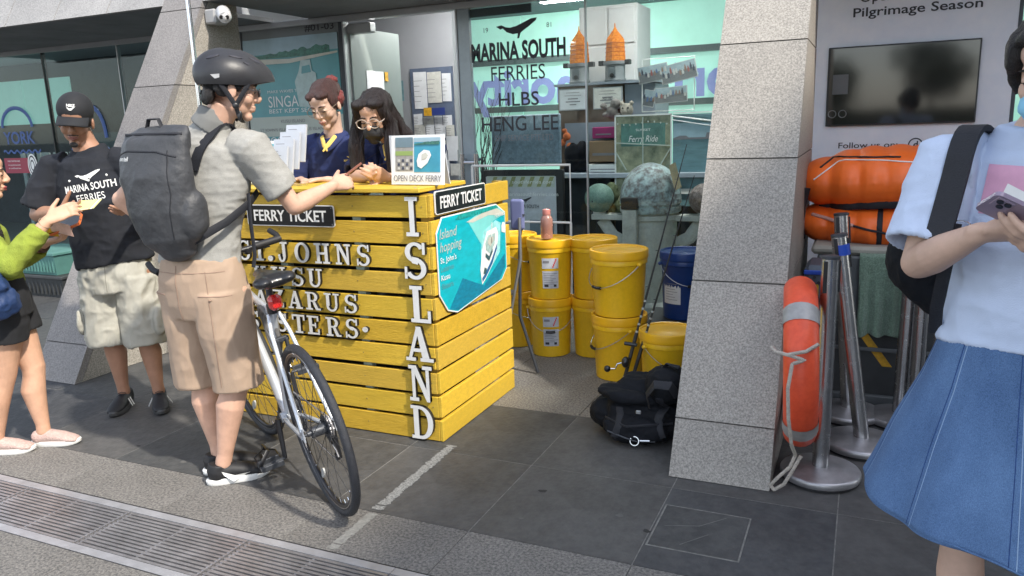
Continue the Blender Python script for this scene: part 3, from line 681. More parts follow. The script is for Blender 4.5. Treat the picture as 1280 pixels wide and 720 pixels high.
whale(ds, (-2.52, 5.81, .835), P, U, .35, ink)
text('board_text', 'MARINA SOUTH', ink, ds, (-2.52, 5.807, .775), size=.03, width=.24)
for x in (-2.44, -2.32): quad('panel_print', mat("print_slate", (.12, .16, .2), .5), ds, (x, 5.81, .60), P, U, .09, .16)
rk = thing('wire_rack', 'thin white metal rail frame behind the yellow ticket counter', 'rack', (-2.3, 5.2, 0))
b = MB(); r9 = .009
b.tube([(-2.68, 5.2, 1.155), (-1.905, 5.2, 1.155), (-1.905, 5.2, .745), (-2.68, 5.2, .745)], r9, 8); b.build('rail', white_paint, rk)
b = MB(); b.tube([(-2.68, 5.2, 0), (-2.68, 5.2, 1.155)], r9, 8); b.build('leg', white_paint, rk)
b = MB(); b.tube([(-1.93, 5.25, 0), (-1.905, 5.2, .745)], r9, 8); b.build('leg', white_paint, rk)
# branches
tw = thing('twig_bunch', 'bundle of tall curly dark twigs inside the glass left of lettering', 'branches', (-2.95, 5.95, .8))
for k in range(22):
    x = -3.0+rr.uniform(-.05, .12); y = 5.9+rr.uniform(-.05, .1); px_, ph, am = rr.uniform(-.05, .3), rr.uniform(0, 6), rr.uniform(.008, .022)
    pts = []; H_ = rr.uniform(.75, 1.05)
    for i in range(15):
        t = i/14; pts.append((x+px_*t+am*math.sin(ph+t*17), y+am*math.cos(ph*2+t*15), .8+H_*t))
    b = MB(); b.tube(pts, [.0045*(1-.7*i/14) for i in range(15)], 5); b.build('twig', mat("twig", (.05, .05, .05), .8), tw)
b = MB(); b.lathe([(.08, 0), (.1, .3), (.07, .8), (.075, .85)], (-2.96, 5.93, 0)); b.build('vase', black_paint, tw, True)
# cabinets, certificates, beacons, locker
cb = thing('brown_cabinet', 'brown office cabinet holding beacons, certificates on its face', 'cabinet', (-2.05, 6.7, 0))
b = MB(); b.bbox(-2.44, -1.86, 6.4, 6.9, 0, 1.745); b.build('carcass', cab_brown, cb)
b = MB(); b.bbox(-1.858, -1.60, 6.42, 6.9, 0, 1.74); b.build('side_unit', cab_grey, cb)
b = MB(); b.box(-2.38, -1.9, 6.392, 6.402, 1.2, 1.44); b.build('shelf_opening', cab_grey, cb); SHELF = cb
b = MB(); b.box(-2.46, -1.58, 6.36, 6.92, 1.746, 1.765); b.build('top_board', cab_grey, cb)
lk = thing('white_locker', 'tall pale locker box standing behind the two orange beacons', 'locker', (-2.05, 6.9, 1.77))
b = MB(); b.bbox(-2.36, -1.84, 6.75, 7.2, 1.768, 2.42); b.build('carcass', locker_m, lk)
b = MB(); b.bbox(-2.34, -2.11, 6.737, 6.749, 1.79, 2.08); b.bbox(-2.09, -1.86, 6.737, 6.749, 1.79, 2.08); b.build('door_pair', locker_m, lk)
b = MB(); b.bbox(-2.34, -2.11, 6.737, 6.749, 2.1, 2.4); b.bbox(-2.09, -1.86, 6.737, 6.749, 2.1, 2.4); b.build('door_pair', locker_m, lk)
for x, lab, gl in ((-2.295, 'left framed certificate on the brown cabinet, under the left beacon', 0), (-1.99, 'right framed certificate on the brown cabinet with bold middle line', 1)):
    ct = thing('certificate', lab, 'certificate', (x, 6.385, 1.55), group='certificates on the cabinet')
    b = MB(); b.bbox(x-.128, x+.128, 6.375, 6.39, 1.545, 1.725, .003); b.build('frame', alu, ct)
    quad('sheet', paper if gl == 0 else paper2, ct, (x, 6.374, 1.635), P, U, .232, .16)
    for k, ww in enumerate((.12, .15, .09, .13, .06)):
        b = MB(); b.box(x-ww/2, x+ww/2, 6.3695, 6.3705, 1.69-.024*k-(.005 if k > 1 else 0), 1.6935-.024*k); b.build('print_line', ink_grey, ct)
    if gl: text('certificate_text', 'MSF 1981', ink, ct, (x, 6.369, 1.62), size=.02, width=.08)
def beacon(x, lab):
    t = thing('warning_beacon', lab, 'beacon', (x, 6.3, 1.766), group='orange beacons on the cabinet')
    b = MB(); b.lathe([(.085, 0), (.09, .015), (.083, .03), (.083, .135), (.1, .14), (.1, .165)], (x, 6.48, 1.766), 24); b.build('housing', beacon_grey, t, True)
    b = MB(); pr = [(.088, .166), (.09, .18), (.083, .26), (.080, .33)]; 
    for zz in range(6): pr.append((.074-.011*zz, .345+.014*zz))
    pr += [(.006, .44), (.004, .47)]; b.lathe(pr, (x, 6.48, 1.766), 8); b.build('lens', amber, t)
    for zz in (.2, .235, .27, .305): b = MB(); b.lathe([(.088-(zz-.18)*.03, zz), (.0895-(zz-.18)*.03, zz+.004), (.088-(zz-.18)*.03, zz+.008)], (x, 6.48, 1.766), 8); b.build('lens_rib', mat("amber_dark", (.4, .1, .005), .2), t)
    b = MB(); b.bbox(x-.135, x-.09, 6.44, 6.5, 1.9, 1.94); b.bbox(x+.09, x+.135, 6.44, 6.5, 1.9, 1.94); b.build('clamp', black_paint, t)
    b = MB(); b.bbox(x-.035, x+.03, 6.387, 6.397, 1.8, 1.88, .004); b.build('hatch_plate', mat("beacon_plate", (.1, .12, .13), .5), t)
    b = MB(); b.tube([(x, 6.382, 1.815), (x, 6.39, 1.815)], .018, 12); b.build('dial', black_paint, t)
beacon(-2.27, 'left orange warning beacon overlapped by the glass joint'); beacon(-1.955, 'right orange warning beacon in front of the white locker')
# soft toy, boxes, photo collage, posters
ty = thing('plush_toy', 'small grey and cream plush toys on the cabinet shelf', 'toy', (-1.85, 6.3, 1.45))
b = MB(); b.ell((-1.93, 6.3, 1.52), (.05, .04, .05)); b.ell((-1.9, 6.3, 1.585), (.045, .04, .04)); b.ell((-2.0, 6.29, 1.57), (.03, .03, .025)); b.ell((-1.98, 6.3, 1.5), (.035, .03, .02)); b.ell((-1.86, 6.28, 1.48), (.03, .03, .03))
organic(b, 'grey_plush', mat("plush_grey", (.22, .2, .19), .95, bump=1, bscale=200), ty, .008, 2)
b = MB(); b.ell((-1.8, 6.28, 1.53), (.055, .04, .055)); b.ell((-1.84, 6.28, 1.585), (.018, .02, .018)); b.ell((-1.76, 6.28, 1.585), (.018, .02, .018)); b.ell((-1.8, 6.25, 1.52), (.02, .02, .014))
organic(b, 'cream_plush', mat("plush_cream", (.5, .45, .38), .95, bump=1, bscale=200), ty, .006, 2)
b = MB(); [b.ell((-1.8+s*.022, 6.238, 1.545), (.007, .006, .007)) for s in (-1, 1)]; b.build('eyes', ink, ty)
b = MB(); b.ell((-2.33, 6.3, 1.33), (.035, .03, .035)); b.ell((-2.37, 6.3, 1.28), (.03, .03, .03)); b.ell((-2.3, 6.3, 1.25), (.035, .03, .03)); b.ell((-2.35, 6.3, 1.38), (.025, .02, .02))
tag(organic(b, 'orange_toy', mat("toy_orange", (.5, .13, .04), .8), None, .007, 2), 'small orange plush figure left of the shelf photographs', 'toy')
def sbox(nm, x0, x1, z0, z1, m, lab, cat='box', y0=6.2, y1=6.38):
    t = thing(nm, lab, cat, ((x0+x1)/2, y0, z0))
    b = MB(); b.bbox(x0, x1, y0, y1, z0, z1, .005); b.build('carton', m, t)
    b = MB(); b.box(x0+.03, x1-.05, y0-.002, y0, z0+(z1-z0)*.3, z0+(z1-z0)*.42); b.build('print_line', ink_grey, t); return t
sbox('pink_box', -2.07, -1.86, 1.31, 1.40, mat("box_magenta", (.3, .015, .12), .5), 'dark pink box above the cardboard carton')
sbox('cardboard_box', -2.1, -1.82, 1.12, 1.29, mat("cardboard", (.26, .17, .1), .8, var=.1), 'brown cardboard carton below the pink box')
sbox('printer', -2.12, -1.83, 1.035, 1.1, white_paint, 'slim white device under the cardboard carton', 'printer')
b = MB(); b.bbox(-2.75, -.9, 6.15, 6.75, .99, 1.03); 
t = thing('desk', 'dark office desk behind the shop glass', 'desk', (-1.9, 6.4, 0)); b.build('desk_top', cab_grey, t)
b = MB(); b.box(-2.7, -1.95, 6.3, 6.7, .02, .985); b.box(-1.92, -1.2, 6.35, 6.7, .02, .985); b.build('pedestal', wall_dark, t)
b = MB(); b.ell((-2.28, 6.3, 1.15), (.07, .05, .13)); b.ell((-2.2, 6.32, 1.2), (.05, .05, .1)); b.tube([(-2.35, 6.3, 1.05), (-2.15, 6.3, 1.08)], .04)
tag(organic(b, 'black_jacket', nylon_black, None, .01, 3, folds(.01)), 'crumpled black jacket on the desk behind the glass', 'jacket')
FIG = [mat("figure_%d" % i, c, .5) for i, c in enumerate([(.5, .5, .48), (.05, .06, .09), (.25, .16, .12), (.1, .16, .3), (.32, .1, .09)])]
def crowd(par, o, right, up, w_, h_, seed):
    """printed group photograph: sky, hall and small figures at tables"""
    o = Vector(o); r_ = Vector(right).normalized(); u_ = Vector(up).normalized(); q = random.Random(seed)
    quad('photo', mat("photo_border", (.5, .5, .5), .4), par, o, right, up, w_, h_)
    quad('photo_ground', mat("photo_floor", (.16, .17, .18), .4, var=.2), par, o-u_*h_*.2, right, up, w_*.95, h_*.5, .004)
    quad('photo_sky', mat("photo_hall", (.3, .38, .42), .4, var=.2, vscale=20), par, o+u_*h_*.26, right, up, w_*.95, h_*.42, .004)
    n = max(4, int(w_/.022))
    for i in range(n):
        x = -w_*.43+w_*.86*(i+q.uniform(-.2, .2))/(n-1); y = q.uniform(-.22, .02)*h_; hh = h_*q.uniform(.22, .36); m_ = FIG[q.randrange(5)]
        polyflat('printed_figure', m_, par, o+r_*x+u_*y, right, up, [(-.007, 0), (.007, 0), (.008, hh*.6), (.004, hh*.72), (.004, hh), (-.004, hh), (-.004, hh*.72), (-.008, hh*.6)], lift=.0048)
pc = thing('photo_collage', 'wire grid of event photographs hanging right of the grey cabinet', 'photographs', (-1.45, 6.2, 1.5))
b = MB(); b.tube([(-1.65, 6.2, 1.51), (-1.24, 6.2, 1.51), (-1.24, 6.2, 1.91), (-1.65, 6.2, 1.91), (-1.65, 6.2, 1.51)], .005, 6); b.build('wire_frame', white_paint, pc)
for x, z, ww, hh, a in ((-1.56, 1.80, .24, .13, .14), (-1.36, 1.80, .28, .14, .2), (-1.42, 1.63, .26, .12, .05), (-1.59, 1.61, .09, .13, -.2)):
    crowd(pc, (x, 6.19-.003*abs(a), z), (1, 0, a), (-a, 0, 1), ww, hh, int(x*-100))
fp = thing('ferry_ride_poster', 'framed sunset terrace poster reading Ferry Ride behind the bronze dome', 'poster', (-1.64, 6.2, .7))
quad('sheet', photo_green, fp, (-1.643, 6.2, 1.12), P, U, .46, .72)
quad('teal_glow', mat("print_teal_glow", (.08, .2, .17), .4, var=.4, vscale=7), fp, (-1.643, 6.195, 1.33), P, U, .36, .18, .002)
for x0, x1, z0, z1 in ((-1.876, -1.866, .76, 1.485), (-1.42, -1.41, .76, 1.485), (-1.876, -1.41, 1.478, 1.49)):
    b = MB(); b.box(x0, x1, 6.185, 6.198, z0, z1); b.build('frame', white_paint, fp)
text('poster_text', 'Ferry Ride', white_print, fp, (-1.64, 6.19, 1.275), size=.05, width=.24, shear=.3)
text('poster_text', 'SUNSET', white_print, fp, (-1.64, 6.19, 1.36), size=.018, width=.12)
for i, (x0, z0, x1, z1) in enumerate(((-1.87, 1.27, -1.41, 1.24), (-1.87, 1.2, -1.78, 1.05), (-1.42, 1.22, -1.52, 1.06), (-1.643, 1.47, -1.643, 1.1))):
    b = MB(); b.tube([(x0, 6.19, z0), (x1, 6.19, z1)], .006, 4); b.build('beam_print', cream_print, fp)
b = MB()
for i in range(9): b.ell((-1.85+.05*i, 6.19, 1.42-.012*math.sin(i*.9)), (.006, .003, .008), n=8, k=6)
b.build('bulb_print', cream_print, fp)
sp = thing('sea_view_poster', 'hazy harbour view poster right of the Ferry Ride poster', 'poster', (-1.2, 6.2, .7))
quad('sheet', photo_sea, sp, (-1.185, 6.21, 1.12), P, U, .44, .72); quad('sky_band', sky_print, sp, (-1.185, 6.205, 1.35), P, U, .43, .12, .002)
polyflat('skyline_print', ink_grey, sp, (-1.2, 6.203, 1.285), P, U, [(-.2, 0), (.2, 0), (.2, .02), (.1, .02), (.1, .05), (.06, .05), (.05, .015), (-.08, .015), (-.1, .03), (-.15, .03), (-.2, .01)])
b = MB(); b.tube([(-1.41, 6.198, 1.47), (-.97, 6.198, 1.40)], .008, 5); b.tube([(-1.41, 6.198, 1.44), (-.97, 6.198, 1.36)], .005, 5); b.build('beam_print', white_print, sp)
b = MB(); b.box(-1.4, -.97, 6.19, 6.2, .86, .9); b.box(-1.4, -.97, 6.19, 6.2, 1.485, 1.495); b.build('frame', white_paint, sp)
# binnacle
bi = thing('ship_binnacle', 'antique ship binnacle with flaking bronze dome behind the glass', 'binnacle', (-1.495, 5.85, 0))
c = (-1.495, 5.86, 0)
b = MB(); b.lathe([(.25, 0), (.25, .05), (.205, .08), (.2, .70), (.215, .705), (.215, .74), (.2, .745), (.2, .755)], c, 40); b.build('pedestal', binn_white, bi, True)
b = MB(); b.lathe([(.228, .757), (.232, .765), (.232, .80), (.222, .803), (.222, .82), (.234, .823), (.234, .86)]+[(.232*math.cos(a), .862+.265*math.sin(a)) for a in [math.pi/2*i/10 for i in range(10)]]+[(.02, 1.127)], c, 44)
b.build('dome', bronze, bi, True)
b = MB(); b.bbox(-1.645, -1.535, 5.60, 5.66, 0, .795, .006); b.build('front_rail', binn_white, bi)
b = MB(); b.bbox(-1.652, -1.528, 5.59, 5.67, .797, .885, .006); b.build('rail_cap', black_paint, bi)
for s_, m_, xx in ((-1, verdigris, -1.905), (1, binn_rust, -1.085)):
    br = MB(); br.bbox(min(c[0]+s_*.18, xx-s_*-.05), max(c[0]+s_*.18, xx+s_*.05), 5.80, 5.92, .69, .735, .005)
    br.tube([(c[0]+s_*.19, 5.86, .5), (c[0]+s_*.3, 5.86, .56), (xx-s_*.02, 5.86, .69)], [(.012, .05)]*3, 8, ref=(0, 1, 0)); br.build('ball_bracket', binn_white, bi)
    br = MB(); br.ell((xx, 5.86, .855), (.116, .116, .116), n=32, k=20); br.build('compass_ball', m_, bi, True)
    br = MB(); br.tube([(xx, 5.86, .735), (xx, 5.86, .76)], .05, 16); br.build('ball_seat', binn_white, bi, True)
b = MB(); b.ell((-1.925, 5.745, .84), (.006, .004, .006)); b.build('ball_plug', ink, bi)
b = MB(); b.hexa([(-1.33, 5.75, 1.11), (-1.29, 5.74, 1.13), (-1.29, 5.8, 1.13), (-1.33, 5.8, 1.11), (-1.27, 5.68, .93), (-1.235, 5.68, .95), (-1.235, 5.76, .95), (-1.27, 5.76, .93)]); b.build('hood_latch', mat("brass_old", (.3, .22, .12), .5, .5, var=.3), bi)
b = MB(); b.ell((-1.86, 6.05, .86), (.05, .05, .1)); b.ell((-1.83, 6.05, .74), (.06, .05, .08)); tag(organic(b, 'fern_ornament', mat("moss", (.1, .12, .06), .9, var=.5), None, .01, 2, folds(.015, (30, 30, 30))), 'mossy dark ornament between the ball and the bronze dome', 'ornament')
# right bay: window wall and screen poster
rw_ = thing('right_shop_window', 'glass bay behind the woman on the right, edge of the mint interior', 'window', (1.5, YF, 0))
for x0, x1 in ((.775, 1.7), (1.72, 2.9), (2.92, 4.2)):
    b = MB(); b.box(x0, x1, YF, YF+.012, .03, 2.33); b.build('pane', glass_m, rw_)
b = MB(); b.bbox(.75, .775, YF-.02, YF+.05, 0, 2.33, .002); b.build('mullion', alu_dark, rw_)
b = MB(); b.box(-.279, 4.3, YF-.02, YF+.05, 2.33, 2.366); b.build('frame', alu, rw_)
kp = thing('screen_poster', 'cloudy blue advertising panel with a built in screen at top right', 'poster', (.2, YF, .9))
b = MB(); b.bbox(-.338, .75, YF-.05, YF-.01, .3, 2.328, .003); b.build('panel', poster_blue, kp)
text('poster_text', 'Pilgrimage Season', ink, kp, (.222, YF-.053, 2.02), size=.052, bold=.012, width=.69)
text('poster_text', 'Operator for Kusu', ink, kp, (.222, YF-.053, 2.105), size=.052, bold=.012, width=.62)
text('poster_text', 'Follow us on:', ink, kp, (.0, YF-.053, 1.225), size=.036, bold=.008, width=.34)
for x, ch in ((.268, 'd'), (.372, 'f')):
    b = MB(); b.torus((x, YF-.053, 1.24), .037, .0035, Matrix(((1, 0, 0), (0, 0, 1), (0, 1, 0))), n=28, k=6); b.build('icon_ring', ink, kp)
    text('icon_letter', ch, ink, kp, (x+.002, YF-.054, 1.222), size=.04, bold=.015)
b = MB(); b.bbox(-.252, .575, YF-.085, YF-.05, 1.365, 1.845, .003); b.build('screen_bezel', black_paint, kp)
b = MB(); b.box(-.243, .566, YF-.088, YF-.0855, 1.374, 1.836); b.build('screen', screen_m, kp)
b = MB(); b.box(-.22, -.13, YF-.0895, YF-.0885, 1.56, 1.68); b.build('screen_notice', mat("screen_notice", (.09, .09, .095), .3), kp)
for x in (-.215, -.155): b = MB(); b.torus((x, YF-.0895, 1.44), .022, .003, Matrix(((1, 0, 0), (0, 0, 1), (0, 1, 0))), n=20, k=5); b.build('screen_icon', mat("screen_icon", (.2, .2, .2), .3), kp)
# cctv and pole
cc = thing('security_camera', 'white dome security camera on the side of left granite column', 'camera', (-4.27, 4.47, 2.2))
b = MB(); b.bbox(-4.288, -4.19, 4.33, 4.46, 2.21, 2.31, .012); b.build('bracket_box', mat("cam_grey", (.33, .33, .33), .5), cc)
b = MB(); b.tube([(-4.12, 4.34, 2.275), (-4.06, 4.29, 2.24)], [.05, .046], 20, round_caps=True); b.build('housing', mat("cam_white", (.5, .5, .5), .3), cc, True)
b = MB(); b.tube([(-4.062, 4.285, 2.24), (-4.04, 4.265, 2.228)], [.042, .036], 20); b.build('face_plate', mat("cam_white", (.5, .5, .5), .3), cc, True)
dd = Vector((.6, -.75, -.35)).normalized(); rt = dd.cross(Vector((0, 0, 1))).normalized()
for s_ in (-1, 1): b = MB(); q = Vector((-4.038, 4.262, 2.232))+rt*.019*s_; b.tube([q, q+dd*.008], .013, 14); b.build('lens', black_paint, cc)
po = thing('steel_pole', 'slim shiny steel pole rising behind the cyclist helmet', 'pole', (-3.40, 3.33, 0))
b = MB(); b.tube([(-3.40, 3.33, 0), (-3.40, 3.33, 3.0)], .012, 16); b.build('tube', chrome, po, True)
b = MB(); b.lathe([(.05, 0), (.05, .006), (.02, .012), (.015, .03)], (-3.40, 3.33, 0), 20); b.build('foot_plate', chrome, po, True)
# bins at the office window
for x0, x1, z0, z1, m_, lab in ((-7.45, -6.75, 0, .21, box_dark, 'dark plastic storage crate on the floor by the office window'), (-7.38, -6.82, .213, .43, cloth_teal, 'teal plastic bin stacked on the dark crate')):
    t = thing('storage_bin', lab, 'bin', ((x0+x1)/2, 4.95, z0)); b = MB()
    b.hexa([(x0+.03, 4.73, z0), (x1-.03, 4.73, z0), (x1-.03, 5.15, z0), (x0+.03, 5.15, z0), (x0, 4.7, z1-.03), (x1, 4.7, z1-.03), (x1, 5.18, z1-.03), (x0, 5.18, z1-.03)]); b.build('tub', m_, t)
    b = MB(); b.bbox(x0-.015, x1+.015, 4.685, 5.195, z1-.03, z1, .006); b.build('rim', m_, t)
    b = MB()
    for k in range(12): xx = x0+.04+(x1-x0-.08)*k/11; b.box(xx-.006, xx+.006, 4.703, 4.716, z0+.03, z1-.04)
    b.build('rib', m_, t)
# ------------------------------------------------------------------ yellow pallet counter
CX0, CX1, CY0, CY1 = -3.0, -1.735, 2.952, 3.77
ct = thing('ticket_counter', 'yellow slatted pallet ticket counter with white ISLAND lettering', 'counter', ((CX0+CX1)/2, (CY0+CY1)/2, 0))
rr = random.Random(11)
for k in range(10):
    z0 = .1168*k+.004; z1 = z0+.1005; w1 = rr.uniform(-.002, .002)
    b = MB(); b.bbox(CX0, CX1-.019, CY0+w1, CY0+.018+w1, z0+rr.uniform(-.002, .002), z1+rr.uniform(-.002, .002), .0022); b.build('front_board', yellows[(k*3+1) % 4], ct)
    e = rr.uniform(-.004, .006)
    b = MB(); b.bbox(CX1-.018, CX1+w1, CY0+.001, CY1+e, z0+rr.uniform(-.003, .003), z1+.002, .0022); b.build('side_board', yellows[(k*2+k//3) % 4], ct)
    b = MB(); b.bbox(CX0, CX0+.018, CY0+.02, CY1, z0, z1, .0022); b.build('side_board', yellow, ct)
for x in (-2.96, -2.62, -2.17, -1.80):
    b = MB(); b.box(x, x+.045, CY0+.0215, CY0+.06, .0, 1.16); b.build('upright', pallet_blue if x in (-2.17, -2.62) else yellow_in, ct)
for y in (3.3, 3.7): b = MB(); b.box(CX1-.06, CX1-.0215, y, y+.045, 0, 1.16); b.build('upright', yellow_in, ct)
b = MB(); b.box(CX0+.02, CX1-.065, CY0+.35, CY0+.37, .0, 1.1); b.build('inner_panel', wall_dark, ct)
b = MB(); b.bbox(CX0-.02, CX1-.035, CY0-.032, 3.16, 1.170, 1.190, .003); b.build('top_board', yellow, ct)
b = MB(); b.bbox(CX0-.02, CX1-.045, 3.165, 3.38, 1.170, 1.190, .003); b.build('top_board', yellow, ct)
b = MB(); [b.tube([(x, y, 1.188), (x, y, 1.1925)], .007, 8) for x, y in ((-1.80, 2.94), (-1.82, 3.3), (-1.765, 3.07))]; b.build('screw_head', alu, ct)
b = MB()
for k in range(10):
    for x in (-1.78, -2.59, -2.15): b.tube([(x, CY0-.0005, .1168*k+.055), (x, CY0-.0025, .1168*k+.055)], .0035, 6)
b.build('nail_head', mat("nail", (.35, .25, .08), .5, .3), ct)
# slab serif lettering made of cut strokes
def rc(x0, y0, x1, y1): return [(x0, y0), (x1, y0), (x1, y1), (x0, y1)]
def arc(cx, cy, ro, ri, a0, a1, n=14):
    P_ = []
    for i in range(n): 
        a, c = R(a0+(a1-a0)*i/n), R(a0+(a1-a0)*(i+1)/n)
        q = [(cx+ri[0]*math.cos(a), cy+ri[1]*math.sin(a)), (cx+ro[0]*math.cos(a), cy+ro[1]*math.sin(a)), (cx+ro[0]*math.cos(c), cy+ro[1]*math.sin(c)), (cx+ri[0]*math.cos(c), cy+ri[1]*math.sin(c))]
        P_.append(q if a1 > a0 else q[::-1])
    return P_
sv = .10
SL = {
 'I': (.5, [rc(.15, 0, .35, 1), rc(0, 0, .5, sv), rc(0, 1-sv, .5, 1)]),
 'L': (.68, [rc(.1, 0, .3, 1), rc(0, 1-sv, .42, 1), rc(0, 0, .68, sv), rc(.58, 0, .68, .33)]),
 'T': (.8, [rc(.3, 0, .5, 1), rc(.16, 0, .64, sv), rc(0, 1-sv, .8, 1), rc(0, .7, .1, .95), rc(.7, .7, .8, .95)]),
 'H': (.92, [rc(.12, 0, .31, 1), rc(.61, 0, .8, 1), rc(.25, .45, .7, .56), rc(0, 0, .42, sv), rc(.5, 0, .92, sv), rc(0, 1-sv, .42, 1), rc(.5, 1-sv, .92, 1)]),
 'E': (.76, [rc(.1, 0, .3, 1), rc(0, 0, .74, sv), rc(0, 1-sv, .72, 1), rc(.64, 0, .74, .3), rc(.62, .72, .72, 1), rc(.25, .45, .55, .55), rc(.48, .36, .56, .64)]),
 'A': (.96, [[(.08, .05), (.19, .05), (.5, .92), (.42, 1), (.38, .92)], [(.58, .05), (.83, .05), (.56, 1), (.38, 1)], rc(.26, .27, .7, .37), rc(0, 0, .34, sv), rc(.5, 0, .96, sv)]),
 'N': (.96, [rc(.12, 0, .25, .95), rc(.7, 0, .83, .95), [(.12, .98), (.7, 0), (.83, 0), (.83, .12), (.32, 1), (.12, 1)], rc(0, 0, .38, sv), rc(0, 1-sv, .25, 1), rc(.57, 1-sv, .96, 1)]),
 'K': (.96, [rc(.12, 0, .32, 1), rc(0, 0, .44, sv), rc(0, 1-sv, .44, 1), [(.3, .36), (.38, .36), (.8, .95), (.68, .95)], [(.38, .56), (.64, .05), (.88, .05), (.52, .62)], rc(.54, 0, .96, sv), rc(.56, 1-sv, .92, 1)]),
 'Z': (.78, [rc(0, 0, .76, sv), rc(0, 1-sv, .76, 1), [(0, .05), (.24, .05), (.76, .95), (.52, .95)], rc(0, .72, .1, 1), rc(.66, 0, .76, .28)]),
 'D': (.9, [rc(.1, 0, .3, 1), rc(0, 0, .42, sv), rc(0, 1-sv, .42, 1)]+arc(.38, .5, (.5, .5), (.29, .4), -90, 90)),
 'O': (.94, arc(.47, .5, (.47, .51), (.25, .4), 0, 360, 26)),
 'U': (.94, [rc(.12, .3, .32, 1), rc(.68, .3, .81, 1), rc(0, 1-sv, .44, 1), rc(.56, 1-sv, .94, 1)]+arc(.465, .32, (.345, .33), (.2, .22), 180, 360)),
 'J': (.66, [rc(.32, .25, .52, 1), rc(.18, 1-sv, .66, 1)]+arc(.27, .26, (.25, .28), (.09, .18), 180, 360)+[[(.02, .26), (.16, .26), (.17, .36), (.1, .38), (.02, .34)]]),
 'R': (.96, [rc(.12, 0, .32, 1), rc(0, 0, .44, sv), rc(0, 1-sv, .46, 1), rc(.3, .45, .46, .55), [(.42, .5), (.6, .5), (.84, .04), (.62, .04)], rc(.66, 0, .96, sv)]+arc(.44, .725, (.36, .275), (.17, .18), -90, 90)),
 'S': (.74, arc(.37, .735, (.33, .275), (.16, .185), 25, 250)+arc(.37, .285, (.36, .3), (.19, .2), -155, 75)+[[(.26, .44), (.46, .40), (.5, .58), (.24, .62)], rc(.62, .68, .71, 1), rc(0, .0, .09, .33)]),
 '.': (.3, arc(.15, .14, (.15, .14), (.0, .0), 0, 360, 14)),
}
def slab(ch, cx, z0, h, y0, th, wd=None, yb=None, parent=ct, name='letter', squeeze=1.):
    w_, strokes = SL[ch]; sc = h; sx = (wd/w_) if wd else sc*squeeze
    b = MB()
    for i, pl in enumerate(strokes):
        d0 = y0-.00025*i if len(strokes) < 12 or i < 6 else y0-.0017-.00003*(i % 2)
        b.prism(pl, lambda x, y, d: (cx+(x-w_/2)*sx, d, z0+y*sc), d0, y0+th, 0, 1)
    o = b.build(name, [letter_white, black_paint], parent)
    b2 = MB()
    return o
FY = CY0-.0055
for ch, x, z0, z1, wd in (('I', -1.823, .977, 1.152, .064), ('S', -1.818, .783, .949, .115), ('L', -1.806, .581, .751, .105), ('A', -1.825, .396, .561, .146), ('N', -1.829, .200, .374, .125), ('D', -1.832, .012, .177, .122)):
    slab(ch, x, z0, z1-z0, FY-.014, .018, wd)
rows = [('S -2.812 T -2.715 . -2.648 J -2.57 O -2.452 H -2.333 N -2.212 S -2.098', .832, .098), ('K -2.725 U -2.61 S -2.492 U -2.388', .715, .09), ('L -2.83 A -2.735 Z -2.628 A -2.520 R -2.412 U -2.300 S -2.190', .600, .089), ('S -2.80 I -2.715 S -2.62 T -2.512 E -2.422 R -2.302 S -2.195 . -2.118', .476, .094)]
for rw, z, h in rows:
    tk = rw.split()
    for ch, x in zip(tk[::2], tk[1::2]):
        x = float(x)
        if ch == '.': slab(ch, x, z+(.0 if z > .5 else .035), h, FY-.012, .016, .032)
        else: slab(ch, x, z, h, FY-.012, .016, {'I': .045, 'J': .06, 'L': .072, 'S': .072, 'T': .078, 'E': .074, 'Z': .074}.get(ch, .088))
# enamel signs
def rrect(w_, h_, r_, n=4):
    P_ = []
    for cx, cy, a in ((w_/2-r_, -h_/2+r_, -90), (w_/2-r_, h_/2-r_, 0), (-w_/2+r_, h_/2-r_, 90), (-w_/2+r_, -h_/2+r_, 180)):
        for i in range(n+1): P_.append((cx+r_*math.cos(R(a+90*i/n)), cy+r_*math.sin(R(a+90*i/n))))
    return P_
def ticket_sign(o, right, w_, h_, th, n_):
    r_ = Vector(right)
    fn = lambda x, y, d: Vector(o)+r_*x+Vector((0, 0, 1))*y+Vector(n_)*d
    b = MB(); b.prism(rrect(w_, h_, .012), fn, .006, 0); sg = b.build('sign_plate', white_print, ct)
    b = MB(); b.prism(rrect(w_-.008, h_-.008, .01), fn, .0068, .001); b.build('sign_face', sign_black, sg)
    text('sign_lettering', 'FERRY TICKET', white_print, sg, Vector(o)+Vector(n_)*.0075+Vector((0, 0, -h_*.26)), right, (0, 0, 1), size=h_*.52, bold=.012, width=w_*.83, extrude=.0008)
    b = MB()
    for sx in (-1, 1):
        for sz in (-1, 1): q = Vector(o)+r_*sx*(w_/2-.012)+Vector((0, 0, sz*(h_/2-.012))); b.tube([q+Vector(n_)*.006, q+Vector(n_)*.009], .0035, 8)
    b.build('sign_screw', chrome, sg)
ticket_sign((-2.51, FY-.002, 1.058), (1, 0, 0), .525, .102, .006, (0, -1, 0))
ticket_sign((CX1+.0042, 3.228, 1.119), (0, 1, 0), .50, .104, .006, (1, 0, 0))
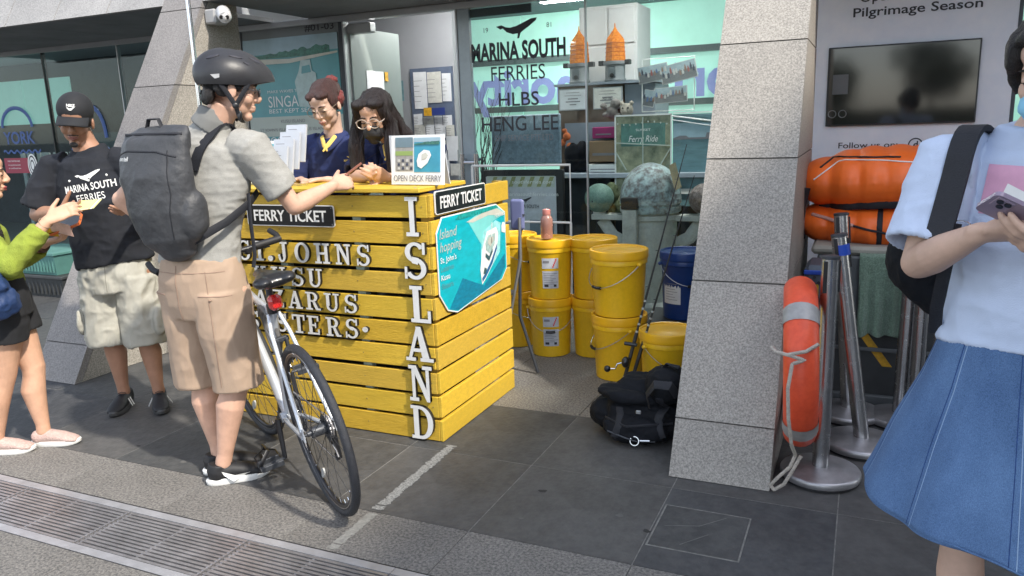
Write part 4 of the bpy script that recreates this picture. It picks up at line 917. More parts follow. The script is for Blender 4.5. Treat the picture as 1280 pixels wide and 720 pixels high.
# side poster on the slats
SX = CX1+.0045
def side(y, z): return (SX, y, z)
fn = lambda y, z, d: (SX+d, y, z)
PO = [(2.975, .985), (2.975, .70), (3.045, .615), (3.135, .587), (3.64, .648), (3.705, .70), (3.705, 1.0), (3.60, 1.052), (3.03, 1.052)]
b = MB(); b.prism(PO, fn, .004, 0); sp2 = b.build('poster_board', white_print, ct)
PI_ = [((y-3.34)*.985+3.34, (z-.82)*.975+.82) for y, z in PO]
b = MB(); b.prism(PI_, fn, .0046, .001); b.build('sea_print', sea_cyan, sp2)
deep = mat("print_deep_sea", (.0, .2, .32), .35, var=.3, vscale=25, stretch=(1, 1, 3))
def pp(nm, m_, pts, l): b = MB(); b.prism(pts, fn, l, l-.0006); return b.build(nm, m_, sp2)
pp('deep_print', deep, [(3.06, .62), (3.14, .598), (3.6, .65), (3.68, .71), (3.68, .78), (3.42, .66), (3.2, .74)], .0054)
pp('shallow_print', mat("print_shallow", (.2, .62, .6), .35, var=.1), [(3.28, 1.0), (3.42, .86), (3.56, .97), (3.7, .99), (3.6, 1.045), (3.4, 1.03)], .0054)
pp('beach_print', sand_print, [(3.26, 1.0), (3.33, .99), (3.5, 1.005), (3.69, .985), (3.68, 1.0), (3.6, 1.03), (3.45, 1.025)], .006)
pp('shore_trees_print', mat("print_shore", (.01, .3, .28), .4, var=.6, vscale=70), [(3.15, 1.025), (3.2, 1.02), (3.4, 1.022), (3.62, 1.03), (3.6, 1.045), (3.2, 1.047)], .0064)
pp('boat_wake_print', mat("print_wake", (.3, .7, .7), .35, var=.3, vscale=40), [(3.40, .70), (3.43, .69), (3.62, .80), (3.64, .95), (3.58, .97), (3.44, .93), (3.4, .84)], .0068)
pp('boat_hull_print', white_print, [(3.398, .668), (3.44, .69), (3.52, .745), (3.585, .815), (3.605, .90), (3.585, .935), (3.475, .925), (3.415, .84), (3.385, .745)], .0074)
pp('boat_stripe_print', mat("print_boat_blue", (.01, .12, .3), .4), [(3.402, .68), (3.44, .697), (3.52, .752), (3.583, .822), (3.588, .85), (3.515, .775), (3.435, .717), (3.40, .70)], .008)
pp('boat_cabin_print', mat("print_cabin", (.35, .5, .48), .4, var=.3, vscale=60), [(3.455, .835), (3.50, .81), (3.555, .85), (3.568, .905), (3.485, .905), (3.452, .87)], .0086)
pp('boat_window_print', mat("print_boat_glass", (.03, .1, .12), .3), [(3.445, .80), (3.485, .775), (3.53, .815), (3.528, .832), (3.487, .797), (3.45, .82)], .0092)
pp('boat_hatch_print', mat("print_boat_glass", (.03, .1, .12), .3), [(3.415, .72), (3.44, .715), (3.455, .74), (3.43, .75)], .0092)
pp('boat_mast_print', white_print, [(3.515, .86), (3.523, .86), (3.535, .965), (3.529, .965)], .0098)
pp('boat_deck_print', sand_print, [(3.475, .865), (3.505, .845), (3.54, .87), (3.545, .89), (3.49, .893)], .0098)
pp('cloud_print', white_print, [(3.65, .90), (3.69, .89), (3.70, .92), (3.69, .945), (3.665, .95), (3.65, .93)], .0068)
for s_, z, h, w_, m_ in (('Island', .955, .045, .17, cream_print), ('hopping', .895, .045, .21, cream_print), ("St. John's", .845, .026, .15, white_print), ('Lazarus', .805, .026, .12, sea_dull), ('Kusu', .765, .026, .08, white_print), ('Sisters', .725, .026, .11, sea_dull)):
    text('poster_lettering', s_, m_, sp2, (SX+.0065, 2.995, z), (0, 1, 0), (0, 0, 1), size=h, bold=.006, width=w_, align='LEFT', shear=.25 if h > .03 else 0)
text('poster_lettering', 'FERRIES', white_print, sp2, (SX+.009, 3.63, .985), (0, 1, 0), (0, 0, 1), size=.018, width=.12)
# things standing on the counter
bs = thing('leaflet_stand', 'clear stand with four tiers of white leaflets on the counter', 'leaflets', (-2.63, 3.2, 1.19))
for i in range(4):
    x = -2.655+.016*i; y = 3.06+.032*i; z = 1.205+.034*i
    ux = Vector((0, .22, 1)); 
    quad('leaflet', mat("leaflet_paper", (.46, .49, .54), .6, var=.06), bs, (x, y, z+.085), (1, .1, 0), ux, .115, .185, .012)
    for k in range(7):
        ww = .08 if k else .05; quad('print_line', ink_grey, bs, (x-.005+.0*k, y-.0145, z+.155-.021*k), (1, .1, 0), ux, ww, .003, .0008)
    quad('print_column', ink_grey, bs, (x+.012, y-.0150, z+.08), (1, .1, 0), ux, .0018, .10, .0008)
b = MB(); b.bbox(-2.73, -2.50, 3.03, 3.10, 1.191, 1.2, .003); b.build('stand_base', acrylic, bs)
os_ = thing('deck_ferry_sign', 'white counter-top sign reading OPEN DECK FERRY with ferry pictures', 'sign', (-1.87, 3.1, 1.19))
fr = Vector((.97, -.10, 0)).normalized(); uu = Vector((-.03, .16, 1)).normalized(); c0 = Vector((-1.868, 3.09, 1.305))
quad('card', white_print, os_, c0, fr, uu, .30, .225, .004)
quad('photo', mat("deck_photo", (.3, .29, .27), .5, var=.2, vscale=40), os_, c0+fr*-.075+uu*.025, fr, uu, .10, .15, .006)
for i_ in range(3):
    for j_ in range(4): polyflat('seat_print', FIG[1] if (i_+j_) % 2 else FIG[0], os_, c0+fr*(-.112+.024*j_)+uu*(-.045+.018*i_), fr, uu, [(0, 0), (.015, 0), (.013, .012), (.002, .012)], lift=.0066); quad('sky_print', sky_print, os_, c0+fr*-.075+uu*.08, fr, uu, .10, .045, .007)
quad('grass_print', mat("print_grass", (.25, .35, .1), .5), os_, c0+fr*-.075+uu*.03, fr, uu, .10, .02, .0072)
quad('sea_print', mat("print_sea_blue", (.05, .3, .42), .4, var=.15, vscale=14), os_, c0+fr*.055+uu*.022, fr, uu, .145, .155, .006)
quad('sky_print', sky_print, os_, c0+fr*.055+uu*.09, fr, uu, .145, .02, .0068)
polyflat('island_print', tree_print, os_, c0+fr*.055+uu*.068, fr, uu, ridge(14, .14, .02, 4), lift=.008)
polyflat('boat_print', white_print, os_, c0+fr*.04+uu*.005, fr, uu, [(-.035, -.035), (-.015, -.045), (.02, -.02), (.04, .015), (.03, .035), (0, .04), (-.03, .02), (-.04, -.01)], lift=.0078)
polyflat('boat_deck_print', sand_print, os_, c0+fr*.042+uu*.01, fr, uu, [(-.012, -.01), (.012, -.005), (.022, .012), (.01, .022), (-.012, .014)], lift=.0098)
text('sign_lettering', 'OPEN DECK FERRY', ink_grey, os_, c0+uu*-.098, fr, uu, size=.028, bold=.006, width=.27, lift=.0075)
q0 = c0-fr*.15; 
b = MB(); nn = fr.cross(uu)
b.hexa([q0-uu*.112, q0-uu*.112+Vector((.01, .12, 0)), q0-uu*.108+Vector((.01, .125, 0)), q0-uu*.108, q0+uu*.112, q0+uu*.112+Vector((-.03, .02, 0)), q0+uu*.114+Vector((-.03, .02, 0)), q0+uu*.114]); b.build('easel_back', paper, os_)
quad('back_card', paper, os_, c0+Vector((-.02, .05, -.004)), fr, Vector((-.03, -.2, 1)), .30, .22, .004)
pf = thing('picture_stand', 'small upright white framed sea picture at the left counter end', 'picture', (-2.78, 3.12, 1.19))
quad('frame', acrylic, pf, (-2.775, 3.12, 1.305), (1, .15, 0), (.02, .16, 1), .22, .225, .006); quad('sheet', white_print, pf, (-2.775, 3.118, 1.305), (1, .15, 0), (.02, .16, 1), .205, .21, .008)
quad('sea_print', sea, pf, (-2.775, 3.117, 1.30), (1, .15, 0), (.02, .16, 1), .185, .185, .0095); quad('sky_print', sky_print, pf, (-2.775, 3.13, 1.375), (1, .15, 0), (.02, .16, 1), .185, .04, .0105)
polyflat('boat_print', white_print, pf, (-2.76, 3.108, 1.27), (1, .15, 0), (.02, .16, 1), [(-.08, .03), (-.06, .0), (0, -.015), (.06, -.03), (.04, -.05), (-.04, -.03)], lift=.002)
# ------------------------------------------------------------------ buckets
def bucket(loc, lab, ry=0, r_=.146, h=.375, body=bucket_yellow, lid=bucket_lid, label_=None, handle=None, grp='yellow plastic buckets beside the column'):
    t = thing('bucket', lab, 'bucket', loc, (0, 0, ry), group=grp)
    k = r_/.146
    b = MB(); b.lathe([(.118*k, 0), (.124*k, .004), (.125*k, .02), (.136*k, h-.085), (.1385*k, h-.08), (.143*k, h-.078), (.1435*k, h-.05), (.141*k, h-.045), (.141*k, h-.02)], n=40); b.build('body', body, t, True, True)
    b = MB(); b.lathe([(.1455*k, h-.052), (.1475*k, h-.048), (.149*k, h-.04), (.148*k, h-.03), (.149*k, h-.012), (.147*k, h-.003), (.142*k, h), (.136*k, h-.002), (.133*k, h-.010), (.06*k, h-.011), (.05*k, h-.007), (.02*k, h-.008)], n=40)
    b.build('lid', lid, t, True, True)
    if handle is not None:
        b = MB(); a0, drop = handle; pts = []
        for i in range(17):
            a = math.pi*i/16; rr_ = r_+.006; x = rr_*math.cos(a); y = -rr_*math.sin(a)
            sag = math.sin(a); pts.append((x*math.cos(a0)-y*math.sin(a0), x*math.sin(a0)+y*math.cos(a0), h-.075-drop*sag))
        b.tube(pts, .0022, 5); b.build('bail', alu, t, True, True)
        b = MB(); b.tube(pts[7:10], .0085, 8); b.build('grip', black_paint, t, True, True)
        b = MB(); [b.ell((p[0]*.985, p[1]*.985, p[2]), (.014, .014, .012), n=8, k=6) for p in (pts[0], pts[-1])]; b.build('lug', body, t, True, True)
    if label_:
        for (z0, z1, a0, a1, mm) in label_:
            V = []; F = []; n = 10
            for i in range(n+1):
                a = a0+(a1-a0)*i/n
                for z in (z0, z1): q = (.1255+.0108*(z-.02)/(h-.105)+.0012)*k; V.append((q*math.cos(a), q*math.sin(a), z))
            for i in range(n): F.append((2*i, 2*i+2, 2*i+3, 2*i+1))
            mesh('label' if mm in (label_grey, label_white) else 'label_print', V, F, mm, t, True, None, True)
    return t
def lab2(a): 
    L_ = [(.20, .265, a-.38, a+.38, label_grey), (.075, .185, a-.38, a+.38, label_grey)]
    for k in range(7): L_.append((.168-.011*k, .171-.011*k, a-.33, a+.33-.07*((k*37) % 5), ink_grey))
    L_ += [(.235, .25, a-.33, a-.05, ink_grey), (.085, .1, a-.3, a-.1, ink), (.085, .1, a+.15, a+.28, ink)]
    for k in range(5): L_.append((.205+.011*k, .217+.011*k, a+.10+.035*k, a+.15+.035*k, ink_red))
    return [(z0, z1, x0, x1, m_) for z0, z1, x0, x1, m_ in L_]
def fixlab(L_):
    out = []
    for z0, z1, a0, a1, m_ in L_:
        out.append((z0, z1, a0, a1, m_))
    return out
_b0 = bucket
def bucket_l(loc, lab, a, **kw):
    t = _b0(loc, lab, **kw)
    k = kw.get('r_', .146)/.146; h = .375
    for (z0, z1, a0, a1, mm) in lab2(a):
        lift = .0012 if mm is label_grey else .0020
        V = []; F = []; n = 8
        for i in range(n+1):
            an = a0+(a1-a0)*i/n
            for z in (z0, z1): q = (.1255+.0105*(z-.02)/(h-.105)+lift)*k; V.append((q*math.cos(an), q*math.sin(an), z))
        for i in range(n): F.append((2*i, 2*i+2, 2*i+3, 2*i+1))
        mesh('label' if mm is label_grey else 'label_print', V, F, mm, t, True, None, True)
    return t
bucket_l((-1.79, 4.48, 0), 'lower yellow bucket with grey label, under the one with the bottle', -1.2, handle=(.35, .13), r_=.142)
bucket_l((-1.785, 4.48, .372), 'upper yellow bucket with grey label, pink bottle on its lid', -1.2, r_=.146)
bucket((-1.52, 4.55, 0), 'lower yellow bucket behind the tall unlabelled front stack')
bucket((-1.52, 4.55, .372), 'upper yellow bucket behind the tall unlabelled front stack')
bucket((-1.245, 4.17, 0), 'lower plain yellow bucket of the front stack, left of fishing rod', r_=.158, handle=(-.9, .12))
bucket((-1.245, 4.17, .372), 'upper plain yellow bucket of the front stack, black grip hanging', r_=.163, handle=(-.55, .13))
bucket((-2.09, 4.62, 0), 'lower yellow bucket half hidden behind the ticket counter', handle=(1.2, .1))
bucket((-2.09, 4.62, .372), 'upper yellow bucket half hidden behind the ticket counter', handle=(1.2, .1))
bucket((-.90, 3.90, 0), 'single yellow bucket on the floor behind the black bag', r_=.150, handle=(.9, .12))
b = MB(); b.bbox(-1.2, -.75, 4.42, 4.82, 0, .262, .01); tag(b.build('black_crate', box_dark), 'low black crate under the blue bucket', 'crate')
tb = bucket((-.965, 4.62, .264), 'dark blue bucket with a white label near the granite column', body=bucket_blue, lid=bucket_blue, r_=.15, h=.41, handle=(.5, .12), grp=None)
for z0, z1, a0, a1, mm in [(.10, .26, -2.45, -1.55, label_white)]+[(.125+.016*k, .128+.016*k, -2.3, -1.7-.1*(k % 3), ink_grey) for k in range(7)]:
    V = []; F = []
    for i in range(9):
        an = a0+(a1-a0)*i/8
        for z in (z0, z1): q = .1325+.006*z+(.0015 if mm is label_white else .0022); V.append((q*math.cos(an), q*math.sin(an), z))
    for i in range(8): F.append((2*i, 2*i+2, 2*i+3, 2*i+1))
    mesh('label' if mm is label_white else 'label_print', V, F, mm, tb, True, None, True)
bt = thing('plastic_bottle', 'clear bottle with pink cap standing on the labelled bucket', 'bottle', (-1.79, 4.45, .748))
b = MB(); b.lathe([(.036, 0), (.038, .01), (.036, .06), (.038, .065), (.038, .115), (.03, .135), (.022, .145)], (-1.79, 4.45, .748), 20); b.build('body', mat("bottle_pink", (.45, .24, .2), .25, var=.15, trans=.35), bt, True)
b = MB(); b.lathe([(.0335, .002), (.0335, .05)], (-1.79, 4.45, .748), 16); b.build('drink', mat("pink_drink", (.5, .22, .2), .2), bt, True)
b = MB(); b.lathe([(.024, .146), (.026, .15), (.025, .178), (.012, .182)], (-1.79, 4.45, .748), 20); b.build('cap', pink_plastic, bt, True)
# folding chair behind the counter
fc = thing('folding_chair', 'folding chair with lavender blue backrest behind the counter corner', 'chair', (-1.85, 4.0, 0))
b = MB(); b.bbox(-.045, .045, -.012, .012, -.09, .09, .012); o_ = organic(b, 'backrest', mat("chair_blue", (.16, .18, .33), .45, var=.05), fc, .006, 4, local=True); o_.location = (.055, .02, .945)
b = MB(); b.tube([(-1.76, 4.02, .95), (-1.785, 4.02, .82), (-1.80, 4.02, .35), (-1.70, 4.03, .012)], .010, 10); b.build('leg', alu_dark, fc, True)
b = MB(); b.tube([(-1.775, 4.0, .93), (-1.775, 4.0, .7), (-1.93, 4.0, .01)], .009, 10); b.build('leg', alu, fc, True)
b = MB(); b.tube([(-2.02, 4.22, .93), (-2.04, 4.22, .35), (-2.0, 4.22, .012)], .009, 10); b.build('leg', alu_dark, fc, True)
b = MB(); b.tube([(-2.02, 4.22, .7), (-2.2, 4.22, .01)], .009, 10); b.build('leg', alu, fc, True)
b = MB(); b.bbox(-2.2, -1.9, 4.0, 4.2, .44, .465, .008); b.build('seat', alu_dark, fc)
# fishing rods
def rod(p0, p1, lab, reel):
    t = thing('fishing_rod', lab, 'fishing rod', p0, group='fishing rods leaning by the column'); p0 = Vector(p0); p1 = Vector(p1); d = (p1-p0)
    b = MB(); b.tube([p0, p0+d*.28], .0095, 10); b.build('handle', rubber, t, True)
    b = MB(); b.tube([p0+d*.28, p1], [.0065, .002], 8); b.build('blank', black_paint, t, True)
    b = MB()
    for f in (.04, .07, .1, .28, .31, .34, .37, .40): b.tube([p0+d*f, p0+d*(f+.008)], .0105 if f < .28 else .0078, 8)
    b.build('winding', alu, t, True)
    b = MB()
    for f in (.46, .6, .74, .87): q = p0+d*f; b.torus(q+Vector((-.008, -.01, 0)), .006, .0012, n=12, k=5)
    b.build('line_guide', alu_dark, t, True)
    if reel:
        q = p0+d*.17
        b = MB(); b.ell(q+Vector((-.01, -.03, 0)), (.022, .026, .03), n=14, k=10); b.tube([q, q+Vector((-.005, -.03, 0))], .008, 8); b.build('reel_body', plastic_black, t, True)
        b = MB(); b.tube([q+Vector((-.02, -.035, 0)), q+Vector((-.05, -.045, -.008)), q+Vector((-.062, -.045, -.035)), q+Vector((-.085, -.055, -.035))], .0045, 8); b.build('crank', chrome, t, True)
        b = MB(); b.ell(q+Vector((-.10, -.06, -.035)), (.018, .014, .018), n=14, k=8); b.build('knob', plastic_black, t, True)
        b = MB(); b.tube([p0+d*.235+Vector((-.045, -.01, .004)), p0+d*.235+Vector((.02, -.01, 0))], .0105, 8); b.build('foregrip_hook', plastic_black, t, True)
rod((-1.115, 3.70, .005), (-.83, 3.98, 1.32), 'fishing rod with a knob handled reel leaning in front of yellow buckets', True)
rod((-1.085, 3.73, .005), (-.80, 4.03, 1.16), 'second plain dark fishing rod just behind the reel rod', False)
# ------------------------------------------------------------------ right corner: life ring, posts, rafts
lr = thing('lifebuoy', 'orange lifebuoy with grey bands propped on edge against the column', 'lifebuoy', (-.2, 3.06, .08))
ax = Vector((.99, .09, .03)).normalized(); M3 = frame(Vector((0, 0, 1)).cross(ax), (0, 0, 1)); e1 = ax.cross(Vector((0, 0, 1))).normalized(); e2 = e1.cross(ax)
Mr = Matrix((e1, e2, ax)).transposed(); C0 = Vector((-.203, 3.20, .475))
b = MB(); b.torus(C0, .285, .058, Mr, n=72, k=18, sq=1.1); b.build('ring', orange_ring, lr, True)
for a in (50, 140, 230, 320):
    b = MB(); b.torus(C0, .285, .0605, Mr, n=10, k=18, sq=1.1, a0=R(a-6.5), a1=R(a+6.5)); b.build('reflective_band', tape_refl, lr, True)
def rope(pts, r_=.0065, nm='rope', par=lr):
    pts = [Vector(p) for p in pts]; 
    for s_ in (0, math.pi*2/3, math.pi*4/3):
        b = MB(); out = []; L_ = 0
        fine = []
        for i in range(len(pts)-1):
            n = max(2, int((pts[i+1]-pts[i]).length/.004))
            for j in range(n): fine.append(pts[i].lerp(pts[i+1], j/n))
        fine.append(pts[-1])
        for i, p in enumerate(fine):
            t = (fine[min(i+1, len(fine)-1)]-fine[max(i-1, 0)]).normalized(); a_ = t.orthogonal().normalized(); c_ = t.cross(a_)
            L_ += (p-fine[max(i-1, 0)]).length; an = L_*260+s_
            out.append(p+(a_*math.cos(an)+c_*math.sin(an))*r_*.55)
        b.tube(out, r_*.62, 5); b.build(nm, rope_m, par, True)
fr_ = C0+ax*.085+Vector((-.03, -.27, .0))
rope([(-.285, 2.93, .60), (-.262, 2.865, .603), (-.215, 2.842, .60), (-.165, 2.850, .585), (-.205, 2.838, .57), (-.215, 2.820, .48), (-.21, 2.835, .36), (-.20, 2.89, .24), (-.19, 2.985, .16), (-.205, 2.96, .12), (-.25, 2.95, .07), (-.275, 2.965, .03), (-.262, 2.955, .015), (-.225, 2.945, .05), (-.195, 2.95, .11), (-.17, 2.98, .16)])
rope([(-.22, 2.842, .603), (-.16, 2.86, .615), (-.125, 2.93, .625)])
b = MB()
for a in (95, 100, 105): pass
text('ring_lettering', 'LIFEBUOY', ink, lr, C0+ax*.073+Vector((.0, -.21, .0)), e2*-1, e1*1 if e1.y < 0 else e1*-1, size=.03, width=.2)
def stanchion(x, y, h, lab, lean=(0, 0), rb=.15, parts=True):
    t = thing('stanchion', lab, 'stanchion', (x, y, 0), group='steel queue posts in the right corner')
    b = MB(); b.lathe([(rb-.006, .0), (rb, .004), (rb, .012)], (x, y, .0), 44); b.build('rubber_foot', rubber, t, True)
    b = MB(); b.lathe([(rb+.002, .013), (rb+.004, .018), (rb+.004, .034), (rb, .040), (rb-.006, .042), (.05, .052), (.036, .054)], (x, y, 0), 48); b.build('base', steel_floor, t, True)
    top = Vector((x+lean[0], y+lean[1], h)); b = MB(); b.tube([(x, y, .05), top-Vector((0, 0, .012))], .032, 24); b.build('post', steel, t, True)
    d = (top-Vector((x, y, .05))).normalized()
    b = MB(); b.tube([top-d*.012, top-d*.002, top], [.0335, .0335, .029], 24); b.build('cap', alu_dark, t, True)
    for an in (0.3, 2.4, 4.2):
        q = top-d*.08+Vector((.032*math.cos(an), .032*math.sin(an), 0)); b = MB()
        b.hexa([q+Vector((sx*.007, sy*.005, 0))+d*sz*.062 for sz in (-1, 1) for sx, sy in ((-1, -1), (1, -1), (1, 1), (-1, 1))]); b.build('belt_slot', plastic_black, t)
    return t
stanchion(-.105, 3.165, .915, 'front steel queue post beside the lifebuoy, base nearest the viewer')
stanchion(.045, 3.53, .945, 'second steel queue post tilting left, blue tape near its top', (-.135, .02), .155)
b = MB(); tt = bpy.data.objects['stanchion.001']; b.tube([(-.073, 3.548, .855), (-.08, 3.549, .90)], .0335, 20); b.build('blue_tape', mat("tape_blue", (.01, .06, .4), .5), tt, True)
stanchion(-.02, 3.90, .99, 'rear steel queue post behind the two front ones', (-.075, .03), .15)
stanchion(.205, 3.90, .93, 'steel queue post just left of the denim skirt', (.01, .02), .14)
stanchion(.265, 3.85, .95, 'steel queue post behind the denim skirt near the green towel', (.0, .02), .14)
stanchion(.34, 3.72, .93, 'steel queue post mostly hidden by the denim skirt', (.0, .02), .14)
cs = thing('equipment_case', 'dark grey equipment case with yellow tape under the orange rafts', 'case', (.1, 4.4, 0))
b = MB(); b.bbox(-.22, .9, 4.13, 4.8, .03, .42, .008); b.build('lower_case', box_dark, cs)
b = MB(); b.bbox(-.2, .9, 4.11, 4.8, .425, .755, .01); b.build('upper_case', box_grey, cs)
b = MB(); b.bbox(-.23, .9, 4.1, 4.13, .0, .05, .004); b.bbox(-.21, .9, 4.098, 4.11, .28, .30, .003); b.build('trim_rail', box_grey, cs)
b = MB(); b.hexa([(.03, 4.118, .30), (.075, 4.118, .30), (.075, 4.129, .30), (.03, 4.129, .30), (.0, 4.118, .42), (.045, 4.118, .42), (.045, 4.129, .42), (.0, 4.129, .42)][0:0] or [(.125, 4.1265, .20), (.17, 4.1265, .20), (.17, 4.1295, .20), (.125, 4.1295, .20), (-.005, 4.1265, .38), (.04, 4.1265, .38), (.04, 4.1295, .38), (-.005, 4.1295, .38)]); b.build('tape_stripe', tape_yellow, cs)
text('case_lettering', '016', ink, cs, (.235, 4.097, .62), (0, 0, -1), (1, 0, 0), size=.05, width=.13)
b = MB(); b.bbox(-.235, -.12, 3.75, 4.0, .60, .765, .02); tk_ = thing('tape_tool', 'small blue and yellow plastic tool wedged above the lifebuoy', 'tool', (-.18, 3.9, .6))
b.build('body', mat("tool_grey", (.08, .1, .13), .5, var=.3), tk_)
b = MB(); b.bbox(-.236, -.17, 3.742, 3.752, .61, .68, .004); b.build('yellow_plate', tape_yellow, tk_)
b = MB(); b.bbox(-.236, -.125, 3.74, 3.752, .725, .745, .003); b.build('blue_edge', mat("tape_blue", (.01, .06, .4), .5), tk_)
b = MB(); [b.tube([(x, 3.735, z), (x, 3.745, z)], .008, 8) for x, z in ((-.19, .715), (-.19, .685), (-.2, .64), (-.17, .69))]; b.build('hole', ink, tk_)
b = MB(); b.bbox(-.23, .9, 4.12, 4.8, .757, .80, .015); tag(b.build('folded_mat', mat("mat_cream", (.3, .29, .25), .8, var=.2)), 'flat cream folded mat under the lower orange raft bag', 'mat')
def raft(nm, c, r3, lab, seed, m_=orange_pvc):
    t = thing('raft_bag', lab, 'raft bag', (c[0], c[1], c[2]-r3[2]), group='orange raft bags stacked in the corner')
    b = MB(); n = 20
    for i in range(9):
        u = -1+2*i/8; s_ = (1-abs(u)**3.5*.28); b.ell((c[0]+u*r3[0]*.80, c[1], c[2]+.008*math.sin(u*3+seed)), (r3[0]*.26, r3[1]*s_, r3[2]*s_), n=20, k=14)
    def puck(P_, N_):
        u = (P_[:, 0]-c[0]); z = (P_[:, 2]-c[2])/r3[2]
        return .008*np.sin(u*52+vnoise(P_*6, seed)*4)*np.exp(-((z+.45)/.28)**2)*(.6+.4*vnoise(P_*3, 5))+.006*vnoise(P_*7, seed+2)
    organic(b, 'cover', m_, t, .01, 5, puck); return t
r1 = raft('r', (.27, 4.48, 1.10), (.57, .32, .178), 'upper orange raft bag with black binding and white piping', 2)
r2 = raft('r', (.25, 4.48, .872), (.55, .31, .142), 'lower orange raft bag squashed under the upper one', 5)
def band(par, pts, wd, m_, nm, t_=.006): b = MB(); b.tube(pts, [(wd, t_)]*len(pts), 8, ref=(0, 0, 1)); return b.build(nm, m_, par, True)
bb = bvh_of(bpy.data.objects[r1.children[0].name])
def wrapx(bvh, c, xs_, zf, off=.004):
    out = []
    for x in xs_:
        h = bvh.ray_cast(Vector((x, c[1]-1, zf(x))), Vector((0, 1, 0)), 2); 
        if h[0] is not None: out.append(h[0]+Vector((0, -off, 0)))
    return out
xs_ = [-.27+.028*i for i in range(38)]
band(r1, wrapx(bb, (.27, 4.48), xs_, lambda x: .985+.02*math.cos((x-.2)*5)), .026, strap_black, 'black_binding', .008)
band(r1, wrapx(bb, (.27, 4.48), xs_[1:], lambda x: 1.215-.035*max(0, x-.05)*2-max(0, -.12-x)*.8), .0035, white_paint, 'white_piping', .004)
band(r1, wrapx(bb, (.27, 4.48), xs_[2:16], lambda x: 1.228-.0*x-max(0, -.15-x)*.8), .005, strap_black, 'cord', .006)
bb2 = bvh_of(bpy.data.objects[r2.children[0].name])
band(r2, wrapx(bb2, (.25, 4.48), xs_[1:], lambda x: .905-.22*(x+.1) if x < .12 else .857), .006, strap_black, 'cord', .006)
band(r2, wrapx(bb2, (.25, 4.48), xs_[1:9], lambda x: .905-.22*(x+.1)), .0095, mat("sleeve_pink", (.55, .3, .25), .5), 'cord_sleeve', .010)
pts = [h[0]+Vector((0, -.004, 0)) for h in [bb2.ray_cast(Vector((.075, 3.5, z)), Vector((0, 1, 0)), 2) for z in np.linspace(.79, .97, 10)] if h[0] is not None]
b = MB(); b.tube(pts, [(.014, .004)]*len(pts), 8, ref=(1, 0, 0)); b.build('strap', strap_black, r2, True)
b = MB(); b.tube([(-.29, 4.3, .80), (-.30, 4.25, .87), (-.29, 4.22, .98), (-.27, 4.22, 1.08)], [(.03, .008)]*4, 8); b.build('end_strap', strap_black, r2, True)
tw2 = thing('green_towel', 'damp green towel hanging over the grey case front', 'towel', (.09, 4.1, .36))
V = []; F = []; nx, nz = 34, 50
for j in range(nz+1):
    t_ = j/nz
    for i in range(nx+1):
        x = -.005+.205*i/nx; z = .785-.42*t_; y = 4.09-.018*math.sin(i*.55+.6*math.sin(t_*3))*t_-.01*noise.noise(Vector((x*9, z*6, 1)))
        if t_ < .06: y += (.06-t_)*2.4
        V.append((x+.012*t_*math.sin(3*t_), y, z-.008*math.sin(i*.45) * t_ if t_ > .9 else z))
for j in range(nz):
    for i in range(nx): a = j*(nx+1)+i; F.append((a, a+1, a+nx+2, a+nx+1))
ob = mesh('cloth', V, F, towel_m, tw2, True); sdm = ob.modifiers.new('thick', 'SOLIDIFY'); sdm.thickness = .006
# black bag heap
bg_ = thing('black_bag', 'slumped black duffel bag on the floor against the granite column', 'bag', (-.90, 3.33, 0))
b = MB()
b.bbox(-1.06, -.72, 3.25, 3.50, .01, .20, .05); b.bbox(-1.02, -.74, 3.28, 3.50, .15, .27, .05); b.ell((-.76, 3.33, .27), (.10, .12, .085)); b.ell((-1.05, 3.35, .10), (.085, .09, .08), Matrix.Rotation(-.5, 3, 'Y')); b.ell((-.90, 3.25, .07), (.15, .06, .06)); b.ell((-.93, 3.30, .21), (.16, .07, .03), Matrix.Rotation(.12, 3, 'Y'))
bgo = organic(b, 'body', nylon_black, bg_, .007, 4, [folds(.013, (5, 10, 14), 4), folds(.005, (14, 30, 36), 8)], floor=.003)
bvb = bvh_of(bgo); dq = Vector((.25, .95, -.35)).normalized()
def ribbon(nm, pts, wd, m_, par, bv, d, off=.003, t_=.0035, ref=(0, 0, 1)):
    pts = [Vector(p) for p in pts]; fine = []
    for i in range(len(pts)-1):
        for j in range(6): fine.append(pts[i].lerp(pts[i+1], j/6))
    fine.append(pts[-1]); fine = [q for q in drape(fine, Vector(d).normalized(), bv, off, .3, True) if q is not None]; b = MB(); b.tube(fine, [(wd, t_)]*len(fine), 8, ref=ref); return b.build(nm, m_, par, True)
ribbon('flap_edge', [(-1.08, 3.1, .165), (-.96, 3.05, .150), (-.84, 3.05, .175), (-.74, 3.05, .205)], .006, strap_black, bg_, bvb, dq)
ribbon('zip', [(-1.04, 3.1, .10), (-.92, 3.05, .085), (-.78, 3.05, .10)], .004, alu_dark, bg_, bvb, dq)
ribbon('strap', [(-1.02, 3.05, .24), (-1.0, 3.05, .15), (-1.03, 3.05, .04)], .017, strap_black, bg_, bvb, dq, ref=(1, 0, 0))
ribbon('strap', [(-.82, 3.05, .30), (-.84, 3.05, .20), (-.80, 3.05, .10), (-.83, 3.05, .03)], .018, strap_black, bg_, bvb, dq, ref=(1, 0, 0))
b = MB(); b.tube([(-.70, 3.22, .26), (-.72, 3.17, .32), (-.79, 3.17, .32), (-.83, 3.19, .26), (-.82, 3.2, .20)], [(.020, .004)]*5, 8); b.build('strap', strap_black, bg_, True)
b = MB(); b.tube([(-.80, 3.32, .33), (-.76, 3.29, .38), (-.71, 3.29, .37), (-.70, 3.30, .31)], [(.016, .005)]*4, 8); b.build('grab_handle', strap_black, bg_, True)
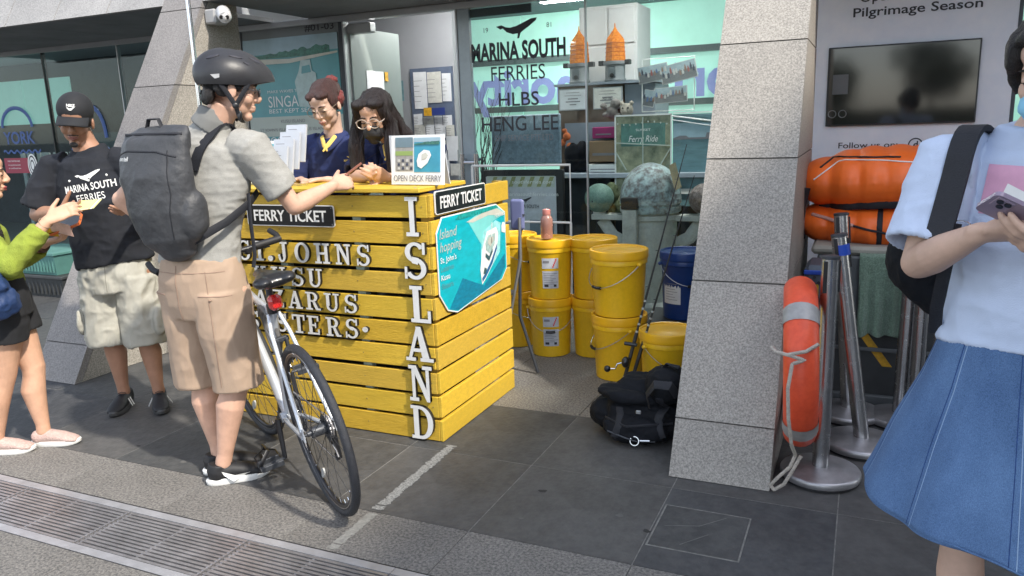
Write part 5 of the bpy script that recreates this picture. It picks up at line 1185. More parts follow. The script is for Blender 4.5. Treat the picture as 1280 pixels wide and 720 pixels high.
b = MB(); b.torus((-.885, 3.19, .035), .02, .0035, Matrix.Rotation(1.3, 3, 'X'), n=20, k=6); b.tube([(-.86, 3.19, .04), (-.82, 3.19, .045), (-.815, 3.19, .045)], .006, 8); b.build('ring_clip', chrome, bg_, True)
b = MB(); b.bbox(-.872, -.85, 3.165, 3.175, .175, .19, .002); b.build('zip_pull', alu, bg_)
# ------------------------------------------------------------------ bicycle
bk = thing('bicycle', 'silver white city bicycle with black saddle leaning against the cyclist', 'bicycle', (-1.814, 2.247, 0), (-.145, 0, 2.56985))
RW, WB = .343, .98
def wheel(x, nm, steer=None, cass=False):
    w_ = bpy.data.objects.new(nm, None); COL.objects.link(w_); w_.parent = bk; w_.location = (x, 0, RW)
    if steer: w_.rotation_euler = (0, 0, steer)
    Mx = Matrix(((1, 0, 0), (0, 0, 1), (0, 1, 0)))
    b = MB(); b.torus((0, 0, 0), RW-.0155, .0165, Mx, n=88, k=12, sq=1.); b.build('tyre', tyre_m, w_, True, True)
    b = MB()
    V = []; F = []; n = 88; pr = [(RW-.030, -.0095), (RW-.030, .0095), (RW-.047, .0085), (RW-.052, .004), (RW-.052, -.004), (RW-.047, -.0085)]
    for i in range(n):
        a = 2*math.pi*i/n
        for q, s_ in pr: V.append((q*math.cos(a), s_, q*math.sin(a)))
    for i in range(n):
        for j in range(6): F.append((i*6+j, ((i+1) % n)*6+j, ((i+1) % n)*6+(j+1) % 6, i*6+(j+1) % 6))
    b.add(V, F); b.build('rim', mat("rim_dark", (.03, .03, .035), .3, .6), w_, True, True)
    b = MB()
    for s_ in (-1, 1): b.torus((0, s_*.0098, 0), RW-.034, .0022, Mx, n=88, k=5, sq=.6)
    b.build('brake_track', chrome, w_, True, True)
    b = MB(); b.tube([(0, -.045, 0), (0, -.03, 0), (0, -.028, 0), (0, .028, 0), (0, .03, 0), (0, .045, 0)], [.011, .011, .022, .022, .011, .011], 14); b.tube([(0, -.065, 0), (0, .065, 0)], .005, 8); b.build('hub', alu_dark, w_, True, True)
    for i in range(28):
        s_ = 1 if i % 2 else -1; a = 2*math.pi*i/28; a2 = a+(.55 if (i//2) % 2 else -.55)
        b = MB(); b.tube([(.02*math.cos(a2), s_*.027, .02*math.sin(a2)), ((RW-.05)*math.cos(a), s_*.002, (RW-.05)*math.sin(a))], .00125, 4); b.build('spoke', rubber, w_, False, True)
    b = MB(); [b.tube([((RW-.05)*math.cos(2*math.pi*i/28), 0, (RW-.05)*math.sin(2*math.pi*i/28)), ((RW-.066)*math.cos(2*math.pi*i/28), 0, (RW-.066)*math.sin(2*math.pi*i/28))], .0024, 5) for i in range(28)]; tag(b.build('nipple', chrome, w_, False, True), kind='stuff')
    a = R(-68)
    b = MB(); b.prism([(.036*math.cos(t), .014*math.sin(t)) for t in [2*math.pi*i/18 for i in range(18)]], lambda u, v, d: (.235*math.cos(a)+u*math.cos(a+.35)-v*math.sin(a+.35), d, .235*math.sin(a)+u*math.sin(a+.35)+v*math.cos(a+.35)), -.004, .004); b.build('wheel_reflector', mat("reflector_clear", (.6, .6, .58), .2, coat=1), w_, False, True)
    return w_
def L3(*p): return p
rwh = wheel(0, 'rear_wheel')
for k, rr_ in enumerate((.052, .046, .041, .036, .031, .027, .024)):
    b = MB(); n = 44; y = -.028-.0042*k
    pl = [((rr_+(.0035 if i % 2 else 0))*math.cos(2*math.pi*i/n), (rr_+(.0035 if i % 2 else 0))*math.sin(2*math.pi*i/n)) for i in range(n)]
    b.prism(pl, lambda u, v, d: (u, d, v), y, y-.0018); b.build('sprocket', steel_floor if k % 2 else alu_dark, rwh, False, True)
fwh = wheel(WB, 'front_wheel', .12)
def tb_(nm, pts, r_, m_, par=bk, n=12, sm_=True): b = MB(); b.tube([Vector(p) for p in pts], r_, n); return b.build(nm, m_, par, sm_, True)
BB = (.42, 0, .272); SC = (.235, 0, .79); HT = (.80, 0, .845); HB = (.835, 0, .72)
fm_ = tb_('frame', [BB, SC], .0165, bike_white); tb_('down_tube', [BB, (HB[0]-.005, 0, HB[2]+.02)], [.024, .021], bike_white); tb_('top_tube', [(.24, 0, .765), (HT[0]+.005, 0, HT[2]-.03)], .0165, bike_white)
tb_('head_tube', [HT, HB], .021, bike_white); b = MB(); b.tube([(BB[0], -.036, BB[2]), (BB[0], .036, BB[2])], .022, 16); b.build('bottom_bracket', bike_white, bk, True, True)
for s_ in (-1, 1):
    tb_('seat_stay', [(.235, s_*.02, .77), (.20, s_*.035, .70), (0, s_*.062, .36)], [.008, .0085, .008], bike_white)
    tb_('chain_stay', [(.40, s_*.025, .272), (.33, s_*.035, .285), (0, s_*.062, .335)], [.010, .010, .0085], bike_white)
    tb_('fork_blade', [(HB[0]+.012, s_*.035, .70), (.86, s_*.045, .62), (.93, s_*.052, .42), (.972, s_*.05, .345)], [.014, .014, .010, .008], bike_white)
    b = MB(); b.prism([(-.02, -.02), (.03, -.015), (.03, .03), (-.01, .03)], lambda u, v, d: (u, d, v+.343), s_*.060, s_*.066); b.build('dropout', bike_white, bk, False, True)
tb_('fork_crown', [(HB[0]+.012, -.045, .705), (HB[0]+.012, .045, .705)], .015, bike_white)
tb_('seat_post', [SC, (.205, 0, .895)], .0135, alu_dark); b = MB(); b.tube([(.236, 0, .775), (.231, 0, .81)], .021, 14); b.build('seat_clamp', plastic_black, bk, True, True)
# saddle
b = MB(); b.tube([(.075, 0, .925), (.10, 0, .93), (.16, 0, .932), (.23, 0, .928), (.30, 0, .925), (.345, 0, .915)], [(.07, .02), (.075, .024), (.055, .022), (.030, .020), (.022, .018), (.016, .012)], 18, ref=(0, 1, 0), round_caps=True)
b.ell((.09, .045, .93), (.045, .035, .022)); b.ell((.09, -.045, .93), (.045, .035, .022))
organic(b, 'saddle', plastic_black, bk, .004, 3, local=True)
for s_ in (-1, 1): tb_('saddle_rail', [(.09, s_*.035, .91), (.13, s_*.022, .895), (.24, s_*.022, .895), (.29, s_*.01, .908)], .0035, alu)
b = MB(); b.bbox(.145, .185, -.026, .026, .80, .86, .012); b.build('rear_light', red_light, bk, True, True)
tb_('light_clamp', [(.185, 0, .83), (.215, 0, .835)], .014, plastic_black)
# cable lock coiled on the seat tube
for k in range(3):
    b = MB(); b.torus((.34, .0, .70-.02*k), .085, .0085, Matrix.Rotation(1.35+.12*k, 3, 'X') @ Matrix.Rotation(.5*k, 3, 'Z'), n=30, k=8, sq=1); b.build('lock_cable', mat("lock_grey", (.14, .135, .13), .5, var=.2), bk, True, True)
# drive side
def ring(nm, c, ro, teeth, y0, y1, m_, hole=None):
    b = MB(); n = teeth*2; V = []; F = []
    for d in (y0, y1):
        for i in range(n):
            a = 2*math.pi*i/n; q = ro+(.004 if i % 2 else 0); V.append((c[0]+q*math.cos(a), d, c[2]+q*math.sin(a)))
        for i in range(n):
            a = 2*math.pi*i/n; q = ro-.014; V.append((c[0]+q*math.cos(a), d, c[2]+q*math.sin(a)))
    for i in range(n):
        j = (i+1) % n; F += [(i, j, n+j, n+i), (2*n+i, 3*n+i, 3*n+j, 2*n+j), (i, 2*n+i, 2*n+j, j), (n+i, n+j, 3*n+j, 3*n+i)]
    b.add(V, F); return b.build(nm, m_, bk, False, True)
ring('chainring', BB, .088, 44, -.046, -.043, alu_dark); ring('chainring', BB, .072, 36, -.040, -.037, alu_dark)
b = MB()
for i in range(5): a = 2*math.pi*i/5; b.tube([(BB[0], -.047, BB[2]), (BB[0]+.078*math.cos(a), -.045, BB[2]+.078*math.sin(a))], [(.009, .003), (.006, .003)], 6, ref=(0, 1, 0))
b.build('spider', alu_dark, bk, False, True)
for s_, an in ((-1, R(75)), (1, R(-98))):
    e = (BB[0]+.17*math.cos(an), s_*.066, BB[2]+.17*math.sin(an)); tb_('crank_arm', [(BB[0], s_*.05, BB[2]), e], [(.014, .008), (.010, .007)], plastic_black)
    pd = bpy.data.objects.new('pedal', None); COL.objects.link(pd); pd.parent = bk; pd.location = e
    b = MB(); y0 = s_*.015; y1 = s_*.105
    b.tube([(0, 0, 0), (0, y1, 0)], .007, 8); b.bbox(-.04, -.03, min(y0, y1), max(y0, y1), -.012, .012, .002); b.bbox(.03, .04, min(y0, y1), max(y0, y1), -.012, .012, .002); b.bbox(-.04, .04, y1-.006, y1+.006, -.01, .01, .002); b.build('pedal_cage', alu_dark, pd, False, True)
    b = MB(); b.tube([(.04, y0, .0), (.085, y0, .015), (.10, (y0+y1)/2, .03), (.085, y1, .015), (.04, y1, 0)], [(.008, .003)]*5, 8); b.tube([(.098, (y0+y1)/2, .03), (.07, (y0+y1)/2, .062), (.0, (y0+y1)/2, .06), (-.02, y1, .02), (-.01, y1, 0)], [(.009, .002)]*5, 8); b.build('toe_clip', plastic_black, pd, True, True)
ch = []
for i in range(13): a = math.pi/2-math.pi*i/12; ch.append((BB[0]+.09*math.cos(a), -.044, BB[2]+.09*math.sin(a)))
for i in range(7): a = -math.pi/2-math.pi*i/12; pass
ch += [(.02, -.044, .195), (-.0, -.044, .20), (-.022, -.044, .22), (-.012, -.044, .245), (.02, -.044, .262), (.03, -.044, .285), (.0, -.042, .30)]
for i in range(7): a = -math.pi/2-math.pi*i/6; ch.append((.045*math.cos(a), -.042, .343+.045*math.sin(a)))
ch.append(ch[0]); b = MB(); b.tube(ch, [(.0035, .0028)]*len(ch), 6, ref=(0, 1, 0)); b.build('chain', steel_floor, bk, False, True)
b = MB(); b.bbox(-.012, .02, -.062, -.046, .20, .33, .004); [b.tube([(x, -.05, z), (x, -.038, z)], .016, 12) for x, z in ((.0, .212), (.02, .275))]; b.build('derailleur', plastic_black, bk, True, True)
b = MB(); b.bbox(.21, .235, -.03, .03, .655, .675, .003); [b.bbox(.20, .225, s_*.018-.006, s_*.018+.006, .60, .67, .002) for s_ in (-1, 1)]; b.build('rear_brake', alu_dark, bk, False, True)
b = MB(); [b.bbox(.868, .885, s_*.018-.006, s_*.018+.006, .65, .72, .002) for s_ in (-1, 1)]; b.bbox(.86, .88, -.028, .028, .70, .72, .003); b.build('front_brake', alu_dark, bk, False, True)
# handlebar
hb = bpy.data.objects.new('handlebar', None); COL.objects.link(hb); hb.parent = bk; hb.location = (.79, 0, .87); hb.rotation_euler = (0, 0, .15)
tb_('stem', [(0, 0, -.03), (.0, 0, .03), (.085, 0, .055)], .014, alu_dark, hb); tb_('bar', [(.075, -.27, .06), (.085, -.1, .055), (.085, .1, .055), (.075, .27, .06)], .0125, plastic_black, hb)
for s_ in (-1, 1):
    tb_('grip', [(.077, s_*.16, .058), (.072, s_*.285, .062)], .017, rubber, hb); tb_('bar_end', [(.073, s_*.28, .062), (.11, s_*.29, .075), (.17, s_*.285, .095)], .013, rubber, hb)
    b = MB(); b.tube([(.09, s_*.13, .05), (.125, s_*.16, .035), (.13, s_*.25, .03)], [(.006, .004)]*3, 8); b.build('brake_lever', alu_dark, hb, True, True)
    b = MB(); b.bbox(.07, .12, s_*.125-.018, s_*.125+.018, .03, .065, .008); b.build('shifter', plastic_black, hb, True, True)
    tb_('cable', [(.10, s_*.12, .05), (.19, s_*.08, .06), (.16, s_*.02, -.04), (.06, 0, -.12)], .0025, rubber, hb)
# ------------------------------------------------------------------ people
def V3(*a): return Vector(a)
def head(b, M, s=1., jaw=1.):
    """add a head to blob b; M 4x4 head frame (x right, y forward, z up)"""
    R3 = M.to_3x3()
    def e(c, r, rot=None): b.ell(M @ (Vector(c)*s), tuple(x*s for x in r), R3 @ (rot or Matrix.Identity(3)), n=20, k=14)
    e((0, -.016, .042), (.073, .094, .080)); e((0, .026, -.005), (.061, .064, .085)); e((0, .02, -.058), (.053*jaw, .056, .046))
    e((0, .066, -.094), (.024*jaw, .020, .018)); e((.036, .056, -.026), (.024, .026, .027)); e((-.036, .056, -.026), (.024, .026, .027))
    e((0, .074, .026), (.048, .016, .014)); e((0, .05, .05), (.055, .04, .04))
    b.tube([M @ (Vector(p)*s) for p in ((0, .086, .018), (0, .096, .0), (0, .108, -.022), (0, .104, -.03))], [.008*s, .0095*s, .0125*s, .010*s], 10, round_caps=True)
    for q in (-1, 1):
        e((q*.011, .096, -.029), (.009, .010, .008)); e((q*.031, .076, .003), (.017, .012, .011))
        e((q*.075, -.004, -.008), (.009, .020, .031), Matrix.Rotation(q*-.25, 3, 'Z'))
    e((0, .085, -.055), (.026, .012, .008)); e((0, .084, -.067), (.022, .012, .008))
def facebits(par, M, s=1., brow=hair_m, lip=lip_m, eyes='down', mouth=True):
    R3 = M.to_3x3()
    b = MB()
    for q in (-1, 1): b.ell(M @ (Vector((q*.031, .0830, -.0015))*s), (.0105*s, .0062*s, .0034*s), R3, n=12, k=8)
    b.build('eye', eye_d, par, True)
    b = MB()
    for q in (-1, 1): b.tube([M @ (Vector(p)*s) for p in ((q*.018, .0885, .0015), (q*.031, .0905, .0022), (q*.045, .0835, .0005))], [.0008*s, .0016*s, .0009*s], 8)
    b.build('eyelashes', brow, par, True)
    b = MB()
    for q in (-1, 1): b.tube([M @ (Vector(p)*s) for p in ((q*.013, .0895, .025), (q*.030, .091, .030), (q*.05, .078, .024))], [.003*s, .0038*s, .0015*s], 6)
    b.build('eyebrow', brow, par, True)
    if mouth:
        b = MB()
        b.tube([M @ (Vector(p)*s) for p in ((-.024, .088, -.058), (-.010, .0975, -.0555), (0, .0985, -.0565), (.010, .0975, -.0555), (.024, .088, -.058))], [.0012*s, .0042*s, .004*s, .0042*s, .0012*s], 8)
        b.tube([M @ (Vector(p)*s) for p in ((-.021, .088, -.0625), (0, .0968, -.0675), (.021, .088, -.0625))], [.0012*s, .0052*s, .0012*s], 8)
        b.build('lips', lip, par, True)
def headM(c, fwd, tilt=0):
    m = frame(fwd); 
    if tilt: m = m @ Matrix.Rotation(tilt, 3, 'Y')
    m = m.to_4x4(); m.translation = Vector(c); return m
def neck(b, p0, M, s=1., r=.055):
    b.tube([Vector(p0), Vector(p0).lerp(M @ Vector((0, -.02*s, -.06*s)), .5), M @ Vector((0, -.02*s, -.05*s))], [(r*1.25, r*1.1), (r, r), (r*.98, r)], 16, ref=(1, 0, 0))
def arm(b, sh, el, wr, s=1., side_=None):
    sh, el, wr = map(Vector, (sh, el, wr))
    b.tube([sh, sh.lerp(el, .35), sh.lerp(el, .75), el], [.052*s, .046*s, .039*s, .037*s], 16, round_caps=True)
    b.tube([el, el.lerp(wr, .25), el.lerp(wr, .6), wr], [.038*s, .041*s, .033*s, (.026*s, .022*s)], 16, round_caps=True)
def leg(b, hip, kn, an, s=1., back=(0, -1, 0)):
    hip, kn, an = map(Vector, (hip, kn, an)); bk_ = Vector(back).normalized()
    b.tube([hip, hip.lerp(kn, .5), kn-(kn-hip)*.05], [.085*s, .072*s, .056*s], 18, round_caps=True)
    b.tube([kn-(an-kn)*.05, kn.lerp(an, .12)+bk_*.004, kn.lerp(an, .33)+bk_*.016, kn.lerp(an, .6)+bk_*.008, kn.lerp(an, .88), an], [.055*s, .052*s, .058*s, .045*s, .033*s, .034*s], 18, round_caps=True)
def hand(b, W, fwd, palm, thumb=1, curl=(.25, .4, .5), s=1., spread=.06, tcurl=.3, fing=(.075, .083, .078, .062), tdir=None):
    """palm: direction the palm faces; thumb: +1 if the thumb is on fwd x palm side"""
    f = Vector(fwd).normalized(); p = Vector(palm); p = (p-f*p.dot(f)).normalized(); sd_ = f.cross(p)*thumb; W = Vector(W)
    b.tube([W-f*.01*s, W+f*.02*s, W+f*.055*s, W+f*.088*s], [(.025*s, .019*s), (.031*s, .018*s), (.040*s, .0155*s), (.039*s, .012*s)], 16, ref=sd_, round_caps=True)
    for i, (o, L_) in enumerate(zip((.030, .0105, -.0095, -.028), fing)):
        q = W+f*(.086-.004*abs(i-1))*s+sd_*o*s; d = (f+sd_*spread*(1.2-i*.85)).normalized(); r_ = (.0087, .009, .0085, .0075)[i]*s; pts = [q-f*.015*s]
        for j, fr_l in enumerate((.46, .30, .24)):
            c = curl[j]*(1+.12*(i-1)); d = (d*math.cos(c)+p*math.sin(c)).normalized(); pts.append((pts[-1] if j else q)+d*L_*fr_l*s)
            p2 = p
        b.tube(pts, [r_*1.05, r_, r_*.92, r_*.78], 10, round_caps=True)
    td = (sd_*.75+f*.65+p*.15).normalized() if tdir is None else Vector(tdir).normalized()
    t0 = W+f*.022*s+sd_*.022*s; t1 = t0+td*.042*s; td2 = (td*math.cos(tcurl)+(f*.7+p*.7).normalized()*math.sin(tcurl)).normalized(); t2 = t1+td2*.032*s; t3 = t2+td2*.026*s
    b.tube([t0, t1, t2, t3], [.014*s, .0115*s, .0095*s, .008*s], 10, round_caps=True)
def openend(b, pts, rr, ref, n=24, wall=.009, depth=.05):
    """closed garment tube whose last end is hollowed out like a sleeve or trouser hem"""
    pts = [Vector(p) for p in pts]; t = (pts[-1]-pts[-2]).normalized()
    rr = [(x, x) if not isinstance(x, (tuple, list)) else x for x in rr]
    e = pts[-1]; a, c = rr[-1]; pts2 = pts+[e+t*.0005, e-t*depth]; rr2 = rr+[(a-wall, c-wall), (a-wall-.004, c-wall-.004)]
    k = len(pts2); V = []; F = []
    for i, p in enumerate(pts2):
        tt = (pts[min(i+1, len(pts)-1)]-pts[max(i-1, 0)]).normalized() if i < len(pts) else t
        A = Vector(ref)-tt*tt.dot(Vector(ref)); A.normalize(); B = tt.cross(A)
        for j in range(n): q = 2*math.pi*j/n; V.append(p+A*(rr2[i][0]*math.cos(q))+B*(rr2[i][1]*math.sin(q)))
    for i in range(k-1):
        for j in range(n): F.append((i*n+j, i*n+(j+1) % n, (i+1)*n+(j+1) % n, (i+1)*n+j))
    F.append(tuple(reversed(range(n)))); F.append(tuple((k-1)*n+j for j in range(n))); b.add(V, F)
def trunk(b, rings, right):
    """rings: (centre, half width, half depth) bottom to top"""
    b.tube([Vector(r_[0]) for r_ in rings], [(r_[1], r_[2]) for r_ in rings], 28, ref=right, caps=True)
def shoe(par, an, fwd, kind='sneaker', upper=shoe_black, sole=shoe_white, s=1., z0=0., stripes=True):
    f = Vector((fwd[0], fwd[1], 0)).normalized(); r_ = f.cross(Vector((0, 0, 1))); O = Vector((an[0], an[1], z0))
    P_ = lambda x, y, z: O+r_*x*s+f*y*s+Vector((0, 0, z*s))
    b = MB(); R3 = frame(f)
    b.ell(P_(0, -.022, .045), (.036*s, .045*s, .042*s), R3); 
    b.tube([P_(0, -.03, .05), P_(0, .03, .05), P_(0, .09, .042), P_(.003, .135, .032), P_(.004, .16, .028)], [(.036*s, .036*s), (.038*s, .036*s), (.043*s, .028*s), (.043*s, .021*s), (.034*s, .016*s)], 18, ref=r_, round_caps=True)
    if kind == 'sneaker': b.tube([P_(0, -.028, .05), P_(0, -.02, .085)], [(.037*s, .042*s), (.034*s, .04*s)], 18, ref=r_)
    o = organic(b, 'shoe_upper', upper, par, .005, 2, floor=z0+.012)
    out = []
    for i in range(36):
        a = 2*math.pi*i/36; y = .055+.125*math.sin(a); x = (.038+.009*math.exp(-((y-.12)/.06)**2))*math.cos(a); x = math.copysign(abs(math.cos(a))**.72*(.036+.011*math.exp(-((y-.115)/.055)**2)), math.cos(a)); out.append((x, y))
    b = MB(); V = []; n = 36
    for z, g_ in ((0.001, .97), (.006, 1.02), (.022, 1.04), (.028, 1.0)):
        for x, y in out: V.append(P_(x*g_, .055+(y-.055)*g_, z+.012*max(0, (y-.13)/.05)**2*.5*(1 if z < .02 else .6)))
    F = [(i*n+j, i*n+(j+1) % n, (i+1)*n+(j+1) % n, (i+1)*n+j) for i in range(3) for j in range(n)]+[tuple(reversed(range(n))), tuple(3*n+j for j in range(n))]
    b.add(V, F); b.build('shoe_sole', sole, par, True)
    if kind == 'sneaker':
        b = MB()
        for k in range(5): y = .028+.018*k; z = .094-.0095*k; b.tube([P_(-.020, y, z-.008), P_(0, y+.004, z), P_(.020, y, z-.008)], [(.0035, .002)]*3, 6, ref=f)
        b.build('laces', shoe_white if upper is not shoe_black else strap_black, par, True)
        if stripes:
            bv = bvh_of(o)
            for sx in (1, -1):
                if stripes == 'tick': L_ = [[(.10, .042), (.07, .026), (.03, .020), (-.005, .045), (-.012, .062), (.012, .045), (.04, .034), (.07, .035)]]
                else: L_ = [[(.03+.022*k, .022), (.042+.022*k, .022), (.030+.022*k, .062), (.018+.022*k, .062)] for k in range(2)]
                for pl in L_:
                    m_ = len(pl); V = [P_(sx*.06, y, z) for y, z in pl]; V = drape(V, -r_*sx, bv, .002, .02)
                    V.append(sum(V, Vector())/m_+r_*sx*.001); mesh('stripe', V, [(i, (i+1) % m_, m_) for i in range(m_)], shoe_white, par)
    return o
def strands(par, hair, M, n, dz, seed, rad):
    """fine loose hairs following the outside of a hair mass"""
    bv = bvh_of(hair); rr = random.Random(seed); b = MB()
    for _ in range(n):
        a = rr.uniform(0, 2*math.pi); z0 = rr.uniform(-.02, .12); L_ = rr.uniform(.10, .42); pts = []
        for i in range(12):
            t = i/11; p = M @ Vector((math.cos(a)*.12, math.sin(a)*.12-.02, z0)); p.z -= L_*t; p.x += .006*math.sin(t*5+a*3)
            h = bv.find_nearest(p)
            if h[0] is None or h[3] > .12: break
            pts.append(h[0]+h[1]*(.0015+.002*rr.random()*t))
        if len(pts) > 4: b.tube(pts, [.0011]*len(pts), 4)
    o = b.build('hair_strands', hairpart, par, True); o['kind'] = 'stuff'
def person(label, loc): return thing('person', label, 'person', loc)
def glasses(par, M, s=1., r_=(.024, .019), m_=alu_dark, th=.0014, sq=False):
    g_ = MB(); R3 = M.to_3x3()
    for q in (-1, 1):
        pts = [M @ (Vector((q*.033+r_[0]*math.cos(a), .103, .001+r_[1]*math.sin(a)))*s) for a in [2*math.pi*i/20 for i in range(21)]]
        g_.tube(pts, th, 6)
        g_.tube([M @ (Vector((q*(.033+r_[0]), .103, .006))*s), M @ (Vector((q*.073, .085, .006))*s), M @ (Vector((q*.081, .0, .010))*s)], th, 6)
    g_.tube([M @ (Vector((-.010, .103, .005))*s), M @ (Vector((0, .107, .008))*s), M @ (Vector((.010, .103, .005))*s)], th, 6)
    go = g_.build('glasses', m_, par, True)
    b = MB()
    for q in (-1, 1): b.prism([(q*.033+r_[0]*.95*math.cos(a), .001+r_[1]*.95*math.sin(a)) for a in [2*math.pi*i/16 for i in range(16)]], lambda x, z, d: M @ (Vector((x, d, z))*s), .1025, .1032)
    b.build('lens', lens_m, go)

# ---- cyclist
cy = person('cyclist in grey polo and khaki shorts reaching over the counter, back to the viewer', (-2.44, 2.3, 0))
HM = headM((-2.283, 2.403, 1.618), (.66, .75, -.15))
b = MB(); head(b, HM, 1.0); neck(b, (-2.37, 2.365, 1.44), HM, 1., .056)
trunk(b, [((-2.44, 2.30, .86), .13, .09), ((-2.43, 2.32, 1.1), .13, .085), ((-2.40, 2.35, 1.35), .15, .08), ((-2.38, 2.36, 1.45), .08, .06)], (1, .1, 0))
shR, elR, wrR = (-2.205, 2.395, 1.385), (-2.105, 2.50, 1.155), (-2.085, 2.745, 1.218)
shL, elL, wrL = (-2.585, 2.34, 1.385), (-2.815, 2.275, 1.20), (-2.72, 2.43, 1.03)
arm(b, shR, elR, wrR, .98); arm(b, shL, elL, wrL, .98)
hand(b, wrR, (.10, 1, .16), (-.75, .1, -.55), 1, (.35, .45, .35), 1.02, .03, .2, tdir=(-.35, .75, .35))
hand(b, wrL, (.4, .8, -.3), (.3, -.3, -1), 1, (.5, .8, .6), 1.)
leg(b, (-2.33, 2.31, .84), (-2.335, 2.325, .47), (-2.42, 2.272, .085), 1.0); leg(b, (-2.53, 2.31, .84), (-2.54, 2.335, .46), (-2.515, 2.345, .085), 1.0)
organic(b, 'body', skinL, cy, .0048, 3)
facebits(cy, HM, mouth=False); glasses(cy, HM, 1., (.024, .016), alu_dark, .0016)
b = MB()  # hair under the helmet
for c, r_ in (((0, -.03, .045), (.079, .09, .075)), ((0, -.078, -.015), (.055, .022, .045)), ((.062, -.035, .0), (.015, .035, .03)), ((-.062, -.035, .0), (.015, .035, .03)), ((0, .065, .062), (.058, .03, .02)), ((.055, .04, .045), (.022, .03, .03)), ((-.055, .04, .045), (.022, .03, .03)), ((.068, .018, .012), (.010, .012, .022)), ((.04, -.085, -.035), (.03, .02, .03)), ((-.04, -.085, -.035), (.03, .02, .03))):
    b.ell(HM @ Vector(c), r_, HM.to_3x3())
organic(b, 'hair', hair_m, cy, .005, 2, folds(.005, (60, 60, 25), 3))
def helmet(par, M):
    R3 = M.to_3x3(); MI = M.inverted(); V = []; F = []; nu, nv = 56, 22
    def shell(a, t, off=0):
        # a azimuth (0 front), t 0 at crown .. 1 at rim
        cf = math.cos(a); sf_ = math.sin(a)
        rx = .103; ryf = .150; ryb = .130; rz = .104
        ry = ryf if cf > 0 else ryb
        rim = .012+.028*(-cf if cf < 0 else 0)*-1-.012*abs(sf_)
        th = t*(math.pi/2+.36-.40*max(0, cf)**2+.12*max(0, -cf))
        x = (rx+off)*math.sin(th)*sf_; y = (ry+off)*math.sin(th)*cf-.008; z = .052+(rz+off)*math.cos(th)
        y += .022*max(0, cf)**10*max(0, t-.5)*2
        return Vector((x, y, z))
    for j in range(nv+1):
        for i in range(nu):
            a = 2*math.pi*i/nu; t = j/nv; p = shell(a, t)
            rid = .0055*math.cos(3.0*math.atan2(p.x, .10)*2.2)*math.sin(math.pi*t)**.5 if t > .1 else 0
            n_ = Vector((p.x, p.y, p.z-.03)).normalized(); V.append(M @ (p+n_*rid))
    for j in range(nv):
        for i in range(nu): F.append((j*nu+i, (j+1)*nu+i, (j+1)*nu+(i+1) % nu, j*nu+(i+1) % nu))
    n0 = len(V)
    for j in range(nv, -1, -4):
        pass
    rings = [V[nv*nu+i] for i in range(nu)]; inner = []
    for i in range(nu): a = 2*math.pi*i/nu; inner.append(M @ (shell(a, 1, -.016)+Vector((0, 0, -.004))))
    top = [M @ shell(2*math.pi*i/nu, .6, -.02) for i in range(nu)]
    V += inner+top
    for i in range(nu):
        k = (i+1) % nu; F.append((nv*nu+i, n0+i, n0+k, nv*nu+k)); F.append((n0+i, n0+nu+i, n0+nu+k, n0+k))
    h = mesh('helmet', V, F, helmet_m, par, True); autosmooth(h.data, 60)
    from mathutils.bvhtree import BVHTree
    bv = BVHTree.FromPolygons([Vector(v) for v in V], F)
    def vent(az, el, L_, wd, rot):
        c = Vector((math.sin(az)*math.cos(el), math.cos(az)*math.cos(el), math.sin(el))); o = M @ Vector((0, 0, .055)); d = (R3 @ c).normalized(); out = []
        h_ = bv.ray_cast(o+d*.3, -d, .4)
        if h_[0] is None: return
        n_ = h_[1]; tdir = (R3 @ Vector((0, 1, 0))); tdir = (tdir-n_*tdir.dot(n_)).normalized(); sd_ = n_.cross(tdir); q = Matrix.Rotation(rot, 3, n_); tdir = q @ tdir; sd_ = q @ sd_
        pts = []
        for i in range(9):
            u = -1+2*i/8; p = h_[0]+tdir*u*L_/2; r_ = bv.ray_cast(p+n_*.03, -n_, .06); pts.append((r_[0] if r_[0] is not None else p)-n_*.001)
        b = MB(); b.tube(pts, [(wd*math.sqrt(max(.05, 1-(-1+2*i/8)**2)), .0025) for i in range(9)], 10, ref=sd_); b.build('vent', ink, h, True)
    for s_ in (-1, 1):
        vent(s_*2.15, .10, .05, .013, 0); vent(s_*.95, .42, .05, .006, .1*s_); vent(s_*.42, .62, .055, .008, 0); vent(s_*2.5, .55, .05, .008, 0); vent(s_*1.5, .75, .05, .006, 0)
    for s_ in (-1, 1):
        p = [M @ Vector((s_*.088, -.085, -.005)), M @ Vector((s_*.098, -.055, .0)), M @ Vector((s_*.094, -.05, -.022)), M @ Vector((s_*.09, -.068, -.026))]
        b = MB(); q = [x for x in p]
        pts2 = []
        for (az, el) in ((2.35, -.10), (2.05, -.05), (2.05, -.17), (2.2, -.22)):
            c = Vector((math.sin(s_*az)*math.cos(el), math.cos(az)*math.cos(el), math.sin(el))); d = (R3 @ c).normalized(); r_ = bv.ray_cast(M @ Vector((0, 0, .055))+d*.3, -d, .4); pts2.append((r_[0] if r_[0] is not None else M @ Vector((0, 0, 0)))+d*.0015)
        mesh('reflector_patch', pts2, [(0, 1, 2, 3)], mat("patch_silver", (.45, .45, .45), .4), h)
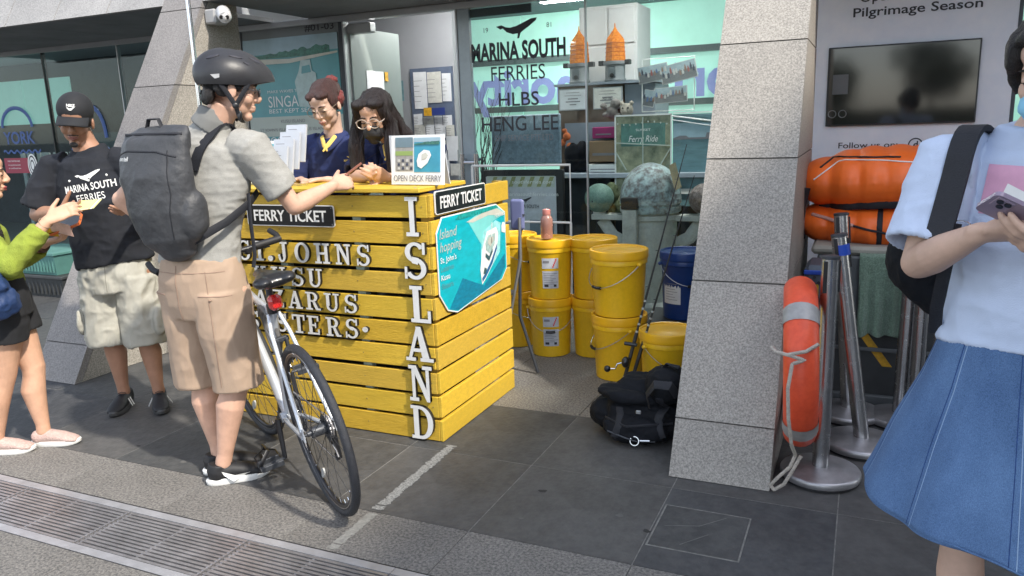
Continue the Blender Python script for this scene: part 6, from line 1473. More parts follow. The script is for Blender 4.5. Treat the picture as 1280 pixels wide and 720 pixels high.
    for s_ in (-1, 1):
        ch_ = M @ Vector((s_*.028, .045, -.112)); j = M @ Vector((s_*.074, .014, -.06))
        for st in ((s_*.088, .055, .028), (s_*.086, -.045, .015)):
            b = MB(); p0 = M @ Vector(st); b.tube([p0, p0.lerp(j, .5)+(R3 @ Vector((s_*.004, 0, 0))), j], [(.009, .0016)]*3, 8, ref=R3 @ Vector((0, 1, .3))); b.build('chin_strap', strap_black, h, True)
        b = MB(); b.tube([j, M @ Vector((s_*.058, .03, -.10)), ch_, M @ Vector((0, .052, -.118))], [(.008, .0018)]*4, 8, ref=R3 @ Vector((0, 1, 0))); b.build('chin_strap', strap_black, h, True)
        b = MB(); b.ell(j, (.006, .013, .013), R3); b.ell(M @ Vector((s_*.060, .032, -.096)), (.006, .010, .02), R3); b.build('buckle', plastic_black, h, True)
    b = MB(); b.ell(M @ Vector((0, -.108, -.022)), (.014, .006, .010), R3); b.build('fit_dial', plastic_black, h, True)
helmet(cy, HM)
# polo
b = MB(); RX = (1, .1, 0)
openend(b, [(-2.385, 2.37, 1.44), (-2.395, 2.36, 1.40), (-2.405, 2.35, 1.27), (-2.43, 2.32, 1.10), (-2.445, 2.295, .93)], [(.12, .075), (.172, .10), (.186, .115), (.165, .110), (.178, .120)], RX)
b.tube([(-2.385, 2.37, 1.40), (-2.365, 2.375, 1.47), (-2.35, 2.385, 1.505)], [(.15, .09), (.078, .07), (.066, .068)], 24, ref=RX)
for sh, el, q in ((shR, elR, 1), (shL, elL, -1)):
    sh, el = Vector(sh), Vector(el); openend(b, [sh+Vector((-.06*q, -.0, .01)), sh+Vector((0, 0, .006)), sh.lerp(el, .35), sh.lerp(el, .72)], [(.074, .078), .078, .070, (.074, .068)], (0, 1, .3), wall=.01)
polo = organic(b, 'polo_shirt', heather, cy, .0065, 4, [folds(.0045, (7, 7, 14), 2, .5), folds(.0028, (20, 20, 34), 6)])
b = MB(); ce = HM @ Vector((0, -.03, -.10))
b.tube([(-2.375, 2.37, 1.475), (-2.352, 2.376, 1.51), (-2.342, 2.382, 1.548)], [(.085, .080), (.076, .076), (.069, .069)], 24, ref=RX); 
organic(b, 'collar', mat("collar_grey", (.2, .2, .19), .9, var=.1), cy, .005, 2)
# khaki shorts
b = MB(); b.tube([(-2.44, 2.295, .97), (-2.44, 2.295, .90), (-2.435, 2.30, .80), (-2.435, 2.305, .74)], [(.168, .118), (.185, .13), (.192, .135), (.180, .125)], 28, ref=RX)
for hx, kn in ((-2.345, (-2.335, 2.325, .425)), (-2.53, (-2.555, 2.33, .425))):
    openend(b, [(hx, 2.30, .84), (hx, 2.305, .70), (hx*.5+kn[0]*.5, 2.315, .56), kn], [(.098, .12), (.102, .12), (.094, .108), (.097, .105)], (1, 0, 0), wall=.01, depth=.09)
sh_ = organic(b, 'shorts', khaki, cy, .0065, 5, [folds(.007, (6, 6, 4.5), 12, .5), folds(.0022, (25, 25, 12), 15)])
bv = bvh_of(sh_)
def seam(par, pts, d, bv, m_, nm='seam', w_=.0016, off=.001):
    pts = [Vector(p) for p in pts]; fine = []
    for i in range(len(pts)-1):
        for j in range(8): fine.append(pts[i].lerp(pts[i+1], j/8))
    fine.append(pts[-1]); fine = [q for q in drape(fine, Vector(d).normalized(), bv, off, .45, True) if q is not None]; b = MB(); b.tube(fine, w_, 5); return b.build(nm, m_, par, True)
kd = mat("khaki_seam", (.31, .21, .155), .9)
seam(cy, [(-2.345, 2.0, .835), (-2.25, 2.02, .83)], (0, 1, 0), bv, kd, 'pocket_welt', .0028); seam(cy, [(-2.62, 2.0, .835), (-2.52, 2.0, .835)], (0, 1, 0), bv, kd, 'pocket_welt', .0028)
seam(cy, [(-2.435, 2.0, .955), (-2.435, 2.0, .85), (-2.44, 2.0, .72)], (0, 1, 0), bv, kd, 'back_seam'); seam(cy, [(-2.245, 2.1, .93), (-2.235, 2.1, .7), (-2.235, 2.1, .45)], (-.6, .8, 0), bv, kd, 'side_seam')
seam(cy, [(-2.60, 2.0, .925), (-2.44, 2.0, .925), (-2.27, 2.0, .925)], (0, 1, 0), bv, kd, 'waist_seam')
b = MB(); b.tube(drape([Vector((-2.30, 2.0, .82)), Vector((-2.30, 2.0, .817))], Vector((0, 1, 0)), bv, .001), .006, 10); b.build('button', kd, cy)
shoe(cy, (-2.42, 2.272), (.66, .75), 'sneaker', shoe_black, shoe_white, 1.02, stripes='tick'); shoe(cy, (-2.515, 2.345), (.62, .78), 'sneaker', shoe_black, shoe_white, 1.02, stripes='tick')
# backpack
bp = thing('backpack', 'dark grey roll top backpack worn by the cyclist', 'backpack', (-2.440, 2.140, 1.010))
b = MB()
b.tube([(-2.410, 2.165, 1.025), (-2.415, 2.155, 1.070), (-2.425, 2.140, 1.170), (-2.435, 2.135, 1.310), (-2.440, 2.145, 1.430), (-2.445, 2.165, 1.470)], [(.085, .045), (.125, .072), (.150, .085), (.162, .082), (.160, .050), (.156, .018)], 26, ref=(1, .05, 0), round_caps=True)
b.bbox(-2.59, -2.29, 2.13, 2.19, 1.40, 1.47, .01); b.ell((-2.300, 2.160, 1.160), (.05, .06, .10)); b.ell((-2.550, 2.160, 1.240), (.05, .07, .14))
pk = organic(b, 'pack_body', pack_m, bp, .007, 3, [folds(.007, (4, 4, 5), 21, .5), folds(.002, (16, 16, 16), 22)])
bv = bvh_of(pk)
seam(bp, [(-2.590, 1.800, 1.385), (-2.510, 1.800, 1.400), (-2.370, 1.800, 1.395), (-2.300, 1.800, 1.375)], (0, 1, 0), bv, strap_black, 'zip', .004, -.001)
seam(bp, [(-2.595, 1.800, 1.460), (-2.440, 1.800, 1.460), (-2.290, 1.800, 1.458)], (0, 1, 0), bv, strap_black, 'roll_edge', .006, 0)
seam(bp, [(-2.330, 1.800, 1.400), (-2.320, 1.800, 1.240), (-2.340, 1.800, 1.070)], (0, 1, 0), bv, strap_black, 'side_seam', .002)
text('logo_lettering', 'mont-bell', white_print, bp, (-2.535, 1.950, 1.365), (1, 0, 0), (0, 0, 1), size=.016, width=.07, bold=.01, onto=bv)
b = MB(); b.tube([(-2.490, 2.160, 1.470), (-2.470, 2.160, 1.515), (-2.420, 2.160, 1.515), (-2.400, 2.160, 1.470)], [(.010, .004)]*4, 8, ref=(0, 1, 0)); b.build('grab_loop', strap_black, bp, True)
bv2 = bvh_of(polo)
def strap_arc(par, bv, c, fwd, a0, a1, lat, wd, m_, nm='shoulder_strap', off=.006, n=26):
    """webbing laid over the shoulder: rays cast at the garment from around the point c"""
    f = Vector((fwd[0], fwd[1], 0)).normalized(); r_ = f.cross(Vector((0, 0, 1))); out = []; nrm = []
    for i in range(n+1):
        t = i/n; a = R(a0+(a1-a0)*t); d = f*math.cos(a)+Vector((0, 0, 1))*math.sin(a); l = lat[0]+(lat[1]-lat[0])*t if len(lat) == 2 else (lat[0]*(1-t)**2+2*lat[1]*t*(1-t)+lat[2]*t*t)
        c_ = Vector(c)+r_*l; h = bv.ray_cast(c_+d*.5, -d, .5)
        if h[0] is None: continue
        out.append(h[0]); nrm.append(d)
    for _ in range(4): out = [out[0]]+[(out[i-1]+out[i]*2+out[i+1])/4 for i in range(1, len(out)-1)]+[out[-1]]
    b = MB(); k = len(out); V = []; F = []
    for i in range(k):
        t = (out[min(i+1, k-1)]-out[max(i-1, 0)]).normalized(); sd_ = (r_-t*t.dot(r_)).normalized(); n_ = sd_.cross(t); n_ = n_ if n_.dot(nrm[i]) > 0 else -n_
        for a, q in ((-1, 0), (1, 0), (1, 1), (-1, 1)): V.append(out[i]+sd_*a*wd+n_*(off*.3+q*off))
    for i in range(k-1):
        for j in range(4): F.append((i*4+j, i*4+(j+1) % 4, i*4+4+(j+1) % 4, i*4+4+j))
    F += [(3, 2, 1, 0), tuple((k-1)*4+j for j in range(4))]
    b.add(V, F); return b.build(nm, m_, par, True)
strap_arc(bp, bv2, (-2.40, 2.37, 1.33), (0, -1, 0), -5, 195, (.075, .11, .17), .024, strap_black, off=.006)
strap_arc(bp, bv2, (-2.40, 2.37, 1.33), (0, -1, 0), -5, 195, (-.04, -.10, -.17), .024, strap_black, off=.006)
b = MB(); b.tube([(-2.225, 2.43, 1.22), (-2.21, 2.36, 1.18), (-2.23, 2.25, 1.12), (-2.27, 2.17, 1.08), (-2.33, 2.155, 1.05)], [(.016, .003)]*5, 8, ref=(0, 0, 1)); b.build('side_strap', strap_black, bp, True)
b = MB(); b.tube([(-2.21, 2.36, 1.22), (-2.195, 2.34, 1.12), (-2.19, 2.34, .98), (-2.195, 2.33, .93)], [(.003, .010)]*4, 8, ref=(0, 1, 0)); b.build('strap_tail', strap_black, bp, True)
# phone held out over the counter
ph = thing('phone', 'bronze backed phone held between the cyclist and the masked clerk', 'phone', (-2.09, 2.93, 1.26))
def phone(par, c, fwd, up_, m_, size=(.075, .155, .009), cams=True):
    M = frame(fwd, up_).to_4x4(); M.translation = Vector(c); b = MB(M); w_, l_, t_ = size
    b.prism(rrect(w_, l_, .011), lambda x, y, d: (x, y, d), t_/2, -t_/2); b.build('case', m_, par)
    b = MB(M); b.prism(rrect(w_-.006, l_-.006, .009), lambda x, y, d: (x, y, d), t_/2+.0006, t_/2-.001); b.build('screen', screen_m, par)
    if cams:
        b = MB(M); b.bbox(-w_/2+.006, -w_/2+.038, l_/2-.04, l_/2-.007, -t_/2-.002, -t_/2+.001, .001); b.build('camera_plate', m_, par)
        b = MB(M); [b.tube([(-w_/2+x, l_/2-y, -t_/2-.004), (-w_/2+x, l_/2-y, -t_/2)], .0062, 12) for x, y in ((.015, .016), (.015, .031), (.029, .0235))]; b.build('camera_lens', plastic_black, par)
phone(ph, (-2.115, 2.90, 1.262), (-.1, 1, .3), (-.5, -.4, .75), mat("phone_bronze", (.25, .1, .07), .35, .3))

# ---- man in the black cap
mn = person('man in black cap, black ferry tee and cargo shorts reading a slip', (-3.57, 2.82, 0))
fw = Vector((.42, -.91, 0)).normalized(); rt = fw.cross(Vector((0, 0, 1)))   # his right
HM = headM((-3.655, 2.75, 1.54), (.62, -.75, -.26), -.10)
b = MB(); head(b, HM, 1.0, 1.05); neck(b, (-3.655, 2.80, 1.38), HM, 1., .06)
trunk(b, [((-3.59, 2.82, .80), .13, .09), ((-3.61, 2.815, 1.05), .14, .09), ((-3.645, 2.80, 1.28), .15, .085), ((-3.65, 2.80, 1.38), .08, .06)], rt)
shR, elR, wrR = (-3.825, 2.72, 1.315), (-3.87, 2.62, 1.08), (-3.60, 2.57, 1.105)
shL, elL, wrL = (-3.475, 2.875, 1.325), (-3.37, 2.90, 1.08), (-3.26, 2.70, 1.13)
arm(b, shR, elR, wrR, 1.02); arm(b, shL, elL, wrL, 1.02)
hand(b, wrR, (.95, -.12, .10), (0, .35, 1), 1, (.25, .35, .3), 1.05, .08, .1, tdir=(.45, .25, .85))
hand(b, wrL, (.3, -.8, -.2), (-.6, -.2, .7), -1, (.4, .6, .4), 1.02)
leg(b, (-3.68, 2.79, .76), (-3.665, 2.775, .42), (-3.655, 2.80, .085), .95, (-.4, .9, 0)); leg(b, (-3.50, 2.86, .76), (-3.49, 2.85, .42), (-3.475, 2.875, .085), .95, (-.4, .9, 0))
organic(b, 'body', skinM, mn, .0055, 3)
facebits(mn, HM, lip=mat("lips_tan", (.24, .09, .075), .5))
b = MB(); R3 = HM.to_3x3()
b.ell(HM @ Vector((0, .088, -.096)), (.02, .009, .014), R3); b.tube([HM @ Vector((-.026, .0945, -.046)), HM @ Vector((0, .102, -.043)), HM @ Vector((.026, .0945, -.046))], .0022, 6); b.build('beard', hair_m, mn, True)
b = MB(); [b.ell(HM @ Vector(c), r_, R3) for c, r_ in (((0, -.03, .03), (.077, .088, .06)), ((.062, -.01, .01), (.015, .04, .035)), ((-.062, -.01, .01), (.015, .04, .035)))]
organic(b, 'hair', hair_m, mn, .006, 2, folds(.003, (60, 60, 40), 5))
b = MB(); b.ell(HM @ Vector((0, -.012, .060)), (.084, .102, .086), R3, n=28, k=20)
cap = organic(b, 'cap', mat("cap_black", (.012, .013, .016), .8, var=.2), mn, .006, 2)
V = []; F = []; n1, n2 = 20, 8
for th in (0, -.006):
    for j in range(n2+1):
        for i in range(n1+1):
            a = -1.15+2.3*i/n1; q = j/n2; x = .078*math.sin(a)*(1+.02*q); y = .062*math.cos(a)+.01+q*.075*math.cos(a*.75)**.8; z = .050-.018*q-.020*(x/.078)**2-.012*q*q; V.append(HM @ Vector((x, y, z+th)))
m0 = (n1+1)*(n2+1)
for j in range(n2):
    for i in range(n1): a = j*(n1+1)+i; F.append((a, a+1, a+n1+2, a+n1+1)); F.append((m0+a, m0+a+n1+1, m0+a+n1+2, m0+a+1))
for j in range(n2):
    for i in (0, n1): a = j*(n1+1)+i; F.append((a, a+n1+1, m0+a+n1+1, m0+a))
for i in range(n1): a = n2*(n1+1)+i; F.append((a, a+1, m0+a+1, m0+a))
mesh('cap_brim', V, F, MATS["cap_black"], mn, True)
bvc = bvh_of(cap)
SW = [(-.019, .004), (-.006, -.008), (.004, -.008), (.024, .012), (.002, .0), (-.008, -.001), (-.014, .006)]
def swoosh(par, M, o, s, m_, bv):
    V = [M @ (Vector(o)+Vector((-x*s, 0, y*s))) for x, y in SW]; V = drape(V, M.to_3x3() @ Vector((0, -1, 0)), bv, .002, .15); c = sum(V, Vector())/len(V)+(M.to_3x3() @ Vector((0, .001, 0))); n = len(V); mesh('cap_tick', V+[c], [(i, (i+1) % n, n) for i in range(n)], m_, par)
swoosh(mn, HM, (0, .12, .085), .95, white_print, bvc)
Vt, Ft = text_geo('NIKE', .012/.7, .02); Vt = [HM @ Vector((-x, .12, .094+y)) for x, y, z in Vt]; Vt = drape(Vt, HM.to_3x3() @ Vector((0, -1, 0)), bvc, .002, .15); mesh('cap_lettering', Vt, Ft, white_print, mn)
b = MB()
openend(b, [(-3.65, 2.80, 1.365), (-3.648, 2.80, 1.33), (-3.64, 2.80, 1.2), (-3.62, 2.81, 1.0), (-3.60, 2.82, .81)], [(.12, .08), (.175, .11), (.198, .135), (.192, .14), (.20, .145)], rt)
b.tube([(-3.648, 2.80, 1.33), (-3.65, 2.795, 1.385), (-3.652, 2.79, 1.405)], [(.16, .09), (.09, .078), (.08, .072)], 24, ref=rt)
for sh, el, q in ((shR, elR, 1), (shL, elL, -1)):
    sh, el = Vector(sh), Vector(el); openend(b, [sh-rt*.06*q, sh, sh.lerp(el, .4)+rt*q*.006, sh.lerp(el, .88)+rt*q*.008], [(.075, .08), .082, .08, (.085, .082)], (0, 1, .3), wall=.01)
tee = organic(b, 'tee_shirt', black_cotton, mn, .0065, 4, [folds(.008, (6, 6, 8), 31, .5), folds(.003, (20, 20, 20), 33)])
bvt = bvh_of(tee); upc = (0, 0, 1); rv = -rt  # viewer's right along his left
tl = Vector((.10, .0, .03))
cc_ = Vector((-3.605, 2.80, 1.20))+fw*.25
rv2 = (rv+Vector((0, 0, .13))).normalized(); up2 = rv2.cross(-fw)*-1
up2 = (fw.cross(rv2))*1
if up2.z < 0: up2 = -up2
text('shirt_lettering', 'MARINA SOUTH', white_print, mn, cc_, rv2, up2, size=.036, bold=.012, width=.245, onto=bvt)
text('shirt_lettering', 'FERRIES', white_print, mn, cc_-up2*.052, rv2, up2, size=.036, width=.135, onto=bvt, bold=.002)
whale(mn, cc_+up2*.062+rv2*.005, rv2, up2, .38, white_print, onto=bvt)
for s_ in (-1, 1):
    b = MB(); q = drape([cc_+up2*.06+rv2*.09*s_], -fw, bvt, .001)[0]; b.ell(q, (.006, .003, .006), frame(fw)); b.build('shirt_dot', white_print, mn)
b = MB(); b.tube([(-3.60, 2.82, .84), (-3.60, 2.82, .76), (-3.59, 2.82, .66)], [(.17, .125), (.188, .14), (.185, .135)], 28, ref=rt)
for hx, kn in (((-3.69, 2.785), (-3.672, 2.77, .365)), ((-3.505, 2.86), (-3.488, 2.845, .365))):
    openend(b, [(hx[0], hx[1], .74), (hx[0], hx[1], .62), (hx[0]*.5+kn[0]*.5, hx[1]*.5+kn[1]*.5, .5), kn], [(.10, .12), (.106, .12), (.102, .11), (.100, .106)], rt, wall=.01, depth=.09)
c1 = Vector((-3.785, 2.72, .50)); b.ell(c1, (.018, .06, .075), frame(fw)); 
c2 = Vector((-3.39, 2.87, .50)); b.ell(c2, (.025, .06, .075), frame(fw))
cg = organic(b, 'cargo_shorts', cargo, mn, .0065, 4, [folds(.010, (7, 7, 6), 41, .6), folds(.004, (22, 22, 16), 43)])
bvg = bvh_of(cg); cs_ = mat("cargo_seam", (.2, .2, .17), .9)
for c in (c1,):
    q = [c+fw*.3+rt*(-.03)+Vector((0, 0, .07)), c+fw*.3+rt*.05+Vector((0, 0, .07))]; seam(mn, q, -fw, bvg, cs_, 'pocket_flap', .003)
    seam(mn, [c+fw*.3-rt*.035+Vector((0, 0, .07)), c+fw*.3-rt*.035+Vector((0, 0, -.08)), c+fw*.3+rt*.04+Vector((0, 0, -.08))], -fw, bvg, cs_, 'pocket_seam', .002)
seam(mn, [(-3.59+fw.x*.3, 2.82+fw.y*.3, .82), (-3.59+fw.x*.3, 2.82+fw.y*.3, .66)], -fw, bvg, cs_, 'fly_seam')
shoe(mn, (-3.655, 2.80), (.45, -.80), 'sneaker', shoe_black, mat("sole_dark", (.06, .06, .06), .6), 1.0, stripes='bars'); shoe(mn, (-3.475, 2.875), (.75, -.62), 'sneaker', shoe_black, MATS["sole_dark"], 1.0, stripes='bars')
sl = thing('ticket_slips', 'yellow and white paper slips in the hand of the capped man', 'paper', (-3.43, 2.56, 1.12))
for i, (m_, dx) in enumerate(((tape_yellow, 0), (paper, .008), (mat("slip_yellow", (.6, .58, .25), .7), .018))):
    quad('slip', m_, sl, (-3.425+dx, 2.545+dx*.5, 1.135+.004*i), (.95, .25, .12-.04*i), (-.15, .6, .35), .125, .075, .0015)
# watch
b = MB(); b.torus((-3.60, 2.571, 1.106), .031, .007, Matrix.Rotation(R(90), 3, 'Y') @ Matrix.Rotation(.1, 3, 'X'), n=24, k=8); b.build('watch_strap', rubber, mn, True)

# ---- woman in lime top at the left edge
wl = person('woman in lime green top and black shorts with long black hair at left edge', (-3.62, 2.2, 0))
fw = Vector((.5, .86, 0)).normalized(); rt = fw.cross(Vector((0, 0, 1)))
HM = headM((-3.605, 2.205, 1.315), (.52, .84, -.10))
b = MB(); head(b, HM, .97, .95); neck(b, (-3.635, 2.17, 1.13), HM, 1., .048)
trunk(b, [((-3.62, 2.20, .72), .12, .09), ((-3.63, 2.19, .9), .11, .085), ((-3.64, 2.17, 1.05), .125, .085), ((-3.64, 2.17, 1.14), .07, .05)], rt)
shN, elN, wrN = (-3.545, 2.115, 1.06), (-3.435, 2.155, .915), (-3.335, 2.30, 1.10)
shF, elF, wrF = (-3.76, 2.26, 1.06), (-3.73, 2.34, .87), (-3.50, 2.385, .98)
arm(b, shN, elN, wrN, .92); arm(b, shF, elF, wrF, .92)
hand(b, wrN, (.45, .75, .42), (-.5, .5, -.55), 1, (.3, .5, .45), .98, .05, .3)
hand(b, wrF, (.75, .45, .2), (-.2, -.2, 1), -1, (.5, .7, .5), .95, .02, .4)
leg(b, (-3.55, 2.17, .68), (-3.615, 2.16, .385), (-3.70, 2.125, .07), .97, (-.5, -.8, 0)); leg(b, (-3.64, 2.26, .68), (-3.585, 2.285, .385), (-3.575, 2.275, .07), .93, (-.5, -.8, 0))
organic(b, 'body', skinW, wl, .0052, 3)
facebits(wl, HM, .97, lip=mat("lips_pink", (.42, .08, .08), .4))
b = MB(); R3 = HM.to_3x3(); [b.ell(HM @ Vector(c), r_, R3) for c, r_ in (((0, -.03, .045), (.082, .10, .084)), ((0, -.06, -.05), (.07, .05, .09)), ((.066, -.01, .02), (.016, .045, .06)), ((-.066, -.01, .02), (.016, .045, .06)))]
b.tube([HM @ Vector((0, -.06, -.05)), (-3.66, 2.14, 1.16), (-3.63, 2.11, 1.02), (-3.61, 2.09, .93)], [(.08, .05), (.09, .045), (.07, .035), (.03, .02)], 18, ref=rt)
b.tube([HM @ Vector((.065, .0, -.05)), (-3.535, 2.15, 1.16), (-3.50, 2.17, 1.05), (-3.485, 2.18, .97)], [(.035, .02), (.04, .022), (.035, .02), (.012, .01)], 14, ref=rt)
hw = organic(b, 'hair', hair_m, wl, .006, 3, folds(.006, (45, 45, 7), 9))
strands(wl, hw, HM, 70, (-.30, -.2), 8, (.08, .05))
b = MB()
openend(b, [(-3.64, 2.17, 1.12), (-3.64, 2.175, 1.05), (-3.635, 2.185, .93), (-3.625, 2.195, .80)], [(.08, .06), (.145, .10), (.135, .11), (.145, .12)], rt)
for sh, el, wr in ((shN, elN, wrN), (shF, elF, wrF)):
    sh, el, wr = map(Vector, (sh, el, wr)); b.tube([sh, sh.lerp(el, .5), el], [.062, .055, .052], 18, round_caps=True); openend(b, [el, el.lerp(wr, .35), el.lerp(wr, .8)], [.052, .05, .042], (0, 0, 1), wall=.008)
organic(b, 'knit_top', lime, wl, .0065, 4, [folds(.006, (9, 9, 9), 51, .6), folds(.003, (24, 24, 24), 52)])
b = MB(); b.tube([(-3.62, 2.20, .84), (-3.62, 2.20, .76), (-3.61, 2.20, .66)], [(.135, .11), (.155, .125), (.16, .125)], 26, ref=rt)
openend(b, [(-3.56, 2.165, .74), (-3.565, 2.165, .64), (-3.58, 2.165, .57)], [(.09, .10), (.10, .105), (.102, .105)], rt, depth=.06); openend(b, [(-3.65, 2.255, .74), (-3.635, 2.26, .64), (-3.625, 2.265, .57)], [(.09, .10), (.095, .105), (.098, .105)], rt, depth=.06)
organic(b, 'shorts', black_shorts, wl, .0065, 3, folds(.004, (9, 9, 7), 55))
shoe(wl, (-3.70, 2.125), (.75, .45), 'flat', shoe_pink, shoe_white, .92); shoe(wl, (-3.575, 2.275), (.8, .42), 'flat', shoe_pink, shoe_white, .92)
tb9 = thing('tote_bag', 'slouchy navy blue bag on the arm of the woman in lime', 'bag', (-3.47, 2.08, .72))
b = MB(); b.ell((-3.49, 2.05, .83), (.11, .10, .10)); b.ell((-3.46, 2.08, .76), (.10, .09, .07)); b.ell((-3.53, 2.0, .80), (.09, .08, .11)); b.tube([(-3.52, 2.05, .90), (-3.55, 2.08, 1.0)], [(.05, .02), (.03, .015)], 12)
organic(b, 'body', navy_bag, tb9, .008, 3, [folds(.014, (9, 9, 9), 61, .5), folds(.005, (25, 25, 25), 62)])
b = MB(); b.tube([(-3.50, 2.06, .91), (-3.53, 2.09, 1.02), (-3.57, 2.12, 1.12), (-3.61, 2.14, 1.14)], [(.016, .004)]*4, 8); b.build('strap', navy_bag, tb9, True)
pw = thing('phone_wallet', 'orange cased phone with banknotes held by the woman in lime', 'phone', (-3.40, 2.42, 1.03))
phone(pw, (-3.395, 2.425, 1.065), (.8, .35, .3), (.0, -.7, .8), orange_case, (.08, .16, .012), False)
quad('banknote', mat("banknote", (.62, .4, .33), .7, var=.2, vscale=30), pw, (-3.39, 2.385, 1.055), (.8, .35, -.25), (.1, -.3, .9), .12, .06, .002); quad('banknote', tape_yellow, pw, (-3.45, 2.37, 1.04), (.8, .35, -.1), (.1, -.3, .9), .09, .05, .002)
b = MB(); b.prism([(.012*math.cos(a), .018*math.sin(a)) for a in [2*math.pi*i/16 for i in range(16)]], lambda x, y, d: Vector((-3.385, 2.40, 1.098))+Vector((.8, .35, .3)).normalized()*x+Vector((0, -.1, .9))*y+Vector((.4, -.9, .1)).normalized()*d, .012, .006); b.build('case_badge', white_print, pw)
b = MB(); b.torus((-3.515, 2.375, .975), .03, .011, Matrix.Rotation(R(80), 3, 'Y'), n=24, k=8); b.bbox(-3.53, -3.495, 2.33, 2.345, .955, .995, .004); b.build('watch', mat("watch_brown", (.06, .03, .02), .5), wl, True)
b = MB(); b.torus(Vector(wrN)-Vector((.03, .045, .05)).normalized()*.015, .028, .002, Matrix.Rotation(.9, 3, 'Y'), n=24, k=6); b.build('bracelet', gold_wire, wl, True)

# ---- clerk with red tinted bun
c1p = person('clerk with reddish tied hair and glasses in navy polo behind counter', (-2.62, 3.6, 0))
fw = Vector((.25, -.97, 0)).normalized(); rt = fw.cross(Vector((0, 0, 1)))
HM = headM((-2.615, 3.43, 1.582), (.06, -.88, -.42), .05)
b = MB(); head(b, HM, .98, .95); neck(b, (-2.635, 3.50, 1.41), HM, 1., .048)
trunk(b, [((-2.64, 3.55, .8), .12, .09), ((-2.64, 3.54, 1.1), .12, .085), ((-2.64, 3.51, 1.36), .13, .08), ((-2.635, 3.50, 1.42), .07, .05)], rt)
shR, elR, wrR = (-2.80, 3.49, 1.375), (-2.88, 3.42, 1.14), (-2.72, 3.30, 1.20); shL, elL, wrL = (-2.475, 3.54, 1.36), (-2.42, 3.46, 1.14), (-2.55, 3.30, 1.20)
arm(b, shR, elR, wrR, .9); arm(b, shL, elL, wrL, .9); hand(b, wrR, (.8, -.5, 0), (0, -.3, -1), -1, s=.95); hand(b, wrL, (-.7, -.5, 0), (0, -.3, -1), 1, s=.95)
leg(b, (-2.72, 3.56, .8), (-2.72, 3.56, .44), (-2.72, 3.58, .085), .95, (0, 1, 0)); leg(b, (-2.56, 3.58, .8), (-2.56, 3.58, .44), (-2.56, 3.6, .085), .95, (0, 1, 0))
organic(b, 'body', skinP, c1p, .0055, 3)
facebits(c1p, HM, .98, brow=mat("brow_brown", (.06, .03, .025), .6), lip=lip_m); glasses(c1p, HM, .98, (.026, .023), gold_wire, .0013)
R3 = HM.to_3x3(); b = MB()
[b.ell(HM @ Vector(c), r_, R3) for c, r_ in (((0, -.028, .052), (.080, .10, .078)), ((0, -.07, -.01), (.062, .04, .05)), ((.062, .0, .03), (.018, .045, .045)), ((-.062, .0, .03), (.018, .045, .045)), ((.03, .052, .075), (.035, .035, .02)), ((-.03, .052, .075), (.035, .035, .02)))]
organic(b, 'hair', hair_brown, c1p, .0055, 3, folds(.004, (18, 60, 18), 71))
b = MB(); [b.ell(HM @ Vector(c), r_, R3) for c, r_ in (((-.02, -.092, .095), (.038, .028, .028)), ((.01, -.098, .07), (.045, .026, .03)), ((-.06, -.04, .02), (.024, .05, .04)))]; b.tube([HM @ Vector((-.02, -.10, .085)), HM @ Vector((-.045, -.10, .10)), HM @ Vector((-.06, -.09, .085))], [.008, .006, .002], 8)
organic(b, 'hair_bun', hair_red, c1p, .005, 2, folds(.005, (60, 20, 60), 72))
b = MB(); b.torus(HM @ Vector((-.01, -.088, .085)), .024, .006, R3, n=20, k=8); b.build('hair_tie', mat("scrunchie", (.3, .05, .08), .8), c1p, True)
def polo_c(par, rt, base, ch, nk, sh, seed, col=navy):
    b = MB(); openend(b, [nk, Vector(nk).lerp(Vector(ch), .35), ch, Vector(ch).lerp(Vector(base), .5), base], [(.09, .06), (.15, .09), (.165, .11), (.155, .11), (.165, .12)], rt)
    for (s_, e_), q in zip(sh, (1, -1)):
        s_, e_ = Vector(s_), Vector(e_); openend(b, [s_-rt*.06*q, s_, s_.lerp(e_, .4), s_.lerp(e_, .9)], [.07, .072, .068, .07], (0, 1, .3), wall=.009)
    return organic(b, 'polo_shirt', col, par, .0065, 4, [folds(.006, (8, 8, 9), seed, .6), folds(.003, (22, 22, 22), seed+3)])
pl = polo_c(c1p, rt, (-2.64, 3.55, .85), (-2.64, 3.52, 1.27), (-2.637, 3.50, 1.42), ((shR, elR), (shL, elL)), 81)
bvp = bvh_of(pl)
def vcollar(par, nk, fw, rt, m_, bv, ty=navy):
    nk = Vector(nk)
    for q in (-1, 1):
        pts = [nk+rt*q*.062+fw*-.02+Vector((0, 0, .025)), nk+rt*q*.05+fw*.055+Vector((0, 0, .0)), nk+rt*q*.022+fw*.10+Vector((0, 0, -.045)), nk+fw*.115+Vector((0, 0, -.075))]
        b = MB(); b.tube(pts, [(.022, .008), (.026, .008), (.020, .006), (.006, .004)], 10, ref=rt*q+Vector((0, 0, -.6))); b.build('collar', ty, par, True)
        b = MB(); b.tube([p-rt*q*.012+fw*.010+Vector((0, 0, .004)) for p in pts], [(.010, .004), (.012, .004), (.012, .004), (.004, .003)], 8, ref=rt*q+Vector((0, 0, -.6))); b.build('collar_lining', m_, par, True)
vcollar(c1p, (-2.635, 3.495, 1.415), fw, rt, collar_y, bvp)
o_ = Vector((-2.52, 3.52, 1.285))+fw*.3
text('shirt_lettering', 'MARINA SOUTH', collar_y, c1p, o_, -rt, (0, 0, 1), size=.012, bold=.015, width=.075, onto=bvp); text('shirt_lettering', 'FERRIES', collar_y, c1p, o_-Vector((0, 0, .017)), -rt, (0, 0, 1), size=.010, width=.045, onto=bvp); whale(c1p, o_+Vector((0, 0, .02)), -rt, (0, 0, 1), .15, collar_y, onto=bvp)
